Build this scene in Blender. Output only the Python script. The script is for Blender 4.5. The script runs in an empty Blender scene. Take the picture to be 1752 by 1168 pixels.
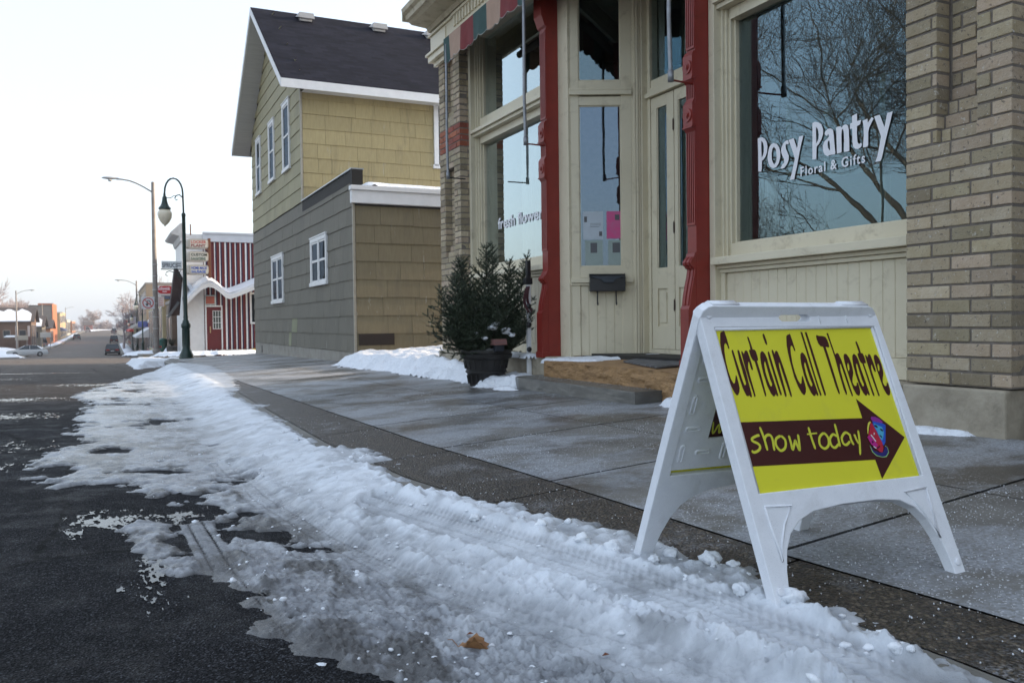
import bpy, math, random
import numpy as np
from mathutils import Vector, Matrix
from mathutils.geometry import tessellate_polygon
random.seed(7); rng = np.random.RandomState(7)
SC = bpy.context.scene; COL = SC.collection
R = math.radians
ORG = {}

# ------------------------------------------------------------------ helpers
def tag(o, label=None, cat=None, group=None, kind=None):
    if label: o['label'] = label
    if cat: o['category'] = cat
    if group: o['group'] = group
    if kind: o['kind'] = kind
    return o
def thing(name, label, cat, loc, group=None):
    o = bpy.data.objects.new(name, None); COL.objects.link(o)
    o.location = loc; o.empty_display_size = .1; ORG[o.name] = Vector(loc)
    return tag(o, label, cat, group)
def copy_tree(o, parent=None, loc=None, rotz=None, label=None):
    c = o.copy(); COL.objects.link(c); c.parent = parent
    if loc is not None: c.location = loc
    if rotz is not None: c.rotation_euler = (0, 0, rotz)
    if label: c['label'] = label
    for ch in [x for x in COL.objects if x.parent == o]: copy_tree(ch, c)
    return c

class MB:
    def __init__(s, M=None):
        s.v = []; s.f = []; s.mi = []; s.col = []; s.M = M; s.c = (1, 1, 1); s.m = 0
    def add(s, pts, faces, mi=None, c=None):
        b = len(s.v)
        if s.M is not None: pts = [s.M @ Vector(p) for p in pts]
        s.v.extend([tuple(p) for p in pts])
        for f in faces:
            s.f.append([b+i for i in f]); s.mi.append(s.m if mi is None else mi); s.col.append(c or s.c)
        return b
    def poly(s, pts, **k): s.add(pts, [list(range(len(pts)))], **k)
    def box(s, x0, x1, y0, y1, z0, z1, **k):
        if x0 > x1: x0, x1 = x1, x0
        if y0 > y1: y0, y1 = y1, y0
        s.add([(x0,y0,z0),(x1,y0,z0),(x1,y1,z0),(x0,y1,z0),(x0,y0,z1),(x1,y0,z1),(x1,y1,z1),(x0,y1,z1)],
              [(0,3,2,1),(4,5,6,7),(0,1,5,4),(1,2,6,5),(2,3,7,6),(3,0,4,7)], **k)
    def prism(s, poly, f0, f1, **k):
        # poly: 2-d points; f0, f1: functions mapping (a,b) -> 3-d point on each cap
        n = len(poly); P = [f0(a, b) for a, b in poly] + [f1(a, b) for a, b in poly]
        tri = tessellate_polygon([[Vector((a, b, 0)) for a, b in poly]])
        F = [tuple(t) for t in tri] + [tuple(n+i for i in reversed(t)) for t in tri]
        F += [(i, (i+1) % n, n+(i+1) % n, n+i) for i in range(n)]
        s.add(P, F, **k)
    def tube(s, pts, rad, n=8, cap=True, **k):
        pts = [Vector(p) for p in pts]
        if not hasattr(rad, '__len__'): rad = [rad]*len(pts)
        P = []; F = []; up = None
        for i, p in enumerate(pts):
            t = (pts[min(i+1, len(pts)-1)] - pts[max(i-1, 0)])
            if t.length < 1e-9: t = Vector((0, 0, 1))
            t.normalize()
            if up is None: up = Vector((0, 0, 1)) if abs(t.z) < .9 else Vector((1, 0, 0))
            a = t.cross(up)
            if a.length < 1e-4: a = t.cross(Vector((0, 1, 0)))
            a.normalize(); b = t.cross(a); up = -b if False else up
            for j in range(n):
                th = 2*math.pi*j/n
                P.append(p + a*(rad[i]*math.cos(th)) + b*(rad[i]*math.sin(th)))
        for i in range(len(pts)-1):
            for j in range(n):
                k2 = (j+1) % n
                F.append((i*n+j, i*n+k2, (i+1)*n+k2, (i+1)*n+j))
        if cap:
            F.append(tuple(reversed(range(n)))); F.append(tuple((len(pts)-1)*n+j for j in range(n)))
        s.add(P, F, **k)
    def lathe(s, prof, cx=0, cy=0, n=16, sx=1, sy=1, **k):
        P = []; F = []
        for r, z in prof:
            for j in range(n):
                th = 2*math.pi*j/n; P.append((cx+r*sx*math.cos(th), cy+r*sy*math.sin(th), z))
        for i in range(len(prof)-1):
            for j in range(n):
                k2 = (j+1) % n; F.append((i*n+j, i*n+k2, (i+1)*n+k2, (i+1)*n+j))
        F.append(tuple(reversed(range(n)))); F.append(tuple((len(prof)-1)*n+j for j in range(n)))
        s.add(P, F, **k)
    def build(s, name, mat, parent=None, org=None, smooth=False, bevel=0, seg=2, label=None, cat=None, group=None, kind=None, col=False, autosmooth=None):
        if not s.v: return None
        root = parent
        if org is None:
            org = ORG[root.name] if root is not None else Vector((0, 0, 0))
        org = Vector(org)
        me = bpy.data.meshes.new(name)
        me.from_pydata([(a-org.x, b-org.y, c-org.z) for a, b, c in s.v], [], s.f)
        mats = mat if isinstance(mat, (list, tuple)) else [mat]
        for m in mats: me.materials.append(m)
        if len(mats) > 1: me.polygons.foreach_set('material_index', s.mi)
        if smooth: me.polygons.foreach_set('use_smooth', [True]*len(me.polygons))
        if col:
            at = me.color_attributes.new('Col', 'FLOAT_COLOR', 'CORNER')
            arr = []
            for f, c in zip(s.f, s.col): arr.extend([c[0], c[1], c[2], 1.0]*len(f))
            at.data.foreach_set('color', arr)
        me.validate(); me.update()
        o = bpy.data.objects.new(name, me); COL.objects.link(o)
        ORG[o.name] = org
        if parent is not None:
            o.parent = parent; o.location = org - ORG[parent.name]
        else: o.location = org
        if bevel:
            b = o.modifiers.new('Bevel', 'BEVEL'); b.width = bevel; b.segments = seg; b.limit_method = 'ANGLE'; b.angle_limit = R(40)
        if smooth:
            w = o.modifiers.new('Smooth', 'EDGE_SPLIT') if autosmooth else None
            if w: w.split_angle = R(autosmooth)
        return tag(o, label, cat, group, kind)

# ------------------------------------------------------------------ numpy noise
def _hash(ix, iy, seed):
    h = (ix.astype(np.int64)*374761393 + iy.astype(np.int64)*668265263 + seed*974711) & 0xffffffff
    h = ((h ^ (h >> 13))*1274126177) & 0xffffffff
    return ((h ^ (h >> 16)) & 0xffff)/65535.0
def vnoise(x, y, seed=0):
    x0 = np.floor(x); y0 = np.floor(y); fx = x-x0; fy = y-y0
    fx = fx*fx*fx*(fx*(fx*6-15)+10); fy = fy*fy*fy*(fy*(fy*6-15)+10)
    a = _hash(x0, y0, seed); b = _hash(x0+1, y0, seed); c = _hash(x0, y0+1, seed); d = _hash(x0+1, y0+1, seed)
    return (a*(1-fx)+b*fx)*(1-fy)+(c*(1-fx)+d*fx)*fy
def fbm(x, y, o=4, seed=0, g=.5):
    s = 0; a = 1; t = 0
    for i in range(o):
        ca, sa = math.cos(.6*i), math.sin(.6*i)
        s = s+a*vnoise((x*ca-y*sa)*2**i+17*i, (x*sa+y*ca)*2**i-9*i, seed+i); t += a; a *= g
    return s/t
def worley(x, y, seed=0):
    x0 = np.floor(x); y0 = np.floor(y); best = np.full(x.shape, 9.0)
    for i in (-1, 0, 1):
        for j in (-1, 0, 1):
            cx = x0+i; cy = y0+j
            px = cx+_hash(cx, cy, seed); py = cy+_hash(cx, cy, seed+5)
            best = np.minimum(best, (px-x)**2+(py-y)**2)
    return np.sqrt(best)
def sstep(a, b, x):
    t = np.clip((x-a)/(b-a), 0, 1); return t*t*(3-2*t)

# ------------------------------------------------------------------ materials
def newmat(name):
    m = bpy.data.materials.new(name); m.use_nodes = True
    return m, m.node_tree.nodes, m.node_tree.links, m.node_tree.nodes['Principled BSDF']
def noise(N, L, scale, detail=4, rough=.55, vec=None, dist=0, dims=None):
    n = N.new('ShaderNodeTexNoise'); n.inputs['Scale'].default_value = scale
    n.inputs['Detail'].default_value = detail; n.inputs['Roughness'].default_value = rough; n.inputs['Distortion'].default_value = dist
    if vec is not None: L.new(vec, n.inputs['Vector'])
    return n
def ramp(N, L, src, stops):
    r = N.new('ShaderNodeValToRGB'); L.new(src, r.inputs[0]); e = r.color_ramp.elements
    while len(e) < len(stops): e.new(.5)
    for i, (p, c) in enumerate(stops):
        e[i].position = p; e[i].color = tuple(c)+(1,) if hasattr(c, '__len__') else (c, c, c, 1)
    return r
def mixc(N, L, fac, a, b, mode='MIX'):
    m = N.new('ShaderNodeMix'); m.data_type = 'RGBA'; m.blend_type = mode
    for sock, val in ((m.inputs[0], fac), (m.inputs[6], a), (m.inputs[7], b)):
        if hasattr(val, 'is_output'): L.new(val, sock)
        elif hasattr(val, '__len__'): sock.default_value = tuple(val)+(1,)
        else: sock.default_value = val
    return m.outputs[2]
def bump(N, L, h, strength, dist, P, prev=None):
    b = N.new('ShaderNodeBump'); b.inputs['Strength'].default_value = strength; b.inputs['Distance'].default_value = dist
    L.new(h, b.inputs['Height'])
    if prev is not None: L.new(prev, b.inputs['Normal'])
    L.new(b.outputs[0], P.inputs['Normal']); return b.outputs[0]
def coords(N): return N.new('ShaderNodeTexCoord').outputs['Object']
def pm(name, c1, c2=None, scale=6, rough=.6, bs=60, bd=.001, metal=0, dirt=None, stretch=None, spec=.5, attr=False, ds=2.5, da=.35, flecks=None):
    """painted / worn surface: two tones mottled by noise, fine bump, optional dirt blotches"""
    m, N, L, P = newmat(name); v = coords(N)
    if stretch:
        mp = N.new('ShaderNodeMapping'); mp.inputs['Scale'].default_value = stretch; L.new(v, mp.inputs[0]); v = mp.outputs[0]
    n1 = noise(N, L, scale, 6, .6, v)
    f = ramp(N, L, n1.outputs[0], [(.32, 0), (.68, 1)]).outputs[0]
    c2 = c2 or tuple(x*.8 for x in c1)
    c = mixc(N, L, f, c1, c2)
    if attr:
        a = N.new('ShaderNodeAttribute'); a.attribute_name = 'Col'
        c = mixc(N, L, 1.0, c, a.outputs[0], 'MULTIPLY')
    if dirt:
        nd = noise(N, L, ds, 8, .7, v, .5)
        fd = ramp(N, L, nd.outputs[0], [(.55, 0), (.72, da)]).outputs[0]
        c = mixc(N, L, fd, c, dirt)
    if flecks:
        for sc_, th_, col_, st_ in flecks:
            nf = noise(N, L, sc_, 5, .7, v); ff = ramp(N, L, nf.outputs[0], [(th_, 0), (th_+.03, st_)]); c = mixc(N, L, ff.outputs[0], c, col_)
    L.new(c, P.inputs['Base Color'])
    P.inputs['Roughness'].default_value = rough; P.inputs['Metallic'].default_value = metal
    P.inputs['Specular IOR Level'].default_value = spec
    nb = noise(N, L, bs, 4, .6, v)
    bump(N, L, nb.outputs[0], 1.0, bd, P)
    return m
def glassmat(name, tint=(.8, .86, .86), boost=2.0, base=0.0, gt=(.66, .90, 1.0)):
    m = bpy.data.materials.new(name); m.use_nodes = True; N = m.node_tree.nodes; L = m.node_tree.links; N.clear()
    out = N.new('ShaderNodeOutputMaterial'); mx = N.new('ShaderNodeMixShader'); t = N.new('ShaderNodeBsdfTransparent'); g = N.new('ShaderNodeBsdfGlossy')
    t.inputs[0].default_value = tint+(1,); g.inputs['Roughness'].default_value = .0; g.inputs[0].default_value = gt+(1,)
    fr = N.new('ShaderNodeFresnel'); fr.inputs[0].default_value = 1.5
    mu = N.new('ShaderNodeMath'); mu.operation = 'MULTIPLY_ADD'; mu.use_clamp = True; mu.inputs[1].default_value = boost; mu.inputs[2].default_value = base
    L.new(fr.outputs[0], mu.inputs[0]); L.new(mu.outputs[0], mx.inputs[0]); L.new(t.outputs[0], mx.inputs[1]); L.new(g.outputs[0], mx.inputs[2]); L.new(mx.outputs[0], out.inputs[0])
    # old panes are slightly wavy
    nn = noise(N, L, 1.6, 2, .5, coords(N)); b = N.new('ShaderNodeBump'); b.inputs['Strength'].default_value = .25; b.inputs['Distance'].default_value = .006
    L.new(nn.outputs[0], b.inputs['Height']); L.new(b.outputs[0], g.inputs['Normal'])
    return m

GRIT = None
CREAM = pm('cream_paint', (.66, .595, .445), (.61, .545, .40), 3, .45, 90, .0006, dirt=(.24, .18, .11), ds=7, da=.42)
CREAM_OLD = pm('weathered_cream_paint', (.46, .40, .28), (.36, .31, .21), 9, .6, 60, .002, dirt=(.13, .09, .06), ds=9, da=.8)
REDP = pm('red_column_paint', (.24, .026, .018), (.20, .020, .014), 5, .42, 120, .0006, dirt=(.09, .02, .015), ds=8)
STONE = pm('limestone', (.40, .35, .27), (.28, .24, .18), 7, .8, 30, .006, dirt=(.14, .12, .09), ds=4, da=.6)
ORSTONE = pm('ochre_sandstone', (.38, .225, .10), (.24, .14, .065), 5, .75, 26, .012, dirt=(.12, .07, .035), ds=6, da=.8, stretch=(1, 1, 2.5))
WETCON = pm('damp_concrete_step', (.16, .155, .14), (.085, .082, .075), 3, .35, 70, .0015, dirt=(.045, .043, .04), ds=2, da=.7)
CONC = pm('foundation_concrete', (.34, .32, .28), (.25, .23, .20), 4, .85, 40, .003, dirt=(.14, .12, .1), ds=3, da=.6)
BRICK = pm('buff_brick', (1, 1, 1), (.86, .82, .74), 12, .8, 70, .0045, attr=True, dirt=(.26, .22, .17), ds=9, da=.5, flecks=[(42, .60, (.10, .085, .07), .75), (55, .64, (.66, .65, .62), .8), (18, .64, (.55, .53, .48), .5)])
MORTAR = pm('mortar', (.20, .17, .145), (.14, .12, .10), 20, .9, 80, .003)
WHITEP = pm('white_trim_paint', (.74, .74, .74), (.66, .66, .66), 5, .45, 60, .0006)
SIDING = pm('asbestos_shingle_siding', (1, 1, 1), (.84, .83, .80), 7, .7, 22, .002, attr=True, stretch=(4, 4, .6), dirt=(.09, .08, .06), ds=1.1, da=.4, flecks=[(2.4, .64, (.36, .35, .31), .40)])
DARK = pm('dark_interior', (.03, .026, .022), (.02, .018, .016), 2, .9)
BLACKP = pm('black_painted_metal', (.018, .018, .02), (.012, .012, .013), 8, .4, 80, .0005)
BLACKPL = pm('black_plastic_pot', (.022, .020, .019), (.014, .013, .012), 8, .5, 50, .002)
PIPE = pm('galvanised_pipe', (.30, .31, .33), (.20, .20, .21), 12, .45, 80, .0005, metal=.6)
GREENM = pm('dark_green_enamel', (.010, .036, .030), (.008, .028, .023), 6, .35, 60, .0006, dirt=(.06, .035, .02), ds=8, da=.5)
GREYM = pm('weathered_grey_metal', (.28, .26, .24), (.20, .17, .15), 5, .55, 40, .001)
SNOWFAR = pm('clean_snow', (.80, .83, .88), (.72, .75, .80), 3, .7, 9, .05)
PLASTIC = pm('white_moulded_plastic', (.80, .82, .86), (.74, .76, .80), 20, .5, 300, .0008, dirt=(.38, .37, .35), ds=7, da=.28, flecks=[(260, .62, (.42, .44, .47), .5), (34, .70, (.30, .29, .27), .5)])
YELLOW = pm('yellow_sign_sheet', (.72, .69, .035), (.68, .65, .035), 4, .42, 2.2, .01, dirt=(.46, .43, .10), ds=5, da=.35, flecks=[(60, .70, (.6, .6, .5), .5)])
MAROON = pm('maroon_vinyl', (.055, .007, .007), (.045, .006, .006), 8, .4, 200, .0001)
YINK = pm('yellow_vinyl_letters', (.62, .63, .05), (.6, .6, .05), 8, .4, 200, .0001)
WINK = pm('white_vinyl_letters', (.80, .80, .84), (.76, .76, .80), 8, .5, 200, .0001)
GLASS = glassmat('shop_glass', boost=2.8, base=.05)
GLASSE = glassmat('entry_glass', boost=2.6, base=.08, gt=(.62, .80, 1.0))
GLASSL = glassmat('left_shop_glass', boost=3.6, base=.10, gt=(.86, .98, 1.0))
GLASSD = glassmat('house_glass', tint=(.4, .45, .5), boost=.6, base=.0, gt=(.28, .34, .44))
FLAT = {}
def fm(name, c, rough=.5, metal=0):
    if name not in FLAT: FLAT[name] = pm(name, c, tuple(x*.85 for x in c), 9, rough, 60, .0008, metal=metal)
    return FLAT[name]

# ------------------------------------------------------------------ terrain functions
LY = [-40, 2, 8, 15, 26, 42, 50, 80, 120, 210, 280, 340, 450, 600, 1500]
LZ = [.15, 0, -.04, -.07, -.22, -.60, -.80, -1.75, -2.95, -3.05, -2.35, -1.5, -1.1, -1.6, -7]
def Lz(y): return np.interp(y, LY, LZ)
def xs_(y): return np.interp(y, [-5, 1.25, 1.93, 2.6, 3.8, 5, 6.6, 12, 24, 26], [1.95, 1.89, 1.83, 1.82, 1.78, 1.72, 1.70, 1.60, 1.6, 1.6])
def xl_(y): return np.interp(y, [-5, 1.26, 1.78, 2.24, 2.96, 3.94, 5.43, 10, 12, 24, 26], [1.62, 1.60, 1.56, 1.51, 1.42, 1.29, 1.24, 1.32, 1.38, 1.40, 1.4])
def xc_(y): return xl_(y)-.15
def swz(x, y): return Lz(y)+.043*(x-1.8)
def rdz(x, y): return Lz(y)-.145+.10*(1-np.clip((x+4.3)/5.6, -1.3, 1.3)**2)
# ------------------------------------------------------------------ camera, world, light
CZ = .72; FPX = 1450.; YAW = R(25.3); ROLL = .012; PITCH = math.atan((584-(558-.012*686))/FPX)
fw = Vector((math.sin(YAW)*math.cos(PITCH), math.cos(YAW)*math.cos(PITCH), -math.sin(PITCH)))
r0 = Vector((math.cos(YAW), -math.sin(YAW), 0)); u0 = r0.cross(fw)
rr = r0*math.cos(ROLL)-u0*math.sin(ROLL); uu = u0*math.cos(ROLL)+r0*math.sin(ROLL)
cam = bpy.data.cameras.new('camera'); co = bpy.data.objects.new('camera', cam); COL.objects.link(co)
co.matrix_world = Matrix(((rr.x, uu.x, -fw.x, 0), (rr.y, uu.y, -fw.y, 0), (rr.z, uu.z, -fw.z, CZ), (0, 0, 0, 1)))
cam.sensor_width = 36; cam.lens = FPX/1752*36; cam.clip_start = .05; cam.clip_end = 4000
cam.dof.use_dof = True; cam.dof.focus_distance = 3.2; cam.dof.aperture_fstop = 13
SC.camera = co
SUN_EL, SUN_AZ = R(15), R(91)      # azimuth from +Y towards +X
sd = Vector((math.sin(SUN_AZ)*math.cos(SUN_EL), math.cos(SUN_AZ)*math.cos(SUN_EL), math.sin(SUN_EL)))
W = bpy.data.worlds.new('World'); SC.world = W; W.use_nodes = True
WN = W.node_tree.nodes; WL = W.node_tree.links
sky = WN.new('ShaderNodeTexSky'); sky.sky_type = 'NISHITA'; sky.sun_disc = False; sky.sun_elevation = SUN_EL; sky.sun_rotation = SUN_AZ
sky.air_density = 1.0; sky.dust_density = 4.0; sky.ozone_density = 1.0; sky.altitude = 200
# even pale veil added over the clear-sky model to whiten sky and shade
veil = WN.new('ShaderNodeMix'); veil.data_type = 'RGBA'; veil.inputs[0].default_value = .36; veil.inputs[7].default_value = (6.5, 7.2, 8.2, 1)
WL.new(sky.outputs[0], veil.inputs[6]); WL.new(veil.outputs[2], WN['Background'].inputs[0]); WN['Background'].inputs[1].default_value = .15
sl = bpy.data.lights.new('sun', 'SUN'); sl.energy = 3.0; sl.angle = R(.6); sl.color = (1, .80, .58)
so = bpy.data.objects.new('sun', sl); COL.objects.link(so); so.rotation_euler = sd.to_track_quat('Z', 'Y').to_euler()
SC.view_settings.view_transform = 'Standard'; SC.view_settings.look = 'None'; SC.view_settings.gamma = 1
SC.view_settings.exposure = 1.0
SC.render.engine = 'CYCLES'
try:
    SC.cycles.use_denoising = True; SC.cycles.max_bounces = 6; SC.cycles.transparent_max_bounces = 12
    SC.cycles.diffuse_bounces = 3; SC.cycles.glossy_bounces = 4; SC.cycles.caustics_reflective = False; SC.cycles.caustics_refractive = False
except Exception: pass

# ------------------------------------------------------------------ ground, road, sidewalk
def sheet(name, xs, ys, zf, mat, kind='structure', smooth=True):
    nx, ny = len(xs), len(ys)
    X, Y = np.meshgrid(xs, ys); Z = zf(X, Y)
    me = bpy.data.meshes.new(name)
    me.from_pydata(np.stack([X.ravel(), Y.ravel(), Z.ravel()], 1).tolist(), [],
                   [(j*nx+i, j*nx+i+1, (j+1)*nx+i+1, (j+1)*nx+i) for j in range(ny-1) for i in range(nx-1)])
    me.materials.append(mat)
    if smooth: me.polygons.foreach_set('use_smooth', [True]*len(me.polygons))
    o = bpy.data.objects.new(name, me); COL.objects.link(o); ORG[o.name] = Vector((0, 0, 0)); return tag(o, kind=kind)
def asphalt():
    m, N, L, P = newmat('wet_asphalt'); v = coords(N)
    vo = N.new('ShaderNodeTexVoronoi'); vo.inputs['Scale'].default_value = 210; L.new(v, vo.inputs['Vector'])
    st = ramp(N, L, vo.outputs['Color'], [(.2, (.003, .003, .004)), (.6, (.013, .013, .015)), (.78, (.034, .036, .041)), (.96, (.10, .105, .12))])
    nb = noise(N, L, 1.2, 9, .7, v)
    blot = ramp(N, L, nb.outputs[0], [(.35, .8), (.7, 1.25)])
    c = mixc(N, L, 1.0, st.outputs[0], blot.outputs[0], 'MULTIPLY')
    # pale salt film left on the far carriageway, smeared along the traffic
    mp = N.new('ShaderNodeMapping'); mp.inputs['Scale'].default_value = (1.0, .16, 1); L.new(v, mp.inputs[0])
    ns = noise(N, L, .8, 9, .7, mp.outputs[0], .2)
    salt = ramp(N, L, ns.outputs[0], [(.50, 0), (.72, .55)])
    sep = N.new('ShaderNodeSeparateXYZ'); L.new(v, sep.inputs[0])
    far = N.new('ShaderNodeMapRange'); far.inputs[1].default_value = 5; far.inputs[2].default_value = 30; L.new(sep.outputs[1], far.inputs[0])
    mu = N.new('ShaderNodeMath'); mu.operation = 'MULTIPLY'; L.new(salt.outputs[0], mu.inputs[0]); L.new(far.outputs[0], mu.inputs[1])
    c = mixc(N, L, mu.outputs[0], c, (.26, .25, .24))
    far2 = N.new('ShaderNodeMapRange'); far2.inputs[1].default_value = 8; far2.inputs[2].default_value = 26; far2.inputs[4].default_value = .85; L.new(sep.outputs[1], far2.inputs[0])
    c = mixc(N, L, far2.outputs[0], c, (.175, .15, .13))  # far asphalt painted warm and pale for its sunlit stretch
    wn = noise(N, L, 1.3, 5, .6, v); wv = mixc(N, L, .22, v, wn.outputs['Color'])
    ce = N.new('ShaderNodeTexVoronoi'); ce.feature = 'DISTANCE_TO_EDGE'; ce.inputs['Scale'].default_value = .62; L.new(wv, ce.inputs['Vector'])
    cr = ramp(N, L, ce.outputs[0], [(.0, .9), (.0035, .7), (.007, 0)]); c = mixc(N, L, cr.outputs[0], c, (.002, .002, .002))
    L.new(c, P.inputs['Base Color'])
    nr = noise(N, L, 5, 10, .7, v)
    rg = ramp(N, L, nr.outputs[0], [(.36, .55), (.52, .8), (.7, .9)]); L.new(rg.outputs[0], P.inputs['Roughness']); P.inputs['Specular IOR Level'].default_value = .10
    vo2 = N.new('ShaderNodeTexVoronoi'); vo2.inputs['Scale'].default_value = 150; L.new(v, vo2.inputs['Vector'])
    b1 = bump(N, L, vo2.outputs['Distance'], 1.0, .006, P)
    n3 = noise(N, L, 3, 4, .6, v); bump(N, L, n3.outputs[0], .25, .004, P, b1)
    return m
def concrete_walk():
    m, N, L, P = newmat('sidewalk_concrete'); v = coords(N)
    n1 = noise(N, L, 3.0, 8, .6, v); c = mixc(N, L, ramp(N, L, n1.outputs[0], [(.3, 0), (.7, 1)]).outputs[0], (.195, .188, .172), (.135, .13, .12))
    mp = N.new('ShaderNodeMapping'); mp.inputs['Scale'].default_value = (.7, 1.0, 1); mp.inputs['Rotation'].default_value = (0, 0, .2); L.new(v, mp.inputs[0])
    n2 = noise(N, L, .8, 9, .62, mp.outputs[0], .3); wet = ramp(N, L, n2.outputs[0], [(.44, 0), (.56, 1)])
    c = mixc(N, L, wet.outputs[0], c, (.072, .065, .056))
    # frozen crust and dry salt
    nz = noise(N, L, 75, 4, .7, v); nzr = ramp(N, L, nz.outputs[0], [(.36, .15), (.58, 1)])
    n3 = noise(N, L, 1.5, 12, .72, mp.outputs[0], .3); ice = ramp(N, L, n3.outputs[0], [(.45, 0), (.54, .60), (.70, .9)])
    im = N.new('ShaderNodeMath'); im.operation = 'MULTIPLY'; L.new(ice.outputs[0], im.inputs[0]); L.new(nzr.outputs[0], im.inputs[1])
    c = mixc(N, L, im.outputs[0], c, (.42, .455, .51))
    vo = N.new('ShaderNodeTexVoronoi'); vo.inputs['Scale'].default_value = 70; L.new(v, vo.inputs['Vector'])
    sp = ramp(N, L, vo.outputs['Distance'], [(.16, 1), (.28, 0)])
    nsp = noise(N, L, 1.1, 6, .7, v); spm = ramp(N, L, nsp.outputs[0], [(.34, 0), (.56, .9)])
    mu = N.new('ShaderNodeMath'); mu.operation = 'MULTIPLY'; L.new(sp.outputs[0], mu.inputs[0]); L.new(spm.outputs[0], mu.inputs[1])
    c = mixc(N, L, mu.outputs[0], c, (.62, .64, .68))
    at = N.new('ShaderNodeAttribute'); at.attribute_name = 'Col'; c = mixc(N, L, 1.0, c, at.outputs[0], 'MULTIPLY')
    L.new(c, P.inputs['Base Color'])
    rg = mixc(N, L, wet.outputs[0], (.62, .62, .62), (.30, .30, .30)); L.new(rg, P.inputs['Roughness'])
    b = noise(N, L, 90, 5, .65, v); bump(N, L, b.outputs[0], .8, .0016, P)
    return m
def aggregate():
    m, N, L, P = newmat('exposed_aggregate'); v = coords(N)
    vo = N.new('ShaderNodeTexVoronoi'); vo.inputs['Scale'].default_value = 95; L.new(v, vo.inputs['Vector'])
    c = ramp(N, L, vo.outputs['Color'], [(.12, (.010, .008, .006)), (.4, (.034, .024, .016)), (.7, (.075, .055, .036)), (.95, (.18, .145, .10))])
    ed = ramp(N, L, vo.outputs['Distance'], [(.35, 1), (.75, .25)])
    cc = mixc(N, L, 1.0, c.outputs[0], ed.outputs[0], 'MULTIPLY')
    n3 = noise(N, L, 2.0, 8, .7, v, .6); ice = ramp(N, L, n3.outputs[0], [(.54, 0), (.68, .65)])
    n4 = noise(N, L, 120, 3, .6, v); n4r = ramp(N, L, n4.outputs[0], [(.45, 0), (.6, 1)])
    mu = N.new('ShaderNodeMath'); mu.operation = 'MULTIPLY'; L.new(ice.outputs[0], mu.inputs[0]); L.new(n4r.outputs[0], mu.inputs[1])
    cc = mixc(N, L, mu.outputs[0], cc, (.5, .52, .56)); L.new(cc, P.inputs['Base Color'])
    P.inputs['Roughness'].default_value = .42
    inv = N.new('ShaderNodeMath'); inv.operation = 'SUBTRACT'; inv.inputs[0].default_value = 1; L.new(vo.outputs['Distance'], inv.inputs[1])
    bump(N, L, inv.outputs[0], 1.0, .006, P)
    return m
ASPH = asphalt(); WALK = concrete_walk(); AGG = aggregate()
GROUND = pm('snowy_winter_ground', (.62, .64, .68), (.20, .17, .13), .12, .9, 3, .05)
def gz(X, Y): return Lz(Y)-.32-.0*X
ys = np.concatenate([np.linspace(-60, 60, 40), np.linspace(66, 600, 90), np.linspace(640, 3000, 30)])
sheet('ground', np.linspace(-900, 900, 61), ys, lambda X, Y: gz(X, Y)-.02*np.maximum(0, np.abs(X)-60)*0, GROUND)
# main road (one strip following the curb), then the cross street
yr = np.concatenate([np.arange(-30, 30, .6), np.arange(30, 130, 2.5), np.arange(130, 640, 8)])
U = np.linspace(0, 1, 26)
me = bpy.data.meshes.new('road'); V = []
for y in yr:
    xe = xc_(y) if y < 25.6 else 1.25
    for u in U:
        x = -9.9+(xe+.02+9.9)*u; V.append((x, y, float(rdz(x, y))))
nu = len(U); Fc = [(j*nu+i, j*nu+i+1, (j+1)*nu+i+1, (j+1)*nu+i) for j in range(len(yr)-1) for i in range(nu-1)]
me.from_pydata(V, [], Fc); me.materials.append(ASPH); me.polygons.foreach_set('use_smooth', [True]*len(me.polygons))
ro = bpy.data.objects.new('road', me); COL.objects.link(ro); tag(ro, kind='structure')
sheet('cross_street', np.linspace(-80, 120, 160), np.arange(26.6, 41.4, .7), lambda X, Y: np.minimum(rdz(np.clip(X, -9.9, 1.25), Y), Lz(Y)-.10)-.012, ASPH)

# sidewalk: separate slabs with open joints, sloping joints as in the street
mb = MB()
TH = .13
joints = [-3.2, -1.9, -.62, .68, 1.98, 3.40, 4.68, 6.02, 7.4, 8.75, 10.1, 11.6, 13.0, 14.6, 16.3, 18.0, 19.8, 21.6, 23.6, 25.7]
for k in range(len(joints)-1):
    ya, yb = joints[k]+.009, joints[k+1]-.009
    jc = 1+.16*(random.random()-.5); cc = (jc, jc, jc)
    if ya > 11.2: cc = (1.15, 1.1, 1.05)
    for (sa, sb) in ((0, .5), (.5, 1.0)):
        rows = 6
        for i in range(rows):
            t0, t1 = i/rows, (i+1)/rows
            y0a, y1a = ya+(yb-ya)*t0, ya+(yb-ya)*t1
            def pt(s, y, dz=0):
                x0 = float(xs_(y))+.008; x1 = 4.12+(.0); x = x0+(x1-x0)*s+(0.004 if s == .5 and sa == .5 else (-.004 if s == .5 else 0))
                yy = y+TH*(x-1.7)*(1 if y < 24 else .2); return (x, yy, float(swz(x, yy))+dz)
            mb.add([pt(sa, y0a), pt(sb, y0a), pt(sb, y1a), pt(sa, y1a)], [(0, 1, 2, 3)], c=cc)
        for yy0 in (ya, yb):
            mb.add([pt(sa, yy0), pt(sb, yy0), pt(sb, yy0, -.05), pt(sa, yy0, -.05)], [(0, 1, 2, 3)], c=(.3, .3, .3))
walk = mb.build('sidewalk', WALK, col=True, kind='structure')
JD = pm('joint_grit', (.035, .03, .025), (.02, .018, .015), 20, .9)
sheet('sidewalk_bed', np.array([1.66, 3, 4.3, 9]), np.arange(-4, 26.3, .5), lambda X, Y: swz(np.maximum(X, 1.6), Y)-.03, JD)
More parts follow.
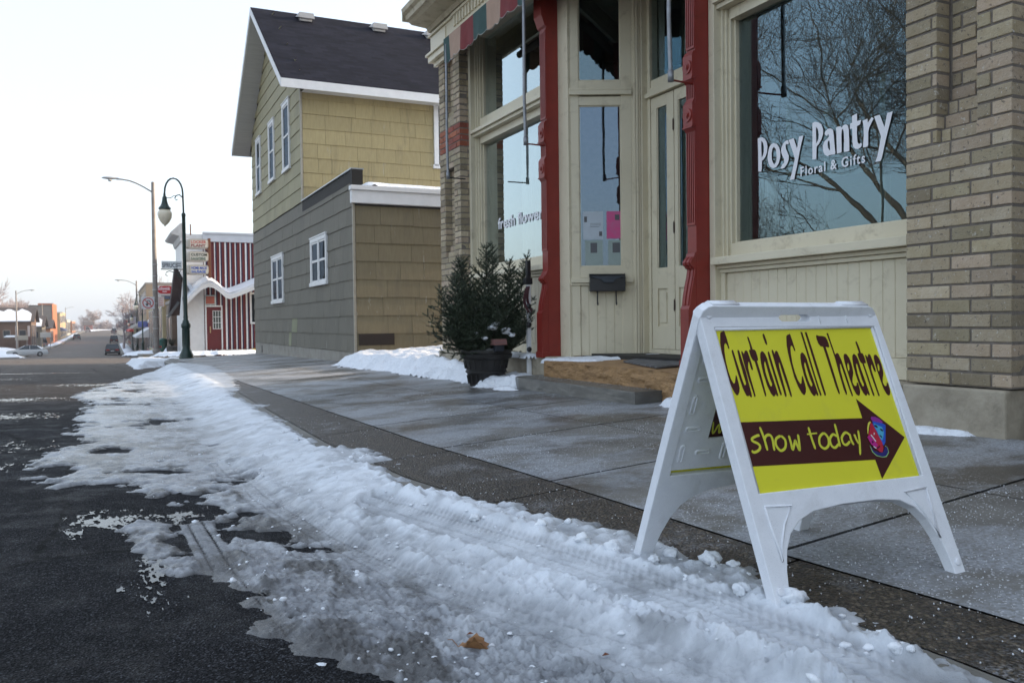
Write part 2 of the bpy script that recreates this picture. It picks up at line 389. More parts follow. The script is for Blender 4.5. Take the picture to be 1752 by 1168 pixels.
# aggregate strip and curb follow the same curve; joints repeat
mbs = MB(); mbc = MB()
for k in range(-3, 21):
    y0, y1 = k*1.32+.55, (k+1)*1.32+.55-.012
    n = 8
    for i in range(n):
        a, b = y0+(y1-y0)*i/n, y0+(y1-y0)*(i+1)/n
        ta, tb = min(max((a+1.5)/2, 0), 1), 1
        pts = []
        for y in (a, b):
            pts.append((float(xl_(y))+.006, y, float(swz(xl_(y), y))-.002))
            pts.append((float(xs_(y))-.004, y+.04, float(swz(xs_(y), y))-.001))
        mbs.add([pts[0], pts[1], pts[3], pts[2]], [(0, 1, 2, 3)])
        q = []
        for y in (a, b):
            zc = float(swz(xl_(y), y)); xa, xb = float(xc_(y)), float(xl_(y))
            q += [(xa, y, zc-.22), (xa, y, zc-.03), (xa+.012, y, zc-.010), (xa+.03, y, zc-.004), (xb, y, zc-.003)]
        mbc.add(q, [(j, j+1, j+6, j+5) for j in range(4)])
mbs.build('gravel_strip', AGG, kind='structure')
mbc.build('curb', pm('curb_concrete', (.20, .19, .17), (.12, .115, .10), 4, .6, 60, .002, dirt=(.07, .065, .06), ds=3, da=.7), kind='structure')
# far side: kerbs and walks
def strip(name, x0, x1, y0, y1, dz, mat, step=3):
    ysx = np.arange(y0, y1+step, step)
    mb = MB()
    for a, b in zip(ysx[:-1], ysx[1:]):
        za, zb = float(Lz(a)), float(Lz(b))
        mb.add([(x0, a, za+dz), (x1, a, za+dz), (x1, b, zb+dz), (x0, b, zb+dz), (x0, a, za-.4), (x0, b, zb-.4), (x1, a, za-.4), (x1, b, zb-.4)],
               [(0, 1, 2, 3), (0, 3, 5, 4), (1, 6, 7, 2)])
    mb.add([(x0, y0, float(Lz(y0))+dz), (x1, y0, float(Lz(y0))+dz), (x1, y0, float(Lz(y0))-.4), (x0, y0, float(Lz(y0))-.4)], [(0, 1, 2, 3)])
    return mb.build(name, mat, kind='structure')
PAVE = pm('far_pavement', (.26, .24, .21), (.16, .15, .13), .5, .8, 20, .003)
strip('pavement', 1.25, 4.4, 41.5, 420, .02, PAVE); strip('pavement', -14, -9.95, 41.5, 420, .02, PAVE); strip('pavement', -14, -9.95, -30, 26.5, .02, PAVE)
strip('curb_return', 1.25, 9, 25.75, 26.6, .0, PAVE, .85)

# ------------------------------------------------------------------ snow on the road edge
SNOWP = np.array([[float(a) for a in p.split(',')] for p in '1.404,22.233 0.555,18.182 0.114,15.353 -0.276,13.237 -0.475,11.818 -0.252,10.531 -0.346,9.120 -0.361,7.786 -0.247,6.902 -0.458,6.220 -0.433,5.460 -0.289,4.940 -0.073,5.010 0.081,4.866 0.167,4.415 0.251,4.183 0.346,4.415 0.377,4.114 0.304,3.903 0.098,4.015 0.027,3.841 0.051,3.406 0.125,3.066 0.298,2.937 0.349,2.698 0.359,2.479 0.316,2.341 0.405,2.200 0.450,2.005 0.560,1.989 0.591,1.856 0.591,1.734 0.518,1.524 1.674,0.943 1.643,1.153 1.657,1.429 1.662,1.577 1.635,1.712 1.691,1.935 1.627,2.098 1.649,2.344 1.689,2.660 1.567,2.795 1.558,3.018 1.457,3.253 1.361,3.410 1.260,3.465 1.294,3.926 1.339,4.466 1.357,4.214 1.452,4.403 1.449,5.073 1.346,5.242 1.205,5.267 1.251,6.206 1.299,7.416 1.244,7.833 1.440,8.529 1.306,8.753 1.328,9.508 1.188,9.599 1.480,10.830 1.737,13.302 1.927,18.231 1.717,21.147'.split()])
def poly_sdf(px, py, P):
    inside = np.zeros(px.shape, bool); d = np.full(px.shape, 1e9); n = len(P)
    for i in range(n):
        x1, y1 = P[i]; x2, y2 = P[(i+1) % n]
        if y1 != y2:
            c = ((y1 > py) != (y2 > py)) & (px < (x2-x1)*(py-y1)/(y2-y1)+x1); inside ^= c
        ex, ey = x2-x1, y2-y1; t = np.clip(((px-x1)*ex+(py-y1)*ey)/(ex*ex+ey*ey+1e-12), 0, 1)
        d = np.minimum(d, (px-x1-t*ex)**2+(py-y1-t*ey)**2)
    d = np.sqrt(d); return np.where(inside, d, -d)
def track(px, py, T):
    best = np.full(px.shape, 1e9); lat = np.zeros(px.shape); s = np.zeros(px.shape); acc = 0
    for (x1, y1), (x2, y2) in zip(T[:-1], T[1:]):
        ex, ey = x2-x1, y2-y1; l = math.hypot(ex, ey); t = np.clip(((px-x1)*ex+(py-y1)*ey)/(l*l), 0, 1)
        dx, dy = px-x1-t*ex, py-y1-t*ey; d = np.sqrt(dx*dx+dy*dy); m = d < best
        best = np.where(m, d, best); lat = np.where(m, (ex*dy-ey*dx)/l, lat); s = np.where(m, acc+t*l, s); acc += l
    return best, lat, s
def snow_mat():
    m, N, L, P = newmat('street_snow'); v = coords(N)
    at = N.new('ShaderNodeAttribute'); at.attribute_name = 'Col'; sep = N.new('ShaderNodeSeparateColor'); L.new(at.outputs[0], sep.inputs[0])
    n1 = noise(N, L, 9, 8, .65, v)
    slush = mixc(N, L, ramp(N, L, n1.outputs[0], [(.35, 0), (.65, 1)]).outputs[0], (.105, .112, .125), (.32, .335, .36))
    snow = mixc(N, L, n1.outputs[0], (.60, .65, .72), (.84, .87, .91))
    c = mixc(N, L, sep.outputs[0], slush, snow)
    c = mixc(N, L, sep.outputs[1], c, (.050, .048, .046))
    L.new(c, P.inputs['Base Color'])
    r = mixc(N, L, sep.outputs[0], (.22, .22, .22), (.55, .55, .55)); L.new(r, P.inputs['Roughness'])
    P.inputs['Subsurface Weight'].default_value = .0
    gr = noise(N, L, 150, 4, .7, v); grr = ramp(N, L, gr.outputs[0], [(.66, 0), (.70, .6)]); gm = noise(N, L, 5, 4, .6, v); gmr = ramp(N, L, gm.outputs[0], [(.5, 0), (.62, 1)])
    gmu = N.new('ShaderNodeMath'); gmu.operation = 'MULTIPLY'; L.new(grr.outputs[0], gmu.inputs[0]); L.new(gmr.outputs[0], gmu.inputs[1])
    c = mixc(N, L, gmu.outputs[0], c, (.16, .13, .10)); L.new(c, P.inputs['Base Color'])
    n0 = noise(N, L, 30, 6, .7, v); b0 = bump(N, L, n0.outputs[0], .6, .007, P)
    n2 = noise(N, L, 85, 6, .75, v); b1 = bump(N, L, n2.outputs[0], .8, .0055, P, b0)
    n3 = noise(N, L, 260, 3, .6, v); bump(N, L, n3.outputs[0], .6, .0015, P, b1)
    return m
SNOW = snow_mat()
NR, NT = 1500, 820
th = np.radians(np.linspace(-14, 64, NT)); r_ = .85*np.exp(np.linspace(0, math.log(25/.85), NR))
TT, RR = np.meshgrid(th, r_); GX = RR*np.sin(TT); GY = RR*np.cos(TT)
sdf = poly_sdf(GX, GY, SNOWP); xcg = xc_(GY)
n_low = fbm(GX*3, GY*3, 4, 3); n_mid = fbm(GX*11, GY*11, 4, 11); n_hi = fbm(GX*45, GY*45, 3, 23)
far1 = sstep(9, 3.5, RR); far2 = sstep(4.5, 1.8, RR)
sdf = sdf+(n_mid-.5)*.12*np.clip(RR/2, .6, 2)+(n_hi-.5)*.03*far2-.07*sstep(-.05, .12, GX-xcg)*sstep(1.9, 2.8, GY)-.02*sstep(-.05, .15, GX-xcg)-.09*sstep(1.75, 1.25, GY)*sstep(-.22, .0, GX-xcg)
band = np.exp(-((GX-(xcg-.02))/np.interp(GY, [1, 3, 6, 12, 20], [.36, .34, .38, .55, .8]))**2)
band = np.maximum(band, sstep(9, 14, GY)*.75*sstep(-.1, .6, GX))
base = np.where(GX > xcg, swz(GX, GY), 0)+np.where(GX <= xcg, rdz(GX, GY)*(1-sstep(-.55, 0, GX-xcg))+swz(xcg, GY)*sstep(-.55, 0, GX-xcg), 0)
onwalk = sstep(.0, .12, GX-xcg)
wband = np.exp(-((GX-(xcg-.03))/np.interp(GY, [1, 3, 6, 12, 20], [.40, .46, .50, .65, .9]))**2)
rid = np.abs(fbm(GX*38, GY*38, 3, 33)-.5)*2
H = (.014+.012*band)*(1-.60*onwalk)
H = H*(.55+.9*n_low)
edge = sstep(-.01, .12, sdf)
bill = 1-np.abs(2*n_mid-1); w1 = 1-np.clip(worley(GX*16, GY*16, 4), 0, 1); w2 = 1-np.clip(worley(GX*38, GY*38, 8), 0, 1)
rim = np.exp(-((sdf-.07)/.06)**2)
w0 = 1-np.clip(worley(GX*6.5, GY*5, 14), 0, 1)
rough = (n_mid-.5)*.013*(.4+.6*far1)+(w0-.5)*.008+(w1-.5)*.012*far1+(w2-.5)*.015*far2+(n_hi-.5)*.018*far2+np.maximum(0, .5-worley(GX*62, GY*62, 61))*.016*sstep(3.4, 1.6, RR)-(rid-.25)*.018*far2*(.35+.65*(1-band))+(fbm(GX*90, GY*90, 2, 91)-.5)*.008*sstep(3, 1.4, RR)
thick = edge*H+edge*rough*(1-.45*onwalk)*np.interp(band, [0, 1], [.75, .58])+rim*.022*w1*(.2+band)*far1*sstep(-.2, .0, GX-xcg)
thin = sstep(.42, .27, n_low+.22*(n_mid-.5)+.35*wband+.10*sstep(3.6, 2.6, GY))     # melted-through areas in the slush
thick = thick-thin*.030-.004*sstep(.04, -.03, sdf)
dirt = np.zeros(GX.shape)
for T, hw, per, ty in (([(1.02, 3.55), (1.13, 3.01), (1.25, 2.35), (1.34, 1.85), (1.39, 1.46), (1.42, 1.0)], .085, .030, 0),
                       ([(.60, 5.4), (.64, 4.2), (.74, 3.3), (.86, 2.6), (1.0, 2.1), (1.12, 1.6), (1.2, 1.1)], .08, .034, 1),
                       ([(.30, 4.0), (.33, 3.0), (.38, 2.3), (.46, 1.75), (.52, 1.4)], .07, .028, 0)):
    d, lat, s = track(GX, GY, T)
    w = (1-sstep(hw*.8, hw*1.15, d))*(.55+.45*sstep(.35, .6, fbm(GX*2.2, GY*2.2, 2, 40)))
    if ty == 1: w = w*.6
    rib = np.sin((s+np.abs(lat)*.9)*2*math.pi/per)*.0021+np.where(np.abs(np.abs(lat)-.03) < .006, -.006, 0)
    flat = edge*(H*.55)+rib*sstep(.02, .10, sdf)
    thick = thick*(1-w)+flat*w
    sh = np.exp(-((d-hw*1.35)/.028)**2)*edge*.017*(.5+w1); thick = thick+sh*np.clip(sstep(.0, .05, thick)*1, 0, 1)
    dirt = np.maximum(dirt, np.exp(-((d-hw*1.2)/.02)**2)*.22*sstep(.5, .62, n_low))
whit = np.clip(-.02+.30*band+.72*wband+(n_mid-.5)*.75+.25*(w1-.5)+.35*sstep(.03, .09, thick), 0, 1)
whit = whit*(.35+.65*sstep(.0, .035, thick))
mot = fbm(GX*6, GY*3.5, 5, 77, .62)
dirt = np.clip(dirt+.80*sstep(.50, .62, mot+.10*sstep(2.9, 1.9, GY)*sstep(.75, .35, GX))*sstep(.6, .1, wband)+.30*sstep(.56, .68, mot)+.75*sstep(.012, -.004, thick)*sstep(.75, .3, wband), 0, .8)
SZ = base+thick-.003*sstep(.004, -.004, thick)
keep = (thick > -.014) & (sdf > -.05)
kf = keep[:-1, :-1] & keep[1:, :-1] & keep[:-1, 1:] & keep[1:, 1:]
idx = np.arange(NR*NT).reshape(NR, NT)
F = np.stack([idx[:-1, :-1][kf], idx[1:, :-1][kf], idx[1:, 1:][kf], idx[:-1, 1:][kf]], 1)
used = np.unique(F); remap = np.full(NR*NT, -1); remap[used] = np.arange(len(used)); F = remap[F][:, ::-1]
VV = np.stack([GX.ravel()[used], GY.ravel()[used], SZ.ravel()[used]], 1)
def npmesh(name, V, F, mat, col=None, kind=None, smooth=True, parent=None):
    me = bpy.data.meshes.new(name); k = F.shape[1]
    me.vertices.add(len(V)); me.vertices.foreach_set('co', V.astype(np.float32).ravel())
    me.loops.add(F.size); me.loops.foreach_set('vertex_index', F.astype(np.int32).ravel())
    me.polygons.add(len(F)); me.polygons.foreach_set('loop_start', np.arange(0, F.size, k, dtype=np.int32))
    me.polygons.foreach_set('loop_total', np.full(len(F), k, dtype=np.int32))
    me.update(calc_edges=True); me.materials.append(mat)
    if smooth: me.polygons.foreach_set('use_smooth', [True]*len(F))
    if col is not None:
        a = me.color_attributes.new('Col', 'FLOAT_COLOR', 'POINT'); a.data.foreach_set('color', col.astype(np.float32).ravel())
    o = bpy.data.objects.new(name, me); COL.objects.link(o); ORG[o.name] = Vector((0, 0, 0))
    if kind: o['kind'] = kind
    return o
colr = np.stack([whit.ravel()[used], dirt.ravel()[used], np.zeros(len(used)), np.ones(len(used))], 1)
npmesh('snow', VV, F, SNOW, colr, 'stuff')

def lump(mb, c, r, seed, n=2, flat=.7):
    """an irregular clod: displaced icosphere"""
    import bmesh
    bm = bmesh.new(); bmesh.ops.create_icosphere(bm, subdivisions=n, radius=1)
    rs = np.random.RandomState(seed); ph = rs.rand(6)*6.28; ax = rs.randn(4, 3)
    P = []
    for v in bm.verts:
        k = 1+.22*math.sin(3.1*v.co.dot(Vector(ax[0]))+ph[0])+.14*math.sin(5.3*v.co.dot(Vector(ax[1]))+ph[1])+.08*math.sin(9*v.co.dot(Vector(ax[2]))+ph[2])
        p = v.co*k*r; P.append((c[0]+p.x*(1+.3*ax[3][0]*.4), c[1]+p.y, c[2]+p.z*flat))
    F = [tuple(v.index for v in f.verts) for f in bm.faces]; bm.verts.index_update(); mb.add(P, F); bm.free()
mb = MB()
rl = random.Random(5)
spots = []
def snowz(x, y):
    rI = np.clip(np.searchsorted(r_, math.hypot(x, y)), 0, NR-1); tI = np.clip(np.searchsorted(th, math.atan2(x, y)), 0, NT-1)
    return float(SZ[rI, tI]), float(sdf[rI, tI]), float(band[rI, tI])
for i in range(1000):
    y = .9+5.2*rl.random()**1.4; x = float(xc_(y))+rl.uniform(-.95, .22)
    z, s_, b_ = snowz(x, y)
    if s_ < -.02 or s_ > (.9 if rl.random() < .5 else .14): continue
    r = rl.choice((.002, .003, .003, .004, .005, .006, .008, .014 if s_ < .12 else .006))*(.8+.4*rl.random())
    lump(mb, (x, y, z+r*.05), r, i, 1 if r < .006 else 2, .5+.3*rl.random())
for (x, y, r) in ((1.60, 2.02, .030), (1.53, 2.12, .022), (1.56, 1.66, .024), (1.52, 1.60, .030), (1.46, 1.72, .020), (1.40, 2.24, .026), (1.36, 2.36, .022), (1.44, 2.08, .018), (1.33, 2.6, .02), (1.21, 2.9, .018), (1.62, 1.94, .016)):
    lump(mb, (x, y, snowz(x, y)[0]+r*.35), r, int(x*1e4), 3, .8)
mb.build('snow_clods', pm('clod_snow', (.82, .85, .89), (.74, .77, .82), 30, .6, 120, .004), smooth=True, kind='stuff')

# meltwater and glaze on the asphalt
m, N, L, P = newmat('meltwater'); P.inputs['Base Color'].default_value = (.02, .021, .023, 1); P.inputs['Roughness'].default_value = .06
nn = noise(N, L, 60, 5, .7, coords(N)); bump(N, L, nn.outputs[0], .6, .002, P); WATER = m
def glaze(x, y, rx, ry, seed, thr=.0):
    """shallow sheet of water: an ellipse whose shore follows fractal noise"""
    st = max(.003, min(rx, ry)/70); xs = np.arange(x-rx*1.7, x+rx*1.7, st); ys2 = np.arange(y-ry*1.7, y+ry*1.7, st*max(1, ry/rx*.6)); X, Y = np.meshgrid(xs, ys2)
    f = .75-np.sqrt(((X-x)/rx)**2+((Y-y)/ry)**2)+(fbm(X/rx*1.6, Y/ry*1.6, 3, seed)-.5)*1.8+(fbm(X*30, Y*9, 5, seed+2, .9)-.5)*6.0
    k = f > thr; ny, nx = X.shape; idx = np.arange(nx*ny).reshape(ny, nx); kf = k[:-1, :-1] & k[1:, :-1] & k[:-1, 1:] & k[1:, 1:]
    if not kf.any(): return
    Fq = np.stack([idx[:-1, :-1][kf], idx[:-1, 1:][kf], idx[1:, 1:][kf], idx[1:, :-1][kf]], 1); u = np.unique(Fq); rm = np.full(nx*ny, -1); rm[u] = np.arange(len(u))
    npmesh('puddle', np.stack([X.ravel()[u], Y.ravel()[u], (rdz(X, Y)+.004).ravel()[u]], 1), rm[Fq], WATER, None, 'structure')
for i, q in enumerate(((-.02, 3.98, .13, .17), (.10, 3.05, .06, .26), (.27, 4.0, .09, .12), (-.85, 5.7, .30, .35), (-1.0, 6.9, .4, .3), (-1.2, 9.2, .5, .3), (-1.6, 11.4, .9, .3), (-.35, 14.2, .4, .25), (-2.6, 13.6, 1.0, .35), (-3, 16.5, 1.6, .35), (.45, 2.7, .06, .12), (-1.9, 19.2, 1.3, .25), (-4.5, 20.5, 1.5, .3), (-1.9, 8.0, .6, .2))): glaze(*q, 100+i)
# snow drifts lying elsewhere: generic mound from an outline
def drift(pts, h, zf, name='snow', step=.06, edge=.25, seed=1, bumpy=.35, mat=None):
    P = np.array(pts, float); x0, y0 = P.min(0)-.1; x1, y1 = P.max(0)+.1
    xs = np.arange(x0, x1, step); ys2 = np.arange(y0, y1, step*1.3); X, Y = np.meshgrid(xs, ys2)
    s = poly_sdf(X, Y, P)+(fbm(X/step/5, Y/step/5, 3, seed)-.5)*edge*.9
    t = sstep(0, edge, s)*h*(1-bumpy+2*bumpy*fbm(X/step/9, Y/step/9, 3, seed+3))+(fbm(X/step/2.5, Y/step/2.5, 2, seed+9)-.5)*h*.12
    t = np.where(s > 0, t, -.03); Z = zf(X, Y)+t
    k = s > -step; ny, nx = X.shape; idx = np.arange(nx*ny).reshape(ny, nx)
    kf = k[:-1, :-1] & k[1:, :-1] & k[:-1, 1:] & k[1:, 1:]
    Fq = np.stack([idx[:-1, :-1][kf], idx[:-1, 1:][kf], idx[1:, 1:][kf], idx[1:, :-1][kf]], 1)
    u = np.unique(Fq); rm = np.full(nx*ny, -1); rm[u] = np.arange(len(u))
    return npmesh(name, np.stack([X.ravel()[u], Y.ravel()[u], Z.ravel()[u]], 1), rm[Fq], mat or SNOWFAR, None, 'stuff')
drift([(3.45, 14.5), (3.4, 13.2), (3.55, 12), (3.5, 11), (3.55, 10), (3.6, 9.2), (3.66, 8.65), (4.2, 8.6), (4.2, 9.6), (4.3, 10.9), (8.5, 11.0), (8.5, 14.7), (4, 14.68)], .20, swz, step=.04, edge=.35)
drift([(3.42, 8.28), (3.5, 8.05), (3.62, 7.9), (3.66, 7.72), (4.1, 7.7), (4.1, 8.5), (3.75, 8.5), (3.55, 8.45)], .11, swz, step=.02, edge=.12, seed=4)
drift([(3.45, 7.75), (3.52, 7.55), (3.62, 7.5), (3.66, 7.8), (3.5, 7.9)], .04, swz, step=.015, edge=.06, seed=6)
drift([(3.95, 3.75), (3.86, 3.55), (3.93, 3.2), (4.02, 2.98), (4.12, 2.95), (4.12, 3.8)], .025, swz, step=.012, edge=.06, seed=8)
drift([(3.80, 5.42), (3.72, 5.25), (3.85, 5.0), (4.15, 4.95), (4.15, 5.5)], .06, swz, step=.015, edge=.1, seed=12)
# ------------------------------------------------------------------ flower shop
SH = (4.11, 6.8, .08)
shop = thing('flower_shop', 'cream storefront with red iron columns, buff brick piers and lettered display windows', 'shop', SH)
BC = [(.42, .345, .245), (.40, .33, .23), (.44, .365, .26), (.37, .31, .21), (.42, .33, .245), (.33, .28, .185), (.46, .385, .28), (.42, .335, .25), (.38, .32, .215), (.29, .24, .165)]
RB = [(.34, .095, .05), (.28, .07, .045), (.38, .12, .06)]
rb = random.Random(11)
HB = .0777; MJ = .013
def brick(mb, x0, x1, y0, y1, z, red=False):
    if abs(x1-x0) < .02 or abs(y1-y0) < .02: return
    c = rb.choice(RB if red else BC); k = .82+.34*rb.random(); c = tuple(v*k for v in c)
    j = lambda: (rb.random()-.5)*.004
    g = MJ/2
    xs = (x0, x1) if x0 < x1 else (x1, x0)
    a, b = xs[0]+j(), xs[1]; ya, yb = min(y0, y1)+g+j()*.6, max(y0, y1)-g+j()*.6
    za, zb = z+g+j()*.5, z+HB-g+j()*.5
    P = [(a+j()*.6, ya+j()*.5, za+j()*.5), (b, ya+j()*.5, za), (b, yb, za+j()*.5), (a+j()*.6, yb+j()*.5, za), (a+j()*.6, ya, zb+j()*.5), (b, ya+j()*.4, zb), (b, yb, zb+j()*.4), (a+j()*.5, yb+j()*.4, zb+j()*.4)]
    mb.add(P, [(0, 3, 2, 1), (4, 5, 6, 7), (0, 1, 5, 4), (1, 2, 6, 5), (2, 3, 7, 6), (3, 0, 4, 7)], c=c)
def pier(y0, y1, xf, xb, zb, n, slot, redrow=()):
    """y0<y1; front face at xf; slot(k) -> None or (ya, yb, depth)"""
    mb = MB(); mm = MB(); d = .105; LS = .2345
    g = .0075
    for k in range(n):
        z = zb+k*HB; red = k in redrow; off = 0 if k % 2 else LS/2
        sl = slot(k)
        # front row
        cuts = []; y = y0; L0 = LS if k % 2 else LS*.5
        y = y0
        first = True
        while y < y1-1e-4:
            l = L0 if first else LS; first = False
            e = min(y+l, y1)
            if y1-e < .06: e = y1
            cuts.append((y, e)); y = e
        for a, b in cuts:
            if sl:
                sa, sb, dp = sl
                if b <= sa or a >= sb: brick(mb, xf, xf+d, a, b, z, red)
                else:
                    if a < sa: brick(mb, xf, xf+d, a, sa, z, red)
                    if b > sb: brick(mb, xf, xf+d, sb, b, z, red)
            else: brick(mb, xf, xf+d, a, b, z, red)
        if sl:
            sa, sb, dp = sl; mid = (sa+sb)/2+(.05 if k % 2 else -.04)
            brick(mb, xf+dp, xf+dp+d, sa, mid, z, red); brick(mb, xf+dp, xf+dp+d, mid, sb, z, red)
        # side rows
        for ys_, ye_ in ((y0, y0+d), (y1-d, y1)):
            x = xf+d; L1 = .11 if k % 2 else .22
            f2 = True
            while x < xb-1e-4:
                e = min(x+(L1 if f2 else .22), xb); f2 = False
                if xb-e < .05: e = xb
                brick(mb, x, e, ys_, ye_, z, red); x = e
    zt = zb+n*HB
    # mortar core, with the slot recessed too
    sls = [slot(k) for k in range(n)]
    k0 = 0
    while k0 < n:
        k1 = k0
        while k1 < n and sls[k1] == sls[k0]: k1 += 1
        z0_, z1_ = zb+k0*HB, zb+k1*HB; s = sls[k0]
        if s is None: mm.box(xf+g, xb+.02, y0+g, y1-g, z0_, z1_)
        else:
            mm.box(xf+g, xb+.02, y0+g, s[0]-g*1.1, z0_, z1_); mm.box(xf+g, xb+.02, s[1]+g*1.1, y1-g, z0_, z1_); mm.box(xf+s[2]+g, xb+.02, s[0]-g*1.09, s[1]+g*1.09, z0_, z1_)
        k0 = k1
    o = mb.build('brick_pier', BRICK, shop, bevel=.004, seg=2, col=True)
    mm.build('mortar', MORTAR, o)
    return o
def slotR(k):
    if k < 17: return None
    return (2.99, 3.215, (.028, .056, .084, .11)[min(3, (k-17))])
pier(2.785, 3.425, 4.11, 4.42, .345, 50, slotR, range(34, 38))
def slotL(k):
    if k < 16: return None
    if 31 <= k < 39: return None
    kk = k-16 if k < 31 else k-39
    return (10.42, 10.74, (.03, .06, .09)[min(2, kk)])
pier(10.19, 10.94, 4.11, 4.30, .345, 50, slotL, range(34, 38))
mb = MB()
mb.box(4.075, 4.45, 2.80, 3.42, -.1, .338); mb.build('pier_base', STONE, shop, bevel=.012)
mb = MB(); mb.box(4.075, 4.40, 10.17, 10.98, -.15, .338)
mb.build('pier_base', STONE, shop, bevel=.012)
mb = MB(); mb.box(4.02, 4.42, 8.0, 10.16, -.15, .14); mb.box(4.06, 4.42, 7.62, 10.16, .143, .352)
mb.build('window_plinth', STONE, shop, bevel=.01)
mb = MB(); mb.box(4.06, 4.42, 3.43, 5.20, -.1, .335); mb.build('window_plinth', STONE, shop, bevel=.01)
# body behind the shopfront
SIDEB = pm('side_wall_brick', (.28, .22, .15), (.20, .16, .11), 12, .85, 30, .004)
mb = MB(); mb.box(4.43, 15, 10.62, 10.90, -.3, 4.9); mb.box(4.43, 15, 2.80, 3.1, -.3, 4.9); mb.box(14.7, 15, 3.1, 10.62, -.3, 4.9)
mb.build('side_wall', SIDEB, shop)
mb = MB(); mb.box(4.35, 15, 2.79, 10.92, 4.92, 5.15); mb.build('roof', fm('tar_roof', (.05, .05, .05), .9), shop)
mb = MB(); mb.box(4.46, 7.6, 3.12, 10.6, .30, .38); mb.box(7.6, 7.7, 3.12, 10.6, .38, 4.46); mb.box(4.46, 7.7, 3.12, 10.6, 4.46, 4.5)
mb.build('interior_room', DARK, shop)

def frame_rect(mb, y0, y1, z0, z1, w, xf, xb, wb=None, wt=None):
    """rectangular frame in a plane X=const, between outer y0..y1,z0..z1"""
    wb = w if wb is None else wb; wt = w if wt is None else wt
    mb.box(xf, xb, y0, y0+w, z0, z1); mb.box(xf, xb, y1-w, y1, z0, z1)
    mb.box(xf+.001, xb-.001, y0+w, y1-w, z0, z0+wb); mb.box(xf+.001, xb-.001, y0+w, y1-w, z1-wt, z1)
# display window beside near pier
def bay(y0, y1, gb, tr0, tr1, glz, gl=None):
    """timber shop window from y0..y1; gb bottom of glass, tr0/tr1 transom band, glz top"""
    gl = gl or GLASS
    fr = MB()
    fr.box(4.235, 4.45, y1-.065, y1, .34, glz+.12); fr.box(4.235, 4.45, y0, y0+.06, .34, glz+.12)
    a, b = y0+.06, y1-.065
    for x, w in ((4.30, .022), (4.325, .040), (4.35, .058), (4.385, .075)):
        fr.box(x, 4.45, b-w, b, gb-.12, glz+.10); fr.box(x, 4.45, a, a+w, gb-.12, glz+.10)
    a2, b2 = a+.075, b-.075
    fr.box(4.335, 4.45, a2, b2, gb-.105, gb); fr.box(4.375, 4.45, a2, b2, gb, gb+.012)
    fr.box(4.335, 4.45, a2, b2, tr0, tr0+.085); fr.box(4.26, 4.45, a, b, tr0+.088, tr0+.125); fr.box(4.225, 4.45, a-.01, b+.01, tr0+.128, tr0+.168)
    fr.box(4.335, 4.45, a2, b2, tr0+.171, tr1); fr.box(4.335, 4.45, a2, b2, glz, glz+.1)
    o = fr.build('window_frame', CREAM, shop, bevel=.003)
    s = MB(); s.box(4.19, 4.45, a-.005, b+.005, gb-.165, gb-.108); s.box(4.25, 4.45, a, b, gb-.195, gb-.167); s.box(4.275, 4.45, a, b, gb-.225, gb-.197); s.build('window_sill', CREAM, shop, bevel=.004)
    p = MB(); y = a+.055; zt = gb-.227
    p.box(4.285, 4.45, a, a+.05, .34, zt); p.box(4.285, 4.45, b-.05, b, .34, zt); p.box(4.285, 4.45, a+.052, b-.052, .34, .47)
    n = int((b-a-.11)/.088); w = (b-a-.11)/n
    for i in range(n): p.box(4.305, 4.45, y+i*w+.0025, y+(i+1)*w-.0025, .472, zt)
    p.box(4.309, 4.44, a+.05, b-.05, .472, zt-.002)
    p.build('beadboard_panel', CREAM, shop, bevel=.0025, seg=1)
    g1 = MB(); g1.poly([(4.42, a2, gb), (4.42, b2, gb), (4.42, b2, tr0), (4.42, a2, tr0)][::-1]); g = g1.build('window_pane', gl, shop)
    g2 = MB(); g2.poly([(4.42, a2, tr1), (4.42, b2, tr1), (4.42, b2, glz), (4.42, a2, glz)][::-1]); g2.build('transom_pane', gl, shop)
    return g
paneR = bay(3.36, 5.33, 1.30, 3.01, 3.22, 4.36)
paneL = bay(7.93, 10.195, 1.44, 3.00, 3.32, 4.36, GLASSL)

